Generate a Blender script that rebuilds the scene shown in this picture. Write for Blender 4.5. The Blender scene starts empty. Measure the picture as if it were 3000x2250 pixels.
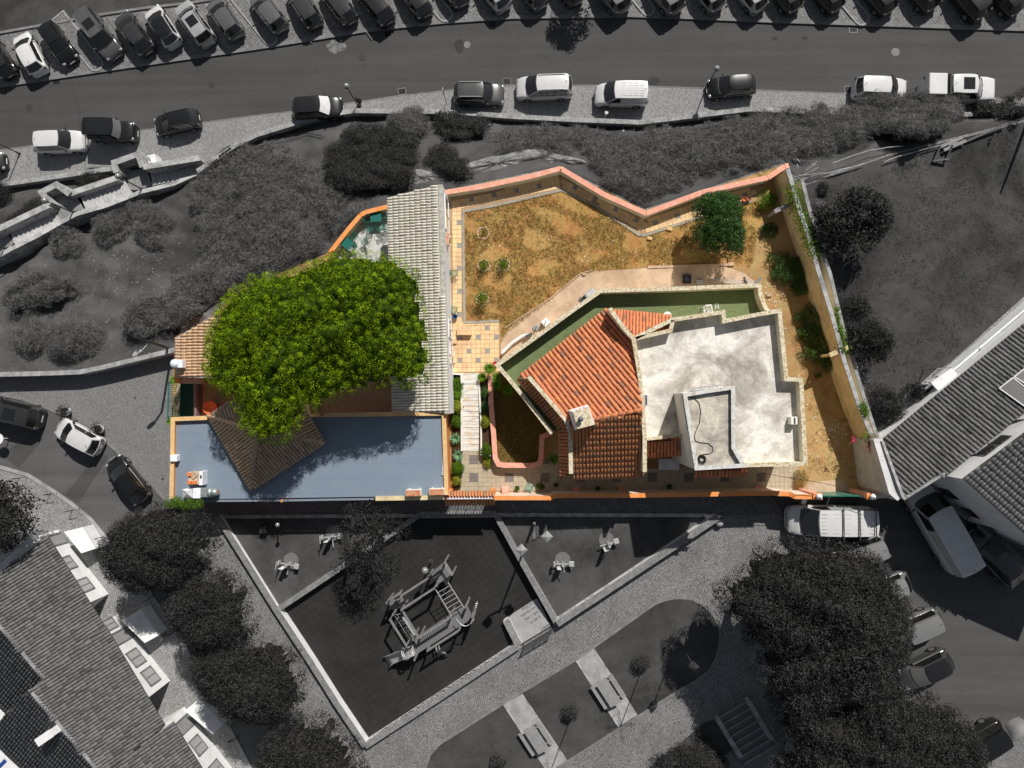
import bpy, bmesh, math, random
import numpy as np
from mathutils import Vector, Matrix, Quaternion
from mathutils.geometry import tessellate_polygon

random.seed(11)
rng = np.random.default_rng(11)
SC = bpy.context.scene
COL = SC.collection

# ---------------------------------------------------------------- camera
FPX = 2000.0
CAMZ = 50.0
cam_d = bpy.data.cameras.new("Camera")
cam = bpy.data.objects.new("Camera", cam_d)
COL.objects.link(cam)
cam.location = (0, 0, CAMZ)
cam_d.sensor_width = 36.0
cam_d.lens = 36.0 * FPX / 3000.0
cam_d.clip_end = 2000
QV = Vector((0.0325, -0.0275, -1)).normalized()
CQ = QV.rotation_difference(Vector((0, 0, -1)))
cam.rotation_mode = 'QUATERNION'
cam.rotation_quaternion = CQ
SC.camera = cam

# ---------------------------------------------------------------- daylight
SHX, SHY, EL = -0.36, -0.933, math.radians(44)
sd = bpy.data.lights.new("Sun", 'SUN')
sun = bpy.data.objects.new("Sun", sd)
COL.objects.link(sun)
sd.energy = 4.8
sd.angle = math.radians(0.5)
sd.color = (1.0, 0.96, 0.9)
ldir = Vector((SHX * math.cos(EL), SHY * math.cos(EL), -math.sin(EL)))
sun.rotation_mode = 'QUATERNION'
sun.rotation_quaternion = Vector((0, 0, -1)).rotation_difference(ldir)
sun.location = (20, 40, 60)
w = bpy.data.worlds.new("World")
SC.world = w
w.use_nodes = True
wn = w.node_tree
bg = wn.nodes['Background']
sky = wn.nodes.new('ShaderNodeTexSky')
sky.sky_type = 'NISHITA'
sky.sun_disc = False
sky.sun_elevation = EL
sky.sun_rotation = math.atan2(-SHX, -SHY)
hs = wn.nodes.new('ShaderNodeHueSaturation')
hs.inputs['Saturation'].default_value = 0.5
wn.links.new(sky.outputs[0], hs.inputs['Color'])
wn.links.new(hs.outputs[0], bg.inputs[0])
bg.inputs[1].default_value = 0.052
SC.view_settings.view_transform = 'Standard'
SC.view_settings.look = 'None'
SC.view_settings.exposure = 0.0
SC.view_settings.gamma = 1.0
SC.view_settings.use_curve_mapping = False
SC.render.engine = 'CYCLES'
SC.cycles.max_bounces = 5

# ---------------------------------------------------------------- projection: a spot of the photograph at a known height -> a place in the world
TX = [0, 750, 1500, 2250]
TY = [0, 560, 1120, 1687]


def P(px, py, z=0.0):
    r = CQ @ Vector(((px - 1500) / FPX, -(py - 1125) / FPX, -1))
    t = (CAMZ - z) / (-r.z)
    return Vector((r.x * t, r.y * t, z))


def T(i, tx, ty, z=0.0):
    return P(TX[i % 4] + tx / 2.9467, TY[i // 4] + ty / 2.9467, z)


def uv(v):
    c = CQ.inverted() @ (Vector(v) - Vector((0, 0, CAMZ)))
    return (1500 + FPX * c.x / -c.z, 1125 - FPX * c.y / -c.z)


def inview(v, m=120):
    a, b = uv(v)
    return -m < a < 3000 + m and -m < b < 2250 + m


# ---------------------------------------------------------------- terrain height
ZR = -8.0
RL = [(-900, 560), (0, 545), (333, 510), (577, 512), (690, 440), (750, 405), (862, 372), (940, 350), (1038, 338), (1259, 338), (1500, 352),
      (1670, 360), (1873, 368), (2043, 350), (2196, 332), (2400, 338), (3000, 345), (3900, 350)]
TL = [(-900, 1150), (0, 1097), (230, 1090), (515, 1022), (530, 960), (600, 915), (700, 850), (960, 742), (1092, 618), (1140, 600), (1290, 560), (1480, 520),
      (1640, 488), (1890, 612), (2290, 478), (2350, 540), (2600, 452), (2870, 384), (3200, 300), (4000, 200)]
RW = sorted((P(a, b, ZR).x, P(a, b, ZR).y) for a, b in RL)
TW = sorted((P(a, b, 0).x, P(a, b, 0).y) for a, b in TL)
RWx, RWy = np.array(RW).T
TWx, TWy = np.array(TW).T


def zt(x, y):
    yr = np.interp(x, RWx, RWy)
    yt = np.interp(x, TWx, TWy)
    t = (yr - y) / np.maximum(yr - yt, 0.5)
    t = np.clip(t, 0, 1)
    z = ZR + 8.0 * (t * 0.55 + 0.45 * t * t * (3 - 2 * t))
    n = 0.22 * np.sin(x * 0.9 + y * 0.5) + 0.15 * np.sin(x * 2.1 - y * 1.7) + 0.1 * np.sin(y * 3.3 + x)
    z = z + n * np.clip(t * (1 - t) * 6, 0, 1)
    drop = np.clip((yt - y) / 1.2, 0, 1) * np.clip((yt - y) * 10, 0, 1)
    return z - 1.7 * drop - 0.03


def G(px, py, up=0.0):
    z = -4.0
    for _ in range(12):
        p = P(px, py, z)
        z2 = float(zt(p.x, p.y))
        if p.y < np.interp(p.x, TWx, TWy):
            z2 = 0.0
        z = z * 0.4 + z2 * 0.6
    p = P(px, py, z)
    p.z += up
    return p


# ---------------------------------------------------------------- materials
def newmat(name):
    m = bpy.data.materials.new(name)
    m.use_nodes = True
    nt = m.node_tree
    return m, nt, nt.nodes['Principled BSDF']


def N(nt, t, **k):
    n = nt.nodes.new('ShaderNode' + t)
    for a, b in k.items():
        if a in ('operation', 'data_type', 'blend_type', 'feature', 'attribute_name', 'noise_dimensions', 'voronoi_dimensions', 'distance', 'wave_type', 'bands_direction', 'attribute_type'):
            setattr(n, a, b)
        else:
            n.inputs[a.replace('_', ' ')].default_value = b
    return n


def c4(c):
    return (c[0], c[1], c[2], 1) if hasattr(c, '__len__') else (c, c, c, 1)


def coords(nt, world=True):
    if world:
        return N(nt, 'NewGeometry').outputs['Position']
    return N(nt, 'TexCoord').outputs['Object']


def mixc(nt, f, a, b, mode='MIX'):
    n = nt.nodes.new('ShaderNodeMix')
    n.data_type = 'RGBA'
    n.blend_type = mode
    for s, v in ((0, f), (6, a), (7, b)):
        if isinstance(v, bpy.types.NodeSocket):
            nt.links.new(v, n.inputs[s])
        else:
            n.inputs[s].default_value = v if s == 0 else c4(v)
    return n.outputs[2]


def noise(nt, co, scale, detail=4, rough=0.6, dist=0.0):
    n = N(nt, 'TexNoise', Scale=scale, Detail=detail, Roughness=rough, Distortion=dist)
    nt.links.new(co, n.inputs['Vector'])
    return n.outputs['Fac']


def ramp(nt, f, lo, hi):
    n = nt.nodes.new('ShaderNodeMapRange')
    n.inputs[1].default_value = lo
    n.inputs[2].default_value = hi
    nt.links.new(f, n.inputs[0])
    return n.outputs[0]


def bump(nt, bs, h, strength=0.4, dist=0.02):
    b = N(nt, 'Bump', Strength=strength, Distance=dist)
    nt.links.new(h, b.inputs['Height'])
    nt.links.new(b.outputs[0], bs.inputs['Normal'])


MATS = {}


def mat(name, col, rough=0.8, var=0.25, scale=2.0, col2=None, amt=0.5, s2=0.6, bumpk=0.3, bs_=30, metal=0.0, spec=0.3, coat=0.0, world=True, lo=0.42, hi=0.62):
    """plain surface: broad tone changes, fine grain, optional second colour in patches"""
    if name in MATS:
        return MATS[name]
    m, nt, b = newmat(name)
    co = coords(nt, world)
    a = [x * (1 - var) for x in c4(col)[:3]]
    d = [min(1, x * (1 + var)) for x in c4(col)[:3]]
    n1 = ramp(nt, noise(nt, co, scale, 6, 0.65), 0.3, 0.7)
    c = mixc(nt, n1, a, d)
    n2 = noise(nt, co, bs_, 3, 0.7)
    c = mixc(nt, ramp(nt, n2, 0.3, 0.7), c, mixc(nt, 0.5, c, [min(1, x * 1.5) for x in d]))
    if col2 is not None:
        n3 = ramp(nt, noise(nt, co, s2, 5, 0.7, 0.4), lo, hi)
        f = N(nt, 'Math', operation='MULTIPLY')
        nt.links.new(n3, f.inputs[0])
        f.inputs[1].default_value = amt
        c = mixc(nt, f.outputs[0], c, col2)
    nt.links.new(c, b.inputs['Base Color'])
    b.inputs['Roughness'].default_value = rough
    b.inputs['Metallic'].default_value = metal
    b.inputs['Specular IOR Level'].default_value = spec
    b.inputs['Coat Weight'].default_value = coat
    if bumpk:
        bump(nt, b, n2, bumpk, 0.02)
    MATS[name] = m
    return m


def cobble(name, c1, c2, joint, scale=9.0, dirt=0.3, rot=0.6):
    m, nt, b = newmat(name)
    co = coords(nt)
    mp = N(nt, 'Mapping')
    mp.inputs['Rotation'].default_value = (0, 0, rot)
    nt.links.new(co, mp.inputs['Vector'])
    wv = N(nt, 'TexNoise', Scale=0.7, Detail=2)
    nt.links.new(co, wv.inputs['Vector'])
    ad = N(nt, 'VectorMath', operation='MULTIPLY_ADD')
    nt.links.new(wv.outputs['Color'], ad.inputs[0])
    ad.inputs[1].default_value = (0.5, 0.5, 0)
    nt.links.new(mp.outputs[0], ad.inputs[2])
    sc = N(nt, 'VectorMath', operation='MULTIPLY')
    nt.links.new(ad.outputs[0], sc.inputs[0])
    sc.inputs[1].default_value = (1, 1, 0)
    vo = N(nt, 'TexVoronoi', feature='DISTANCE_TO_EDGE', Scale=scale, Randomness=0.45)
    nt.links.new(sc.outputs[0], vo.inputs['Vector'])
    v2 = N(nt, 'TexVoronoi', feature='F1', Scale=scale, Randomness=0.45)
    nt.links.new(sc.outputs[0], v2.inputs['Vector'])
    sep = N(nt, 'SeparateColor')
    nt.links.new(v2.outputs['Color'], sep.inputs[0])
    c = mixc(nt, sep.outputs[0], c1, c2)
    j = ramp(nt, vo.outputs['Distance'], 0.03, 0.14)
    c = mixc(nt, j, joint, c)
    d = ramp(nt, noise(nt, co, 0.35, 7, 0.7, 0.5), 0.35, 0.7)
    c = mixc(nt, d, c, mixc(nt, dirt, c, joint))
    nt.links.new(c, b.inputs['Base Color'])
    b.inputs['Roughness'].default_value = 0.75
    bump(nt, b, j, 0.5, 0.02)
    MATS[name] = m
    return m


def asphalt(name, v):
    m, nt, b = newmat(name)
    co = coords(nt)
    n1 = noise(nt, co, 0.25, 6, 0.7, 0.3)
    n2 = noise(nt, co, 22, 3, 0.8)
    c = mixc(nt, ramp(nt, n1, 0.35, 0.7), v * 0.8, v * 1.2)
    c = mixc(nt, ramp(nt, n2, 0.35, 0.75), mixc(nt, 0.4, c, v * 0.4), mixc(nt, 0.3, c, v * 2.4))
    n3 = noise(nt, co, 1.7, 6, 0.75)
    c = mixc(nt, ramp(nt, n3, 0.64, 0.76), c, v * 0.5)
    ms = N(nt, 'Mapping')
    ms.inputs['Scale'].default_value = (0.05, 1.1, 1)
    nt.links.new(co, ms.inputs['Vector'])
    c = mixc(nt, ramp(nt, noise(nt, ms.outputs[0], 1.0, 4, 0.6), 0.35, 0.68), mixc(nt, 0.3, c, v * 0.5), mixc(nt, 0.12, c, v * 2.5))
    c = mixc(nt, ramp(nt, noise(nt, co, 5.0, 2, 0.5), 0.76, 0.79), c, v * 3.5)
    # cracks / seams
    vo = N(nt, 'TexVoronoi', feature='DISTANCE_TO_EDGE', Scale=0.16, Randomness=1.0)
    wv = N(nt, 'TexNoise', Scale=1.2, Detail=5)
    nt.links.new(co, wv.inputs['Vector'])
    ad = N(nt, 'VectorMath', operation='MULTIPLY_ADD')
    nt.links.new(wv.outputs['Color'], ad.inputs[0])
    ad.inputs[1].default_value = (1.4, 1.4, 0)
    nt.links.new(co, ad.inputs[2])
    nt.links.new(ad.outputs[0], vo.inputs['Vector'])
    cr = ramp(nt, vo.outputs['Distance'], 0.001, 0.005)
    c = mixc(nt, cr, mixc(nt, 0.35, c, v * 0.4), c)
    nt.links.new(c, b.inputs['Base Color'])
    b.inputs['Roughness'].default_value = 0.85
    bump(nt, b, n2, 0.3, 0.01)
    MATS[name] = m
    return m


def soil(name, cols, grassc, gs=0.8, lo=0.45, hi=0.6, speck=None):
    """earth with patches of dry or green growth and pale pebbles"""
    m, nt, b = newmat(name)
    co = coords(nt)
    n1 = noise(nt, co, 1.1, 8, 0.75, 0.3)
    n2 = noise(nt, co, 9, 5, 0.75)
    n3 = noise(nt, co, 40, 3, 0.8)
    c = mixc(nt, ramp(nt, n2, 0.3, 0.7), cols[0], cols[1])
    g = mixc(nt, ramp(nt, n3, 0.3, 0.7), [x * 0.55 for x in c4(grassc)[:3]], [x * 1.4 for x in c4(grassc)[:3]])
    gm = N(nt, 'Math', operation='ADD')
    nt.links.new(noise(nt, co, gs, 8, 0.8, 0.6), gm.inputs[0])
    a2 = N(nt, 'Math', operation='MULTIPLY')
    nt.links.new(n3, a2.inputs[0])
    a2.inputs[1].default_value = 0.25
    sb = N(nt, 'Math', operation='SUBTRACT')
    nt.links.new(a2.outputs[0], sb.inputs[0])
    sb.inputs[1].default_value = 0.125
    nt.links.new(sb.outputs[0], gm.inputs[1])
    c = mixc(nt, ramp(nt, gm.outputs[0], lo, hi), c, g)
    c = mixc(nt, ramp(nt, n1, 0.3, 0.75), mixc(nt, 0.35, c, [x * 0.35 for x in c4(cols[0])[:3]]), c)
    c = mixc(nt, ramp(nt, noise(nt, co, 0.13, 5, 0.6, 0.8), 0.35, 0.68), mixc(nt, 0.45, c, [x * 0.3 for x in c4(cols[1])[:3]]), mixc(nt, 0.18, c, [min(1, x * 2.2) for x in c4(cols[0])[:3]]))
    if speck is not None:
        vo = N(nt, 'TexVoronoi', feature='F1', Scale=6.0)
        nt.links.new(co, vo.inputs['Vector'])
        sp = ramp(nt, vo.outputs['Distance'], 0.14, 0.06)
        msk = ramp(nt, noise(nt, co, 1.6, 3), 0.55, 0.62)
        mm = N(nt, 'Math', operation='MULTIPLY')
        nt.links.new(sp, mm.inputs[0])
        nt.links.new(msk, mm.inputs[1])
        c = mixc(nt, mm.outputs[0], c, speck)
    nt.links.new(c, b.inputs['Base Color'])
    b.inputs['Roughness'].default_value = 0.95
    b.inputs['Specular IOR Level'].default_value = 0.1
    bump(nt, b, n3, 0.8, 0.05)
    MATS[name] = m
    return m


def leafmat(name, dark, light, tr=0.25, rough=0.6, spec=0.12):
    m, nt, b = newmat(name)
    at = N(nt, 'Attribute', attribute_name='rnd')
    c = mixc(nt, at.outputs['Fac'], dark, light)
    nt.links.new(c, b.inputs['Base Color'])
    b.inputs['Roughness'].default_value = rough
    b.inputs['Specular IOR Level'].default_value = spec
    tl = N(nt, 'BsdfTranslucent')
    nt.links.new(c, tl.inputs[0])
    mx = nt.nodes.new('ShaderNodeMixShader')
    mx.inputs[0].default_value = tr
    nt.links.new(b.outputs[0], mx.inputs[1])
    nt.links.new(tl.outputs[0], mx.inputs[2])
    nt.links.new(mx.outputs[0], nt.nodes['Material Output'].inputs[0])
    MATS[name] = m
    return m


def tilemat(name, a, b_, lich, amt=0.5, dark=None):
    """fired roof tiles: every tile its own tone, lichen and soot in patches"""
    m, nt, b = newmat(name)
    co = coords(nt)
    at = N(nt, 'Attribute', attribute_name='rnd')
    oi = N(nt, 'ObjectInfo')
    s = N(nt, 'Math', operation='ADD')
    nt.links.new(at.outputs['Fac'], s.inputs[0])
    nt.links.new(oi.outputs['Random'], s.inputs[1])
    fr = N(nt, 'Math', operation='FRACT')
    nt.links.new(s.outputs[0], fr.inputs[0])
    c = mixc(nt, fr.outputs[0], a, b_)
    n1 = noise(nt, co, 1.3, 6, 0.7)
    n2 = noise(nt, co, 14, 5, 0.75)
    n3 = noise(nt, co, 30, 3, 0.75)
    if dark is not None:
        mm = N(nt, 'Math', operation='MULTIPLY')
        nt.links.new(ramp(nt, n2, 0.48, 0.62), mm.inputs[0])
        nt.links.new(ramp(nt, n1, 0.42, 0.62), mm.inputs[1])
        c = mixc(nt, mm.outputs[0], c, dark)
        gt = N(nt, 'Math', operation='GREATER_THAN')
        nt.links.new(fr.outputs[0], gt.inputs[0])
        gt.inputs[1].default_value = 0.93
        c = mixc(nt, gt.outputs[0], c, mixc(nt, 0.6, c, dark))
    mm = N(nt, 'Math', operation='MULTIPLY')
    nt.links.new(ramp(nt, n3, 0.52, 0.62), mm.inputs[0])
    mm.inputs[1].default_value = amt
    c = mixc(nt, mm.outputs[0], c, lich)
    nt.links.new(c, b.inputs['Base Color'])
    b.inputs['Roughness'].default_value = 0.8
    bump(nt, b, n3, 0.4, 0.02)
    MATS[name] = m
    return m


def brickmat(name, c1, c2, mortar, bw, bh, rot=0.0, ms=0.02, off=0.5, var=0.4, mixdark=None):
    m, nt, b = newmat(name)
    co = coords(nt)
    mp = N(nt, 'Mapping')
    mp.inputs['Rotation'].default_value = (0, 0, rot)
    nt.links.new(co, mp.inputs['Vector'])
    br = nt.nodes.new('ShaderNodeTexBrick')
    br.offset = off
    br.inputs['Scale'].default_value = 1.0
    br.inputs['Brick Width'].default_value = bw
    br.inputs['Row Height'].default_value = bh
    br.inputs['Mortar Size'].default_value = ms
    br.inputs['Color1'].default_value = c4(c1)
    br.inputs['Color2'].default_value = c4(c2)
    br.inputs['Mortar'].default_value = c4(mortar)
    nt.links.new(mp.outputs[0], br.inputs['Vector'])
    n = noise(nt, co, 1.2, 6, 0.7)
    n2 = noise(nt, co, 25, 3, 0.7)
    c = mixc(nt, ramp(nt, n, 0.3, 0.7), br.outputs[0], mixc(nt, var, br.outputs[0], mixdark if mixdark is not None else [x * 0.4 for x in c4(c1)[:3]]))
    c = mixc(nt, ramp(nt, n2, 0.3, 0.7), c, mixc(nt, 0.3, c, [min(1, x * 2) for x in c4(c2)[:3]]))
    nt.links.new(c, b.inputs['Base Color'])
    b.inputs['Roughness'].default_value = 0.8
    MATS[name] = m
    return m


def paint(name, v, rough=0.3, metal=0.0, coat=1.0):
    if name in MATS:
        return MATS[name]
    m, nt, b = newmat(name)
    co = coords(nt, False)
    n = noise(nt, co, 1.5, 5, 0.7)
    c = mixc(nt, ramp(nt, n, 0.3, 0.7), [x * 0.88 for x in c4(v)[:3]], c4(v)[:3])
    nt.links.new(c, b.inputs['Base Color'])
    b.inputs['Roughness'].default_value = rough
    b.inputs['Metallic'].default_value = metal
    b.inputs['Coat Weight'].default_value = coat
    b.inputs['Coat Roughness'].default_value = 0.08
    MATS[name] = m
    return m


# ---------------------------------------------------------------- mesh building
OFF = {}


def tag(o, label=None, cat=None, group=None, kind=None):
    if label: o['label'] = label
    if cat: o['category'] = cat
    if group: o['group'] = group
    if kind: o['kind'] = kind
    return o


def thing(name, label, cat, loc=(0, 0, 0), rz=0.0, group=None, kind=None):
    o = bpy.data.objects.new(name, None)
    COL.objects.link(o)
    o.location = loc
    o.rotation_euler = (0, 0, rz)
    o.empty_display_size = 0.3
    OFF[o.name] = Vector(loc)
    return tag(o, label, cat, group, kind)


class M:
    def __init__(s):
        s.v = []
        s.f = []
        s.r = []

    def add(s, vs, fs, r=0.0):
        n = len(s.v)
        s.v += [tuple(x) for x in vs]
        s.f += [tuple(n + i for i in f) for f in fs]
        s.r += [r] * len(fs)
        return s

    def box(s, c, d, rz=0.0, R=None, r=0.0):
        c = Vector(c)
        if R is None:
            R = Matrix.Rotation(rz, 3, 'Z')
        vs = [c + R @ Vector((d[0] * i / 2, d[1] * j / 2, d[2] * k / 2)) for k in (-1, 1) for j in (-1, 1) for i in (-1, 1)]
        return s.add(vs, [(0, 2, 3, 1), (4, 5, 7, 6), (0, 1, 5, 4), (2, 6, 7, 3), (1, 3, 7, 5), (0, 4, 6, 2)], r)

    def bar(s, a, b, w, h=None, r=0.0):
        a, b = Vector(a), Vector(b)
        d = b - a
        L = d.length
        if L < 1e-6: return s
        q = d.to_track_quat('X', 'Z').to_matrix()
        return s.box((a + b) / 2, (L, w, h or w), R=q, r=r)

    def poly(s, pts, z0, z1, r=0.0):
        """closed prism over a polygon of (x, y)"""
        pts = [Vector((p[0], p[1], 0)) for p in pts]
        n = len(pts)
        ar = sum(pts[i].x * pts[(i + 1) % n].y - pts[(i + 1) % n].x * pts[i].y for i in range(n))
        if ar < 0: pts = pts[::-1]
        tr = tessellate_polygon([pts])
        lo = [(p.x, p.y, z0) for p in pts]
        hi = [(p.x, p.y, z1) for p in pts]
        fs = []
        for t in tr:
            a, b, c = t
            cr = (pts[b] - pts[a]).cross(pts[c] - pts[a]).z
            if cr < 0: a, b, c = c, b, a
            fs.append((n + a, n + b, n + c))
            fs.append((c, b, a))
        for i in range(n):
            j = (i + 1) % n
            fs.append((i, j, n + j, n + i))
        return s.add(lo + hi, fs, r)

    def slab(s, pts, th, r=0.0):
        """a plate with sloped top through 3D points, thickness downwards"""
        pts = [Vector(p) for p in pts]
        n = len(pts)
        ar = sum(pts[i].x * pts[(i + 1) % n].y - pts[(i + 1) % n].x * pts[i].y for i in range(n))
        if ar < 0: pts = pts[::-1]
        fl = [Vector((p.x, p.y, 0)) for p in pts]
        fs = []
        for a, b, c in tessellate_polygon([fl]):
            if (fl[b] - fl[a]).cross(fl[c] - fl[a]).z < 0: a, b, c = c, b, a
            fs += [(n + a, n + b, n + c), (c, b, a)]
        for i in range(n):
            j = (i + 1) % n
            fs.append((i, j, n + j, n + i))
        return s.add([p - Vector((0, 0, th)) for p in pts] + pts, fs, r)

    def strip(s, path, hw, z0, z1, closed=False, dz=None):
        """wall of constant width along a path of points; mitred; z1 None = each point's own height"""
        pts = [Vector(p) for p in path]
        n = len(pts)
        L, R_ = [], []
        for i in range(n):
            a = pts[i - 1] if (i > 0 or closed) else None
            b = pts[(i + 1) % n] if (i < n - 1 or closed) else None
            p = pts[i]
            ds = []
            if a is not None: ds.append(Vector((p.x - a.x, p.y - a.y)).normalized())
            if b is not None: ds.append(Vector((b.x - p.x, b.y - p.y)).normalized())
            if len(ds) == 2:
                n1 = Vector((-ds[0].y, ds[0].x)); n2 = Vector((-ds[1].y, ds[1].x))
                m_ = (n1 + n2)
                m_ = m_.normalized() if m_.length > 1e-6 else n1
                k = min(2.0, 1 / max(0.35, m_.dot(n1)))
                o = m_ * hw * k
            else:
                o = Vector((-ds[0].y, ds[0].x)) * hw
            L.append((p.x + o.x, p.y + o.y)); R_.append((p.x - o.x, p.y - o.y))
        vs, fs = [], []
        for i in range(n):
            top = z1 if z1 is not None else pts[i].z
            bot = z0 if dz is None else top - dz
            vs += [(L[i][0], L[i][1], bot), (R_[i][0], R_[i][1], bot), (R_[i][0], R_[i][1], top), (L[i][0], L[i][1], top)]
        m = n if closed else n - 1
        for i in range(m):
            a, b = i * 4, ((i + 1) % n) * 4
            fs += [(a + 3, a + 2, b + 2, b + 3), (a, a + 3, b + 3, b), (a + 1, b + 1, b + 2, a + 2), (a, b, b + 1, a + 1)]
        if not closed:
            fs += [(0, 1, 2, 3), (n * 4 - 4, n * 4 - 1, n * 4 - 2, n * 4 - 3)]
        return s.add(vs, fs)

    def cyl(s, c, r, h, n=16, r2=None, axis='Z', cap=True, rr=0.0):
        r2 = r if r2 is None else r2
        c = Vector(c)
        vs = []
        for k, rad in ((0, r), (1, r2)):
            for i in range(n):
                a = 2 * math.pi * i / n
                v = Vector((rad * math.cos(a), rad * math.sin(a), h * k))
                if axis == 'Y': v = Vector((v.x, v.z, v.y))
                if axis == 'X': v = Vector((v.z, v.x, v.y))
                vs.append(c + v)
        fs = [(i, (i + 1) % n, n + (i + 1) % n, n + i) for i in range(n)]
        if axis == 'Y': fs = [f[::-1] for f in fs]
        if cap:
            e1, e2 = tuple(range(n))[::-1], tuple(range(n, 2 * n))
            if axis == 'Y': e1, e2 = e1[::-1], e2[::-1]
            fs += [e1, e2]
        return s.add(vs, fs, rr)

    def lathe(s, c, prof, n=16):
        c = Vector(c)
        vs = []
        for r, z in prof:
            for i in range(n):
                a = 2 * math.pi * i / n
                vs.append(c + Vector((r * math.cos(a), r * math.sin(a), z)))
        fs = []
        for k in range(len(prof) - 1):
            for i in range(n):
                j = (i + 1) % n
                fs.append((k * n + i, k * n + j, k * n + n + j, k * n + n + i))
        fs += [tuple(range(n))[::-1], tuple(range((len(prof) - 1) * n, len(prof) * n))]
        return s.add(vs, fs)

    def tube(s, path, r, n=6, r2=None):
        pts = [Vector(p) for p in path]
        k = len(pts)
        vs = []
        for i, p in enumerate(pts):
            d = (pts[min(i + 1, k - 1)] - pts[max(i - 1, 0)])
            if d.length < 1e-7: d = Vector((0, 0, 1))
            q = d.to_track_quat('Z', 'X')
            rad = r if r2 is None else r + (r2 - r) * i / (k - 1)
            for j in range(n):
                a = 2 * math.pi * j / n
                vs.append(p + q @ Vector((rad * math.cos(a), rad * math.sin(a), 0)))
        fs = []
        for i in range(k - 1):
            for j in range(n):
                jj = (j + 1) % n
                fs.append((i * n + j, i * n + jj, (i + 1) * n + jj, (i + 1) * n + j))
        fs += [tuple(range(n))[::-1], tuple(range((k - 1) * n, k * n))]
        return s.add(vs, fs)

    def ball(s, c, r, n=12, sq=1.0):
        prof = [(r * math.sin(math.pi * k / 8) + 1e-4, -r * sq * math.cos(math.pi * k / 8)) for k in range(9)]
        return s.lathe(c, prof, n)

    def build(s, name, m, parent=None, smooth=False, origin=None, local=False, sub=0, bev=0.0):
        """links ONE mesh object; vertices are in world space unless local"""
        off = Vector((0, 0, 0))
        if parent is not None and not local:
            off = OFF.get(parent.name, Vector((0, 0, 0)))
        elif parent is None and origin is None and s.v and not local:
            xs = np.array(s.v)
            origin = Vector((float(xs[:, 0].mean()), float(xs[:, 1].mean()), float(xs[:, 2].min())))
        if origin is not None: off = Vector(origin)
        me = bpy.data.meshes.new(name)
        me.from_pydata([(a - off.x, b - off.y, c - off.z) for a, b, c in s.v] if not local else s.v, [], s.f)
        if any(s.r):
            at = me.attributes.new('rnd', 'FLOAT', 'FACE')
            at.data.foreach_set('value', s.r)
        if smooth:
            me.polygons.foreach_set('use_smooth', [True] * len(me.polygons))
        o = bpy.data.objects.new(name, me)
        COL.objects.link(o)
        me.materials.append(m)
        if parent is not None:
            o.parent = parent
            OFF[o.name] = off
        else:
            o.location = off if not local else (0, 0, 0)
            OFF[o.name] = off
        if bev:
            md = o.modifiers.new('b', 'BEVEL'); md.width = bev; md.segments = 2; md.limit_method = 'ANGLE'
        if sub:
            md = o.modifiers.new('s', 'SUBSURF'); md.levels = sub; md.render_levels = sub
        return o


def sheet(name, outer, m, z=None, holes=(), th=0.0, kind='structure', label=None, parent=None):
    """flat ground sheet; outer is a list of world points"""
    bm = bmesh.new()
    es = []
    for loop in [outer] + list(holes):
        vs = [bm.verts.new((p[0], p[1], p[2] if z is None else z)) for p in loop]
        for i in range(len(vs)):
            es.append(bm.edges.new((vs[i], vs[(i + 1) % len(vs)])))
    bmesh.ops.triangle_fill(bm, edges=es, use_beauty=True)
    bmesh.ops.recalc_face_normals(bm, faces=bm.faces[:])
    for f in bm.faces:
        if f.normal.z < 0: f.normal_flip()
    if th:
        r = bmesh.ops.extrude_face_region(bm, geom=bm.faces[:])
        for g in r['geom']:
            if isinstance(g, bmesh.types.BMVert): g.co.z -= th
        bmesh.ops.recalc_face_normals(bm, faces=bm.faces[:])
    me = bpy.data.meshes.new(name)
    bm.to_mesh(me)
    bm.free()
    o = bpy.data.objects.new(name, me)
    COL.objects.link(o)
    me.materials.append(m)
    if parent is not None:
        o.parent = parent
    OFF[o.name] = Vector((0, 0, 0))
    tag(o, label, None, None, kind if parent is None else None)
    return o


def PP(pts, z=0.0):
    return [P(a, b, z) for a, b in pts]


def TT(i, pts, z=0.0):
    return [T(i, a, b, z) for a, b in pts]


def inpoly(X, Y, poly):
    px = np.array([p[0] for p in poly]); py = np.array([p[1] for p in poly])
    ins = np.zeros(X.shape, bool)
    j = len(px) - 1
    for i in range(len(px)):
        c = ((py[i] > Y) != (py[j] > Y)) & (X < (px[j] - px[i]) * (Y - py[i]) / (py[j] - py[i] + 1e-12) + px[i])
        ins ^= c
        j = i
    return ins


def edgedist(X, Y, poly):
    d = np.full(X.shape, 1e9)
    n = len(poly)
    for i in range(n):
        ax, ay = poly[i][0], poly[i][1]; bx, by = poly[(i + 1) % n][0], poly[(i + 1) % n][1]
        dx, dy = bx - ax, by - ay
        t = np.clip(((X - ax) * dx + (Y - ay) * dy) / (dx * dx + dy * dy + 1e-9), 0, 1)
        d = np.minimum(d, np.hypot(X - ax - t * dx, Y - ay - t * dy))
    return d


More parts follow.
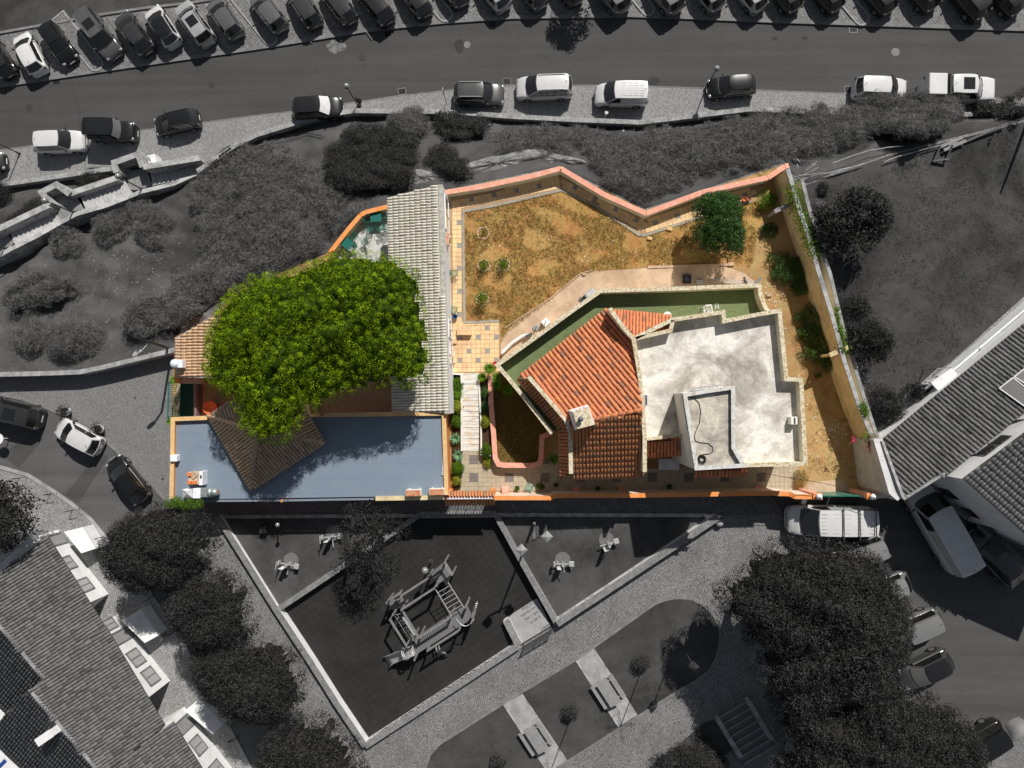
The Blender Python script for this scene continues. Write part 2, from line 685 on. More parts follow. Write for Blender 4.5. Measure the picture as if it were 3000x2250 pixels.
def quads(name, c, t, b, rv, m, parent=None, off=None, kind=None):
    """many small leaf faces: centres c, half-axes t and b, tone rv"""
    n = len(c)
    off = OFF.get(parent.name, Vector((0, 0, 0))) if parent is not None else (off or Vector((0, 0, 0)))
    c = c - np.array(off)
    v = np.empty((n, 4, 3), np.float32)
    v[:, 0] = c - t * 0.9
    v[:, 1] = c + b
    v[:, 2] = c + t
    v[:, 3] = c - b
    me = bpy.data.meshes.new(name)
    me.vertices.add(n * 4); me.loops.add(n * 4); me.polygons.add(n)
    me.vertices.foreach_set('co', v.ravel())
    me.loops.foreach_set('vertex_index', np.arange(n * 4, dtype=np.int32))
    me.polygons.foreach_set('loop_start', np.arange(0, n * 4, 4, dtype=np.int32))
    me.polygons.foreach_set('loop_total', np.full(n, 4, np.int32))
    at = me.attributes.new('rnd', 'FLOAT', 'FACE')
    at.data.foreach_set('value', rv.astype(np.float32))
    me.update(calc_edges=True)
    me.materials.append(m)
    o = bpy.data.objects.new(name, me)
    COL.objects.link(o)
    if parent is not None: o.parent = parent
    else: o.location = off
    OFF[o.name] = Vector(off)
    if kind: o['kind'] = kind
    return o


def unit(a):
    return a / (np.linalg.norm(a, axis=1, keepdims=True) + 1e-9)


def leafset(cen, rad, n, lw, ll, flat=0.75, spread=0.6, up=0.25):
    """leaves on the upper shell of every clump"""
    k = len(cen)
    tot = k * n
    d = unit(rng.normal(size=(tot, 3)))
    d[:, 2] = np.abs(d[:, 2]) - 0.3
    d = unit(d)
    R = np.repeat(rad, n)[:, None]
    Cc = np.repeat(cen, n, axis=0)
    pos = Cc + d * R * rng.uniform(0.55, 1.08, (tot, 1)) * np.array([1, 1, flat])
    nr = unit(d + rng.normal(size=(tot, 3)) * spread + np.array([0, 0, up]))
    t = unit(np.cross(nr, rng.normal(size=(tot, 3))))
    b = np.cross(nr, t)
    s = rng.uniform(0.65, 1.35, (tot, 1))
    rv = np.clip(rng.normal(0.45, 0.2, tot) + np.repeat(rng.normal(0, 0.15, k), n) + 0.22 * d[:, 2] - 0.05, 0, 1)  # brighter toward clump tops: new growth plus painted highlights
    return pos, t * ll * s, b * lw * s, rv


def scatter(poly, n, mind=0.0):
    xs = np.array([p[0] for p in poly]); ys = np.array([p[1] for p in poly])
    out = np.zeros((0, 2))
    for _ in range(40):
        X = rng.uniform(xs.min(), xs.max(), n * 2); Y = rng.uniform(ys.min(), ys.max(), n * 2)
        k = inpoly(X, Y, poly)
        out = np.vstack([out, np.stack([X[k], Y[k]], 1)])
        if len(out) >= n: break
    out = out[:n]
    if mind > 0:
        keep = []
        cell = {}
        for i, (x, y) in enumerate(out):
            kx, ky = int(x // mind), int(y // mind)
            ok = True
            for a in (-1, 0, 1):
                for b in (-1, 0, 1):
                    for q in cell.get((kx + a, ky + b), ()):
                        if (out[q][0] - x) ** 2 + (out[q][1] - y) ** 2 < mind * mind: ok = False
            if ok:
                keep.append(i); cell.setdefault((kx, ky), []).append(i)
        out = out[keep]
    return out

# ================================================================ MATERIAL SET
road_m = asphalt('road_asphalt', 0.054)
street_m = asphalt('street_asphalt', 0.09)
dark_asph = asphalt('yard_asphalt', 0.07)
cob_lot = cobble('lot_cobbles', 0.28, 0.17, 0.06, 5.2, 0.35, 0.9)
cob_walk = cobble('walk_cobbles', 0.4, 0.25, 0.1, 8.0, 0.3, 0.5)
cob_sq = cobble('square_cobbles', 0.31, 0.2, 0.06, 7.0, 0.45, 0.4)
cob_alley = cobble('alley_cobbles', 0.24, 0.13, 0.05, 8.0, 0.5, 0.8)
kerb_m = mat('kerb_stone', 0.17, col2=0.09, s2=1.5, amt=0.5)
wall_grey = mat('old_render_grey', 0.36, 0.85, 0.2, 1.2, col2=0.13, amt=0.7, s2=1.3, lo=0.46, hi=0.62, bs_=14)
cap_grey = mat('coping_grey', 0.3, 0.85, 0.3, 1.5, col2=0.12, amt=0.6, s2=1.8, bs_=14)
white_grey = mat('white_render_grey', 0.66, 0.85, 0.08, 1.2, col2=0.4, amt=0.4, s2=1.1, lo=0.5, hi=0.7, bs_=20, bumpk=0.1)
gable_grey = mat('gable_render', 0.5, 0.85, 0.12, 1.0, col2=0.3, amt=0.5, s2=1.0, bs_=18)
conc_grey = mat('concrete_grey', 0.3, 0.85, 0.2, 1.0, col2=0.15, amt=0.5, s2=0.9, bs_=20)
slope_m = soil('hillside_soil', (0.13, 0.075), 0.06, 0.5, 0.4, 0.62, speck=0.3)
lawn_m = soil('lawn_grass', (0.12, 0.065), 0.045, 0.5, 0.35, 0.62)
lawn2_m = soil('dry_lawn', (0.14, 0.075), 0.05, 0.8, 0.35, 0.65)
rock_m = mat('grey_rock', 0.2, 0.95, 0.3, 1.6, col2=0.1, amt=0.8, s2=2.2, bs_=9, bumpk=1.0)
earth_m = soil('garden_earth', ((0.72, 0.34, 0.13), (0.56, 0.25, 0.09)), (0.6, 0.42, 0.14), 0.6, 0.42, 0.56, speck=(0.6, 0.45, 0.3))
earth2_m = soil('garden_earth_side', ((0.64, 0.36, 0.17), (0.52, 0.27, 0.12)), (0.54, 0.42, 0.18), 0.9, 0.42, 0.6, speck=(0.6, 0.48, 0.33))
bed_m = soil('flower_bed_soil', ((0.1, 0.05, 0.03), (0.06, 0.035, 0.02)), (0.07, 0.07, 0.02), 2.0)
path_m = mat('worn_concrete_path', (0.5, 0.36, 0.25), 0.9, 0.2, 0.7, col2=(0.3, 0.2, 0.12), amt=0.7, s2=0.5, bs_=18, lo=0.42, hi=0.7)
pink_m = mat('salmon_render', (0.72, 0.31, 0.22), 0.85, 0.14, 1.4, col2=(0.85, 0.6, 0.5), amt=0.6, s2=2.6, bs_=12, lo=0.5, hi=0.64)
pinkw_m = mat('pale_pink_render', (0.78, 0.6, 0.5), 0.85, 0.1, 1.2, col2=(0.5, 0.38, 0.3), amt=0.5, s2=1.0, bs_=16)
orange_m = mat('orange_paint', (0.78, 0.24, 0.055), 0.7, 0.15, 1.4, col2=(0.72, 0.4, 0.2), amt=0.6, s2=2.0, bs_=14)
cream_m = mat('cream_render', (0.72, 0.55, 0.33), 0.85, 0.12, 0.7, col2=(0.42, 0.32, 0.19), amt=0.6, s2=0.8, bs_=16)
cream2_m = mat('pale_cream_render', (0.76, 0.68, 0.5), 0.85, 0.1, 0.7, col2=(0.4, 0.34, 0.24), amt=0.4, s2=0.9, bs_=16)
moss_m = mat('lichen_coping', (0.58, 0.52, 0.4), 0.9, 0.25, 4.0, col2=(0.36, 0.22, 0.06), amt=0.75, s2=7.0, bs_=20, lo=0.49, hi=0.56, bumpk=0.6)
white_m = mat('white_render', (0.78, 0.8, 0.86), 0.8, 0.06, 1.0, col2=(0.5, 0.5, 0.52), amt=0.35, s2=0.9, bs_=18, bumpk=0.1)
bluish_m = brickmat('blue_grey_membrane', (0.15, 0.195, 0.255), (0.16, 0.205, 0.265), (0.1, 0.135, 0.18), 14.0, 1.05, 0.0, 0.014, 0.5, 0.6, (0.2, 0.24, 0.28))
yell_m = mat('yellow_coping', (0.66, 0.42, 0.2), 0.8, 0.15, 1.8, col2=(0.5, 0.3, 0.14), amt=0.4, s2=2.0, bs_=12)
dark_m = mat('dark_opening', 0.012, 0.6, 0.2, bumpk=0)
glass_m = paint('window_glass', 0.02, 0.08, 0, 1.0)
glassb_m = paint('bluish_window_glass', (0.16, 0.2, 0.22), 0.15, 0, 1.0)
metal_m = mat('galvanised_metal', (0.4, 0.45, 0.45), 0.4, 0.2, 3, col2=(0.25, 0.25, 0.24), amt=0.5, metal=0.6, bs_=30)
steel_g = mat('grey_metal', 0.09, 0.45, 0.1, metal=0.5, bumpk=0)
steel_l = mat('pale_grey_metal', 0.42, 0.45, 0.1, metal=0.3, bumpk=0)
black_m = mat('black_plastic', 0.015, 0.5, 0.1, bumpk=0)
wood_g = mat('grey_wood', 0.24, 0.8, 0.2, 3.0, col2=0.14, amt=0.5, s2=3, bs_=20)
green_m = mat('dark_green_paint', (0.012, 0.13, 0.09), 0.5, 0.15, bumpk=0)
rust_m = mat('rusty_sheet', (0.42, 0.13, 0.05), 0.85, 0.3, 4, col2=(0.6, 0.42, 0.28), amt=0.8, s2=5, bs_=14)
ivory_m = mat('ivory_plastic', (0.78, 0.74, 0.64), 0.5, 0.05, bumpk=0)
terra_m = mat('terracotta', (0.42, 0.12, 0.055), 0.8, 0.2, bumpk=0.1)

# ================================================================ TERRAIN
xs = np.concatenate([np.array([-700, -300, -130]), np.linspace(-62, 62, 300), np.array([130, 300, 700])])
ys = np.concatenate([np.array([-700, -300, -130, -70]), np.linspace(-46, -2, 60), np.linspace(-1, 34, 190), np.array([60, 110, 300, 700])])
GX, GY = np.meshgrid(xs, ys)
GZ = zt(GX, GY)
me = bpy.data.meshes.new('ground')
nx, ny = len(xs), len(ys)
me.from_pydata(np.stack([GX.ravel(), GY.ravel(), GZ.ravel()], 1).tolist(), [],
               [(j * nx + i, j * nx + i + 1, (j + 1) * nx + i + 1, (j + 1) * nx + i) for j in range(ny - 1) for i in range(nx - 1)])
me.polygons.foreach_set('use_smooth', [True] * len(me.polygons))
me.materials.append(slope_m)
o = bpy.data.objects.new('hillside', me)
COL.objects.link(o)
tag(o, kind='structure')

# ---- the upper (lower lying) road, its car park and its pavement
NK = [(-400, 322), (0, 253), (373, 197), (750, 143), (1090, 88), (1300, 66), (1500, 52), (1840, 47), (1975, 51), (2250, 63), (3000, 88), (3500, 105)]
SK = [(-400, 512), (0, 441), (248, 405), (411, 383), (584, 361), (750, 339), (862, 327), (1008, 305), (1157, 283), (1334, 263), (1500, 251), (1740, 251),
      (1907, 254), (2250, 266), (2494, 275), (3000, 291), (3500, 305)]
WALLTOP = [(-400, 585), (0, 541), (200, 512), (333, 493)]
WALL2 = [(577, 502), (645, 455), (690, 425), (750, 395), (862, 361), (940, 339), (1038, 324), (1154, 326), (1259, 326), (1380, 332), (1500, 341), (1670, 350),
         (1873, 358), (2043, 338), (2196, 319), (2400, 328), (2700, 335), (3000, 335), (3500, 345)]
sheet('road', PP(NK, ZR) + PP(SK, ZR)[::-1], road_m, ZR + 0.004)
NLOT = [(-400, 20), (0, -14), (150, 60), (320, 45), (420, 30), (560, 10), (700, -20), (3500, -20)]
far = P(3500, -900, ZR), P(-400, -900, ZR)
sheet('car_park_paving', PP(NK, ZR) + [P(3500, -500, ZR), P(700, -500, ZR)] + PP([(640, -20), (566, 14), (420, 30), (300, 48), (150, 75), (0, 103), (-400, 170)], ZR), cob_lot, ZR + 0.11)
sheet('pavement_by_road', PP(SK, ZR) + PP([(3500, 345), (3000, 338), (2400, 330), (2196, 322), (2043, 340), (1873, 360), (1670, 352), (1500, 343), (1259, 328), (1038, 326),
      (940, 341), (862, 363), (750, 397), (690, 427), (645, 457), (590, 505), (560, 520), (440, 480), (333, 497), (0, 545), (-400, 588)], ZR), cob_walk, ZR + 0.055)
k = M(); k.strip(PP(NK, ZR), 0.16, ZR - 0.1, ZR + 0.14)
tag(k.build('kerb', kerb_m), kind='structure')
k = M(); k.strip(PP(SK, ZR), 0.05, ZR - 0.1, ZR + 0.068)
tag(k.build('kerb', kerb_m), kind='structure')
# planted strip at the top left corner with its low edge
sheet('grass_verge', PP([(-400, 165), (0, 98), (150, 70), (300, 43), (420, 26), (566, 8), (640, -26), (640, -500), (-400, -500)], ZR), lawn_m, ZR + 0.16)
k = M(); k.strip(PP([(-400, 167), (0, 100), (150, 73), (300, 46), (420, 28), (566, 11), (700, -12)], ZR), 0.11, ZR, ZR + 0.22)
tag(k.build('kerb', kerb_m), kind='structure')
# teardrop islands between the diagonal bays
isl = mat('bay_island_edge', 0.26, 0.85, 0.2, bs_=14)
for (x, y, w_, l_) in ((284, 190, 0.62, 5.6), (795, 118, 0.55, 5.2), (1305, 46, 0.6, 5.2), (1898, 30, 0.55, 5), (2522, 56, 0.6, 5)):
    q = P(x, y, ZR)
    d = Vector((-0.62, 0.78, 0))
    n_ = Vector((-d.y, d.x, 0))
    pts = []
    for kk in range(7):
        a = math.pi * kk / 6
        pts.append(q + n_ * w_ * math.cos(a) - d * w_ * math.sin(a))
    pts += [q - n_ * w_ + d * l_, q + n_ * w_ + d * l_]
    k = M(); k.strip([Vector((p.x, p.y, 0)) for p in pts], 0.07, ZR, ZR + 0.2, closed=True)
    tag(k.build('bay_island_kerb', isl), kind='structure')
    sheet('bay_island', pts, cob_lot, ZR + 0.17)
# bay lines: flush stone strips
k = M()
for i in range(34):
    a = P(60 + i * 88, 215 - i * 5.2 if i < 17 else 118 - (i - 17) * 1.0, ZR)
    if i > 12: a = P(60 + i * 88, max(38, 215 - i * 11.5) if i < 16 else 40 + (i - 16) * 2.0, ZR)
    a += Vector((-0.58, 0.815, 0)) * 1.3
    k.bar(a + Vector((0, 0, 0.112)), a + Vector((-0.58, 0.815, 0)) * 5.2 + Vector((0, 0, 0.112)), 0.11, 0.01)
tag(k.build('bay_line', mat('bay_line_stone', 0.1, bs_=12)), kind='structure')

# drains, manholes, stains on the road
drain_m = mat('drain_iron', 0.02, 0.6, 0.2, metal=0.4, bumpk=0)
for n_, (x, y, a, lab) in enumerate(((165, 238, 0.15, 'iron drain grate in the gutter below the white hatchback at top left'),
                        (1137, 100, 0.13, 'iron drain grate in the gutter under the row of dark parked cars'),
                        (1442, 72, 0.05, 'iron drain grate in the gutter in the shadow of a light parked car'),
                        (1178, 268, 0.14, 'pale framed drain grate near the globe lamp beside the pavement'),
                        (1485, 239, 0.02, 'drain grate between the grey and the silver cars at the pavement edge'),
                        (2500, 86, -0.03, 'drain grate at the car park kerb toward the upper right'),
                        (2486, 262, -0.03, 'drain grate behind the white hatchback half hidden by bushes'))):
    q = P(x, y, ZR)
    t = thing('drain_grate', lab, 'drain', (q.x, q.y, ZR), a, 'drain grates along the road')
    f = M()
    for s_ in (-1, 1):
        f.box((0, s_ * 0.27, 0.01), (0.72, 0.06, 0.02)); f.box((s_ * 0.33, 0, 0.01), (0.06, 0.48, 0.02))
    f.build('frame', kerb_m if n_ == 3 else steel_g, t, local=True)
    f = M(); f.box((0, 0, 0.006), (0.6, 0.48, 0.008)); f.build('pit', dark_m, t, local=True)
    f = M()
    for i in range(7): f.box((-0.25 + i * 0.083, 0, 0.016), (0.03, 0.47, 0.012))
    f.box((0, 0, 0.02), (0.6, 0.03, 0.01))
    f.build('grille', drain_m, t, local=True)
man_m = mat('manhole_iron', 0.035, 0.7, 0.3, 6, bumpk=0.4)
for x, y, r_, lab, z in ((1061, 167, 0.34, 'round dark manhole cover in the middle of the road below the parked cars', ZR), (620, 247, 0.3, 'faint round manhole cover left of the middle of the road', ZR),
                      (85, 313, 0.34, 'dark round manhole cover at the left end of the road', ZR), (1369, 131, 0.3, 'pale round manhole cover beside a tar patch on the road', ZR),
                      (2623, 153, 0.36, 'pale round manhole cover on the right part of the road', ZR),
                      (477, 1403, 0.09, 'small round black cover in the cobbles beside the left street', 0), (396, 1166, 0.07, 'tiny black cap in the cobbles near the retaining wall', 0),
                      (130, 1467, 0.1, 'small dark cover among the V shaped stands on the cobbles', 0)):
    q = P(x, y, z)
    k = M(); k.cyl((q.x, q.y, z + 0.006), r_, 0.012, 24)
    o = k.build('manhole_cover', man_m if 'pale' not in lab else kerb_m)
    tag(o, lab, 'manhole cover', 'manhole covers')
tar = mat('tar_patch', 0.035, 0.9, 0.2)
pal = mat('pale_patch', 0.17, 0.9, 0.3, 5, col2=0.06, amt=0.9, s2=2.5)
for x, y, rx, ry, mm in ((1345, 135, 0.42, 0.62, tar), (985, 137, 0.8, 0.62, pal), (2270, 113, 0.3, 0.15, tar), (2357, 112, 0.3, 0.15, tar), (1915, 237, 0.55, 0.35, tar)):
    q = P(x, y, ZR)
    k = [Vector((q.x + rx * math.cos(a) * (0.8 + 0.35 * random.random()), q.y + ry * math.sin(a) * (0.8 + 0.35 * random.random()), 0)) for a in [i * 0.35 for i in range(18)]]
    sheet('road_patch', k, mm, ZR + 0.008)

for pts in ([(0, 1330), (55, 1372), (128, 1285), (110, 1268)], [(190, 1448), (228, 1476), (318, 1340), (292, 1326)]):
    sheet('street_patch', PP(pts), asphalt('patch_asphalt', 0.06), 0.008)

# ================================================================ SOUTH GROUND PLATE (level with the property) with the sunken playground cut out
def W3(pts, z=0.35): return [P(a, b, z) for a, b in pts]
PG = [(1228, 1510), (1451, 1507), (1632, 1827), (1573, 1752), (1477, 1812), (1520, 1890), (1069, 2187), (809, 1789)]
pgw = [P(1228, 1510, 0.35), P(1451, 1507, 0.35), P(1600, 1773, 0.35), P(1620, 1834, 0.0), P(1530, 1888, 0.0), P(1069, 2187, 0.35), P(809, 1789, 0.35)]
TOPL = [P(a, b, 0) for a, b in TL]
plate = TOPL + [P(4200, 4000, 0), P(-900, 4000, 0)]
sheet('paved_square', plate, cob_sq, 0.0, holes=[pgw])
PGZ = -0.4
rub_m = mat('playground_rubber', 0.022, 0.9, 0.25, 0.8, col2=0.012, amt=0.6, s2=0.4, bs_=40)
pgbase = sheet('playground_floor', pgw, mat('playground_joint', 0.05, 0.9, 0.3, bs_=20), PGZ)

LIMIT = {}


def place(parent, key, mesh, mats_, mm, name, limit=300, order=None, cast=True):
    """alike pieces: the first LIMIT as objects of their own with shared mesh, the rest joined into one part"""
    used = LIMIT.get(key, 0)
    if order is not None: mats_ = [mats_[i] for i in order]
    off = OFF.get(parent.name, Vector((0, 0, 0)))
    rest = []
    for Mx in mats_:
        if used < limit:
            o = bpy.data.objects.new(name, mesh)
            COL.objects.link(o)
            o.parent = parent
            o.matrix_local = Matrix.Translation(-off) @ Mx
            used += 1
        else:
            rest.append(Mx)
    LIMIT[key] = used
    if rest:
        base = np.array([v.co for v in mesh.vertices])
        fs = [tuple(p.vertices) for p in mesh.polygons]
        k = len(base)
        vs, ff, rr = [], [], []
        h = np.hstack([base, np.ones((k, 1))])
        for i, Mx in enumerate(rest):
            vs.append((h @ np.array(Mx).T)[:, :3])
            ff += [tuple(a + i * k for a in f) for f in fs]
            rr += [random.random() + 0.001] * len(fs)
        g = M(); g.v = np.vstack(vs).tolist(); g.f = ff; g.r = rr
        o = g.build(name + '_field', mm, parent)
        o['kind'] = 'stuff'
        me = o.data
        me.polygons.foreach_set('use_smooth', [mesh.polygons[0].use_smooth] * len(me.polygons))


def boxmesh(name, sx, sy, sz, m):
    g = M(); g.box((0, 0, sz / 2), (sx, sy, sz))
    me = bpy.data.meshes.new(name)
    me.from_pydata(g.v, [], g.f)
    me.materials.append(m)
    return me


def pave(parent, key, poly, a, b, sx, sy, z, th, m, name='tile', gap=0.012, alt=None, altm=None, jitter=0.003, limit=300, excl=None):
    """square pieces laid over a polygon; a->b gives the direction of the rows"""
    u = Vector((b.x - a.x, b.y - a.y, 0)).normalized()
    v = Vector((-u.y, u.x, 0))
    us = [(p - a).dot(u) for p in poly]; vs = [(p - a).dot(v) for p in poly]
    R = Matrix((u, v, Vector((0, 0, 1)))).transposed().to_4x4()
    ms, ma = [], []
    i0, i1 = int(math.floor(min(us) / sx)), int(math.ceil(max(us) / sx))
    j0, j1 = int(math.floor(min(vs) / sy)), int(math.ceil(max(vs) / sy))
    for j in range(j0, j1):
        for i in range(i0, i1):
            c = a + u * (i + 0.5) * sx + v * (j + 0.5) * sy
            if not inpoly(np.array([c.x]), np.array([c.y]), poly)[0]: continue
            if excl is not None and any(inpoly(np.array([c.x]), np.array([c.y]), e)[0] for e in excl): continue
            if not inview(Vector((c.x, c.y, z)), 40): continue
            Mx = Matrix.Translation((c.x, c.y, z + random.uniform(-jitter, jitter))) @ R
            (ma if (alt is not None and alt(i, j)) else ms).append(Mx)
    me = boxmesh(name, sx - gap, sy - gap, th, m)
    if alt is not None and ma:
        me2 = boxmesh(name, sx - gap, sy - gap, th, altm)
        place(parent, key, me2, ma, altm, name, limit)
    cx = P(1500, 1125, z)
    ms.sort(key=lambda q: (q.translation - cx).length)
    place(parent, key, me, ms, m, name, limit)


A0, A1 = P(809, 1789, PGZ), P(1228, 1510, PGZ)
pave(pgbase, 'pg', pgw, A0, A1, 0.5, 0.5, PGZ + 0.004, 0.02, rub_m, 'tile', gap=0.014, jitter=0.004)

# ---- lawns, island, streets on the plate
lawnA = [P(648, 1520, 0.3), P(1215, 1516, 0.3), P(816, 1780, 0.3)]
sheet('lawn', lawnA, lawn2_m, 0.03)
lawnB = [P(1461, 1513, 0.3), P(2075, 1513, 0.3), P(1636, 1812, 0.3)]
sheet('lawn', lawnB, lawn2_m, 0.03)
ISL = [(1259, 2210), (1286, 2179), (1500, 2043), (1687, 1931), (1917, 1768), (1945, 1757), (1975, 1751), (2005, 1751), (2029, 1755), (2055, 1768), (2077, 1785), (2097, 1812),
       (2107, 1840), (2110, 1868), (2107, 1897), (2096, 1933), (2077, 1965), (2040, 1994), (1992, 2020), (1897, 2081), (1636, 2247), (1540, 2310), (1255, 2310), (1246, 2247)]
islw = PP(ISL)
sheet('island_lawn', islw, lawn_m, 0.05)
k = M(); k.strip(islw, 0.1, -0.05, 0.085, closed=True)
tag(k.build('kerb', kerb_m), kind='structure')
sheet('island_path', PP([(1687, 1933), (1738, 1899), (1866, 2094), (1812, 2128)]), conc_grey, 0.062)
sheet('island_path', PP([(1475, 2062), (1529, 2033), (1660, 2227), (1606, 2262)]), conc_grey, 0.062)
for q in (((1738, 1899), (1866, 2094)), ((1687, 1933), (1812, 2128)), ((1529, 2033), (1660, 2227)), ((1475, 2062), (1606, 2262))):
    k = M(); k.strip(PP(q), 0.05, 0, 0.075)
    tag(k.build('path_edging', wall_grey), kind='structure')
NS = [(-400, 1120), (0, 1157), (60, 1170), (126, 1191), (217, 1232), (299, 1286), (370, 1347), (410, 1385), (441, 1419), (485, 1466), (560, 1560), (640, 1700), (745, 1900), (870, 2110), (960, 2300)]
SS = [(-400, 1360), (0, 1368), (81, 1391), (153, 1436), (210, 1476), (265, 1520), (305, 1568), (350, 1630), (438, 1735), (577, 1952), (660, 2110), (730, 2243), (760, 2310)]
sheet('street', PP(NS) + PP(SS)[::-1], street_m, 0.004)
sheet('light_cobbles', PP(SS) + PP([(-400, 2300)]), cobble('light_street_cobbles', 0.42, 0.26, 0.12, 7.0, 0.35, 0.2), 0.005)
TLs = [(-900, 1150), (0, 1097), (230, 1090), (515, 1022)]
sheet('forecourt_cobbles', PP([(-400, 1120), (0, 1103), (230, 1096), (515, 1030), (498, 1466), (485, 1466), (441, 1419), (410, 1385), (370, 1347), (299, 1286), (217, 1232), (126, 1191), (60, 1170), (0, 1157)]),
      cobble('forecourt_setts', 0.27, 0.19, 0.1, 9.0, 0.3, 0.3), 0.003)
for pth, hw in ((NS, 0.06), (SS, 0.13)):
    k = M(); k.strip(PP(pth), hw, -0.05, 0.06)
    tag(k.build('kerb', kerb_m if hw < 0.1 else conc_grey), kind='structure')
YARD = [(2240, 1448), (2263, 1459), (2308, 1527), (2362, 1595), (2450, 1750), (2600, 2000), (2690, 2140), (2780, 2290), (2932, 2179), (3000, 2138), (3300, 1960), (3300, 1760), (2900, 1560), (2735, 1405), (2640, 1448)]
sheet('yard', PP(YARD), dark_asph, 0.004)
sheet('pavement_by_houses', PP([(2735, 1405), (2765, 1392), (2905, 1540), (3020, 1660), (3300, 1860), (3300, 1900), (3000, 1690), (2890, 1565)]), cob_alley, 0.06)
k = M(); k.strip(PP([(2640, 2330), (2780, 2270), (2932, 2181), (3000, 2140), (3300, 1962)]), 0.14, -0.05, 0.1)
tag(k.build('kerb', kerb_m), kind='structure')
sheet('alley', PP([(500, 1466), (640, 1466), (2250, 1450), (2300, 1506), (2120, 1512), (640, 1514), (520, 1530)]), cob_alley, 0.006)
sheet('big_lawn', PP([(2352, 545), (2600, 458), (2870, 392), (3200, 305), (4000, 205), (4000, 700), (3000, 868), (2790, 1056), (2600, 1190), (2575, 1260), (2440, 850)]), lawn_m, 0.02)
sheet('cobbled_path', PP([(3000, 868), (3200, 690), (3260, 760), (3000, 960), (2806, 1075), (2785, 1062)]), cob_walk, 0.03)

# ================================================================ PROPERTY GROUND
PROP = [(505, 1228), (505, 1110), (515, 985), (620, 930), (700, 850), (960, 742), (1092, 618), (1140, 604), (1290, 562), (1480, 524), (1640, 494), (1890, 616), (2290, 484),
        (2330, 560), (2420, 860), (2530, 1180), (2600, 1440), (2200, 1450), (498, 1460)]
sheet('garden_ground', PP(PROP), earth2_m, 0.012)
LAWN = [(1361, 622), (1460, 603), (1620, 565), (1645, 560), (1740, 600), (1870, 688), (1890, 690), (2040, 640), (2200, 590), (2240, 600), (2200, 780), (2130, 775), (1900, 782), (1735, 795), (1700, 808), (1610, 880), (1470, 985), (1466, 938), (1363, 938)]
sheet('dry_garden', PP(LAWN), earth_m, 0.02)
sheet('concrete_path', PP([(1466, 1010), (1500, 950), (1610, 880), (1700, 806), (1735, 795), (1900, 785), (2110, 776), (2180, 800), (2230, 840), (1770, 860), (1470, 1075)]), path_m, 0.035)
k = M(); k.strip(PP([(1480, 960), (1610, 876), (1700, 802), (1735, 792)]), 0.04, 0, 0.09); k.strip(PP([(1897, 783), (2135, 776)]), 0.09, 0, 0.1)
tag(k.build('path_edging', path_m), kind='structure')

# ================================================================ WALLS AND PAVING OF THE GROUNDS
def wall(name, label, pts, z0, z1, hw, wm, cm, capth=0.08, capw=0.03, cat='wall', group=None, joints=0.0, jm=None, closed=False):
    """wall with a coping; pts = spots of the photograph seen on top of the coping, at height z1 (number or one per point)"""
    zs = z1 if hasattr(z1, '__len__') else [z1] * len(pts)
    w3 = [P(a, b, z) for (a, b), z in zip(pts, zs)]
    t = thing(name, label, cat, (w3[0].x, w3[0].y, max(z0, min(zs) - 3)), 0, group)
    a = M(); a.strip([p - Vector((0, 0, capth)) for p in w3], hw, z0, None, closed=closed)
    a.build('wall_body', wm, t)
    c = M()
    if joints:
        # coping built as separate stones
        n = 0
        for i in range(len(w3) - 1 + (1 if closed else 0)):
            p, q = w3[i], w3[(i + 1) % len(w3)]
            L = (q - p).length
            kk = max(1, int(round(L / joints)))
            for s in range(kk):
                e0, e1 = p.lerp(q, s / kk), p.lerp(q, (s + 1) / kk)
                d = (e1 - e0).normalized() * 0.006
                e = M(); e.strip([e0 + d, e1 - d], hw + capw + random.uniform(-0.004, 0.004), 0, None, dz=capth)
                if L / kk > 0.32 and n < 280:
                    e.build('coping_stone', cm, t); n += 1
                else:
                    c.add(e.v, e.f, random.random())
        if c.v: 
            o = c.build('coping_course', cm, t); o['kind'] = 'stuff'
    else:
        c.strip(w3, hw + capw, 0, None, dz=capth, closed=closed)
        c.build('coping', cm, t)
    return t


wall('parapet_wall', 'low grey parapet between the pavement and the planted bank left of the stairs', WALLTOP, ZR - 2, ZR + 0.7, 0.17, wall_grey, cap_grey, joints=1.3)
wall('parapet_wall', 'long curving grey parapet along the pavement above the bushy bank', WALL2, ZR - 2, ZR + 0.75, 0.17, wall_grey, cap_grey, joints=1.3)
wall('retaining_wall', 'pale grey retaining wall between the scrub bank and the cobbled forecourt', [(-300, 1110), (0, 1097), (120, 1094), (232, 1090), (300, 1076), (515, 1024)], -1.8, [1.15] * 6, 0.14, wall_grey, cap_grey, joints=1.6)
cop = mat('playground_coping', 0.2, 0.85, 0.25, 5, col2=0.12, amt=0.6, s2=3, bs_=14)
wall('playground_wall', 'white rendered playground wall along its west side with brick coping', [(636, 1513), (809, 1789), (905, 1935), (985, 2062), (1069, 2187)], -1.6, 0.5, 0.17, white_grey, cop, joints=0.22)
wall('playground_wall', 'graffitied playground wall along the cobbled square, with coping stones', [(1069, 2187), (1300, 2037), (1520, 1892)], -1.6, 0.4, 0.18, white_grey, cop, joints=0.22)
wall('playground_wall', 'grey wall between left grass triangle and playground floor', [(1228, 1509), (1148, 1563), (1020, 1648), (809, 1789)], -1.6, 0.33, 0.17, white_grey, cop, joints=0.22)
wall('playground_wall', 'short straight playground wall facing the tiled garden gate', [(1228, 1509), (1452, 1507)], -1.6, 0.33, 0.2, white_grey, cop, joints=0.22)
wall('playground_wall', 'grey wall between the playground floor and right grass triangle', [(1452, 1507), (1541, 1668), (1632, 1828)], -1.6, 0.42, 0.17, white_grey, cop, joints=0.22)
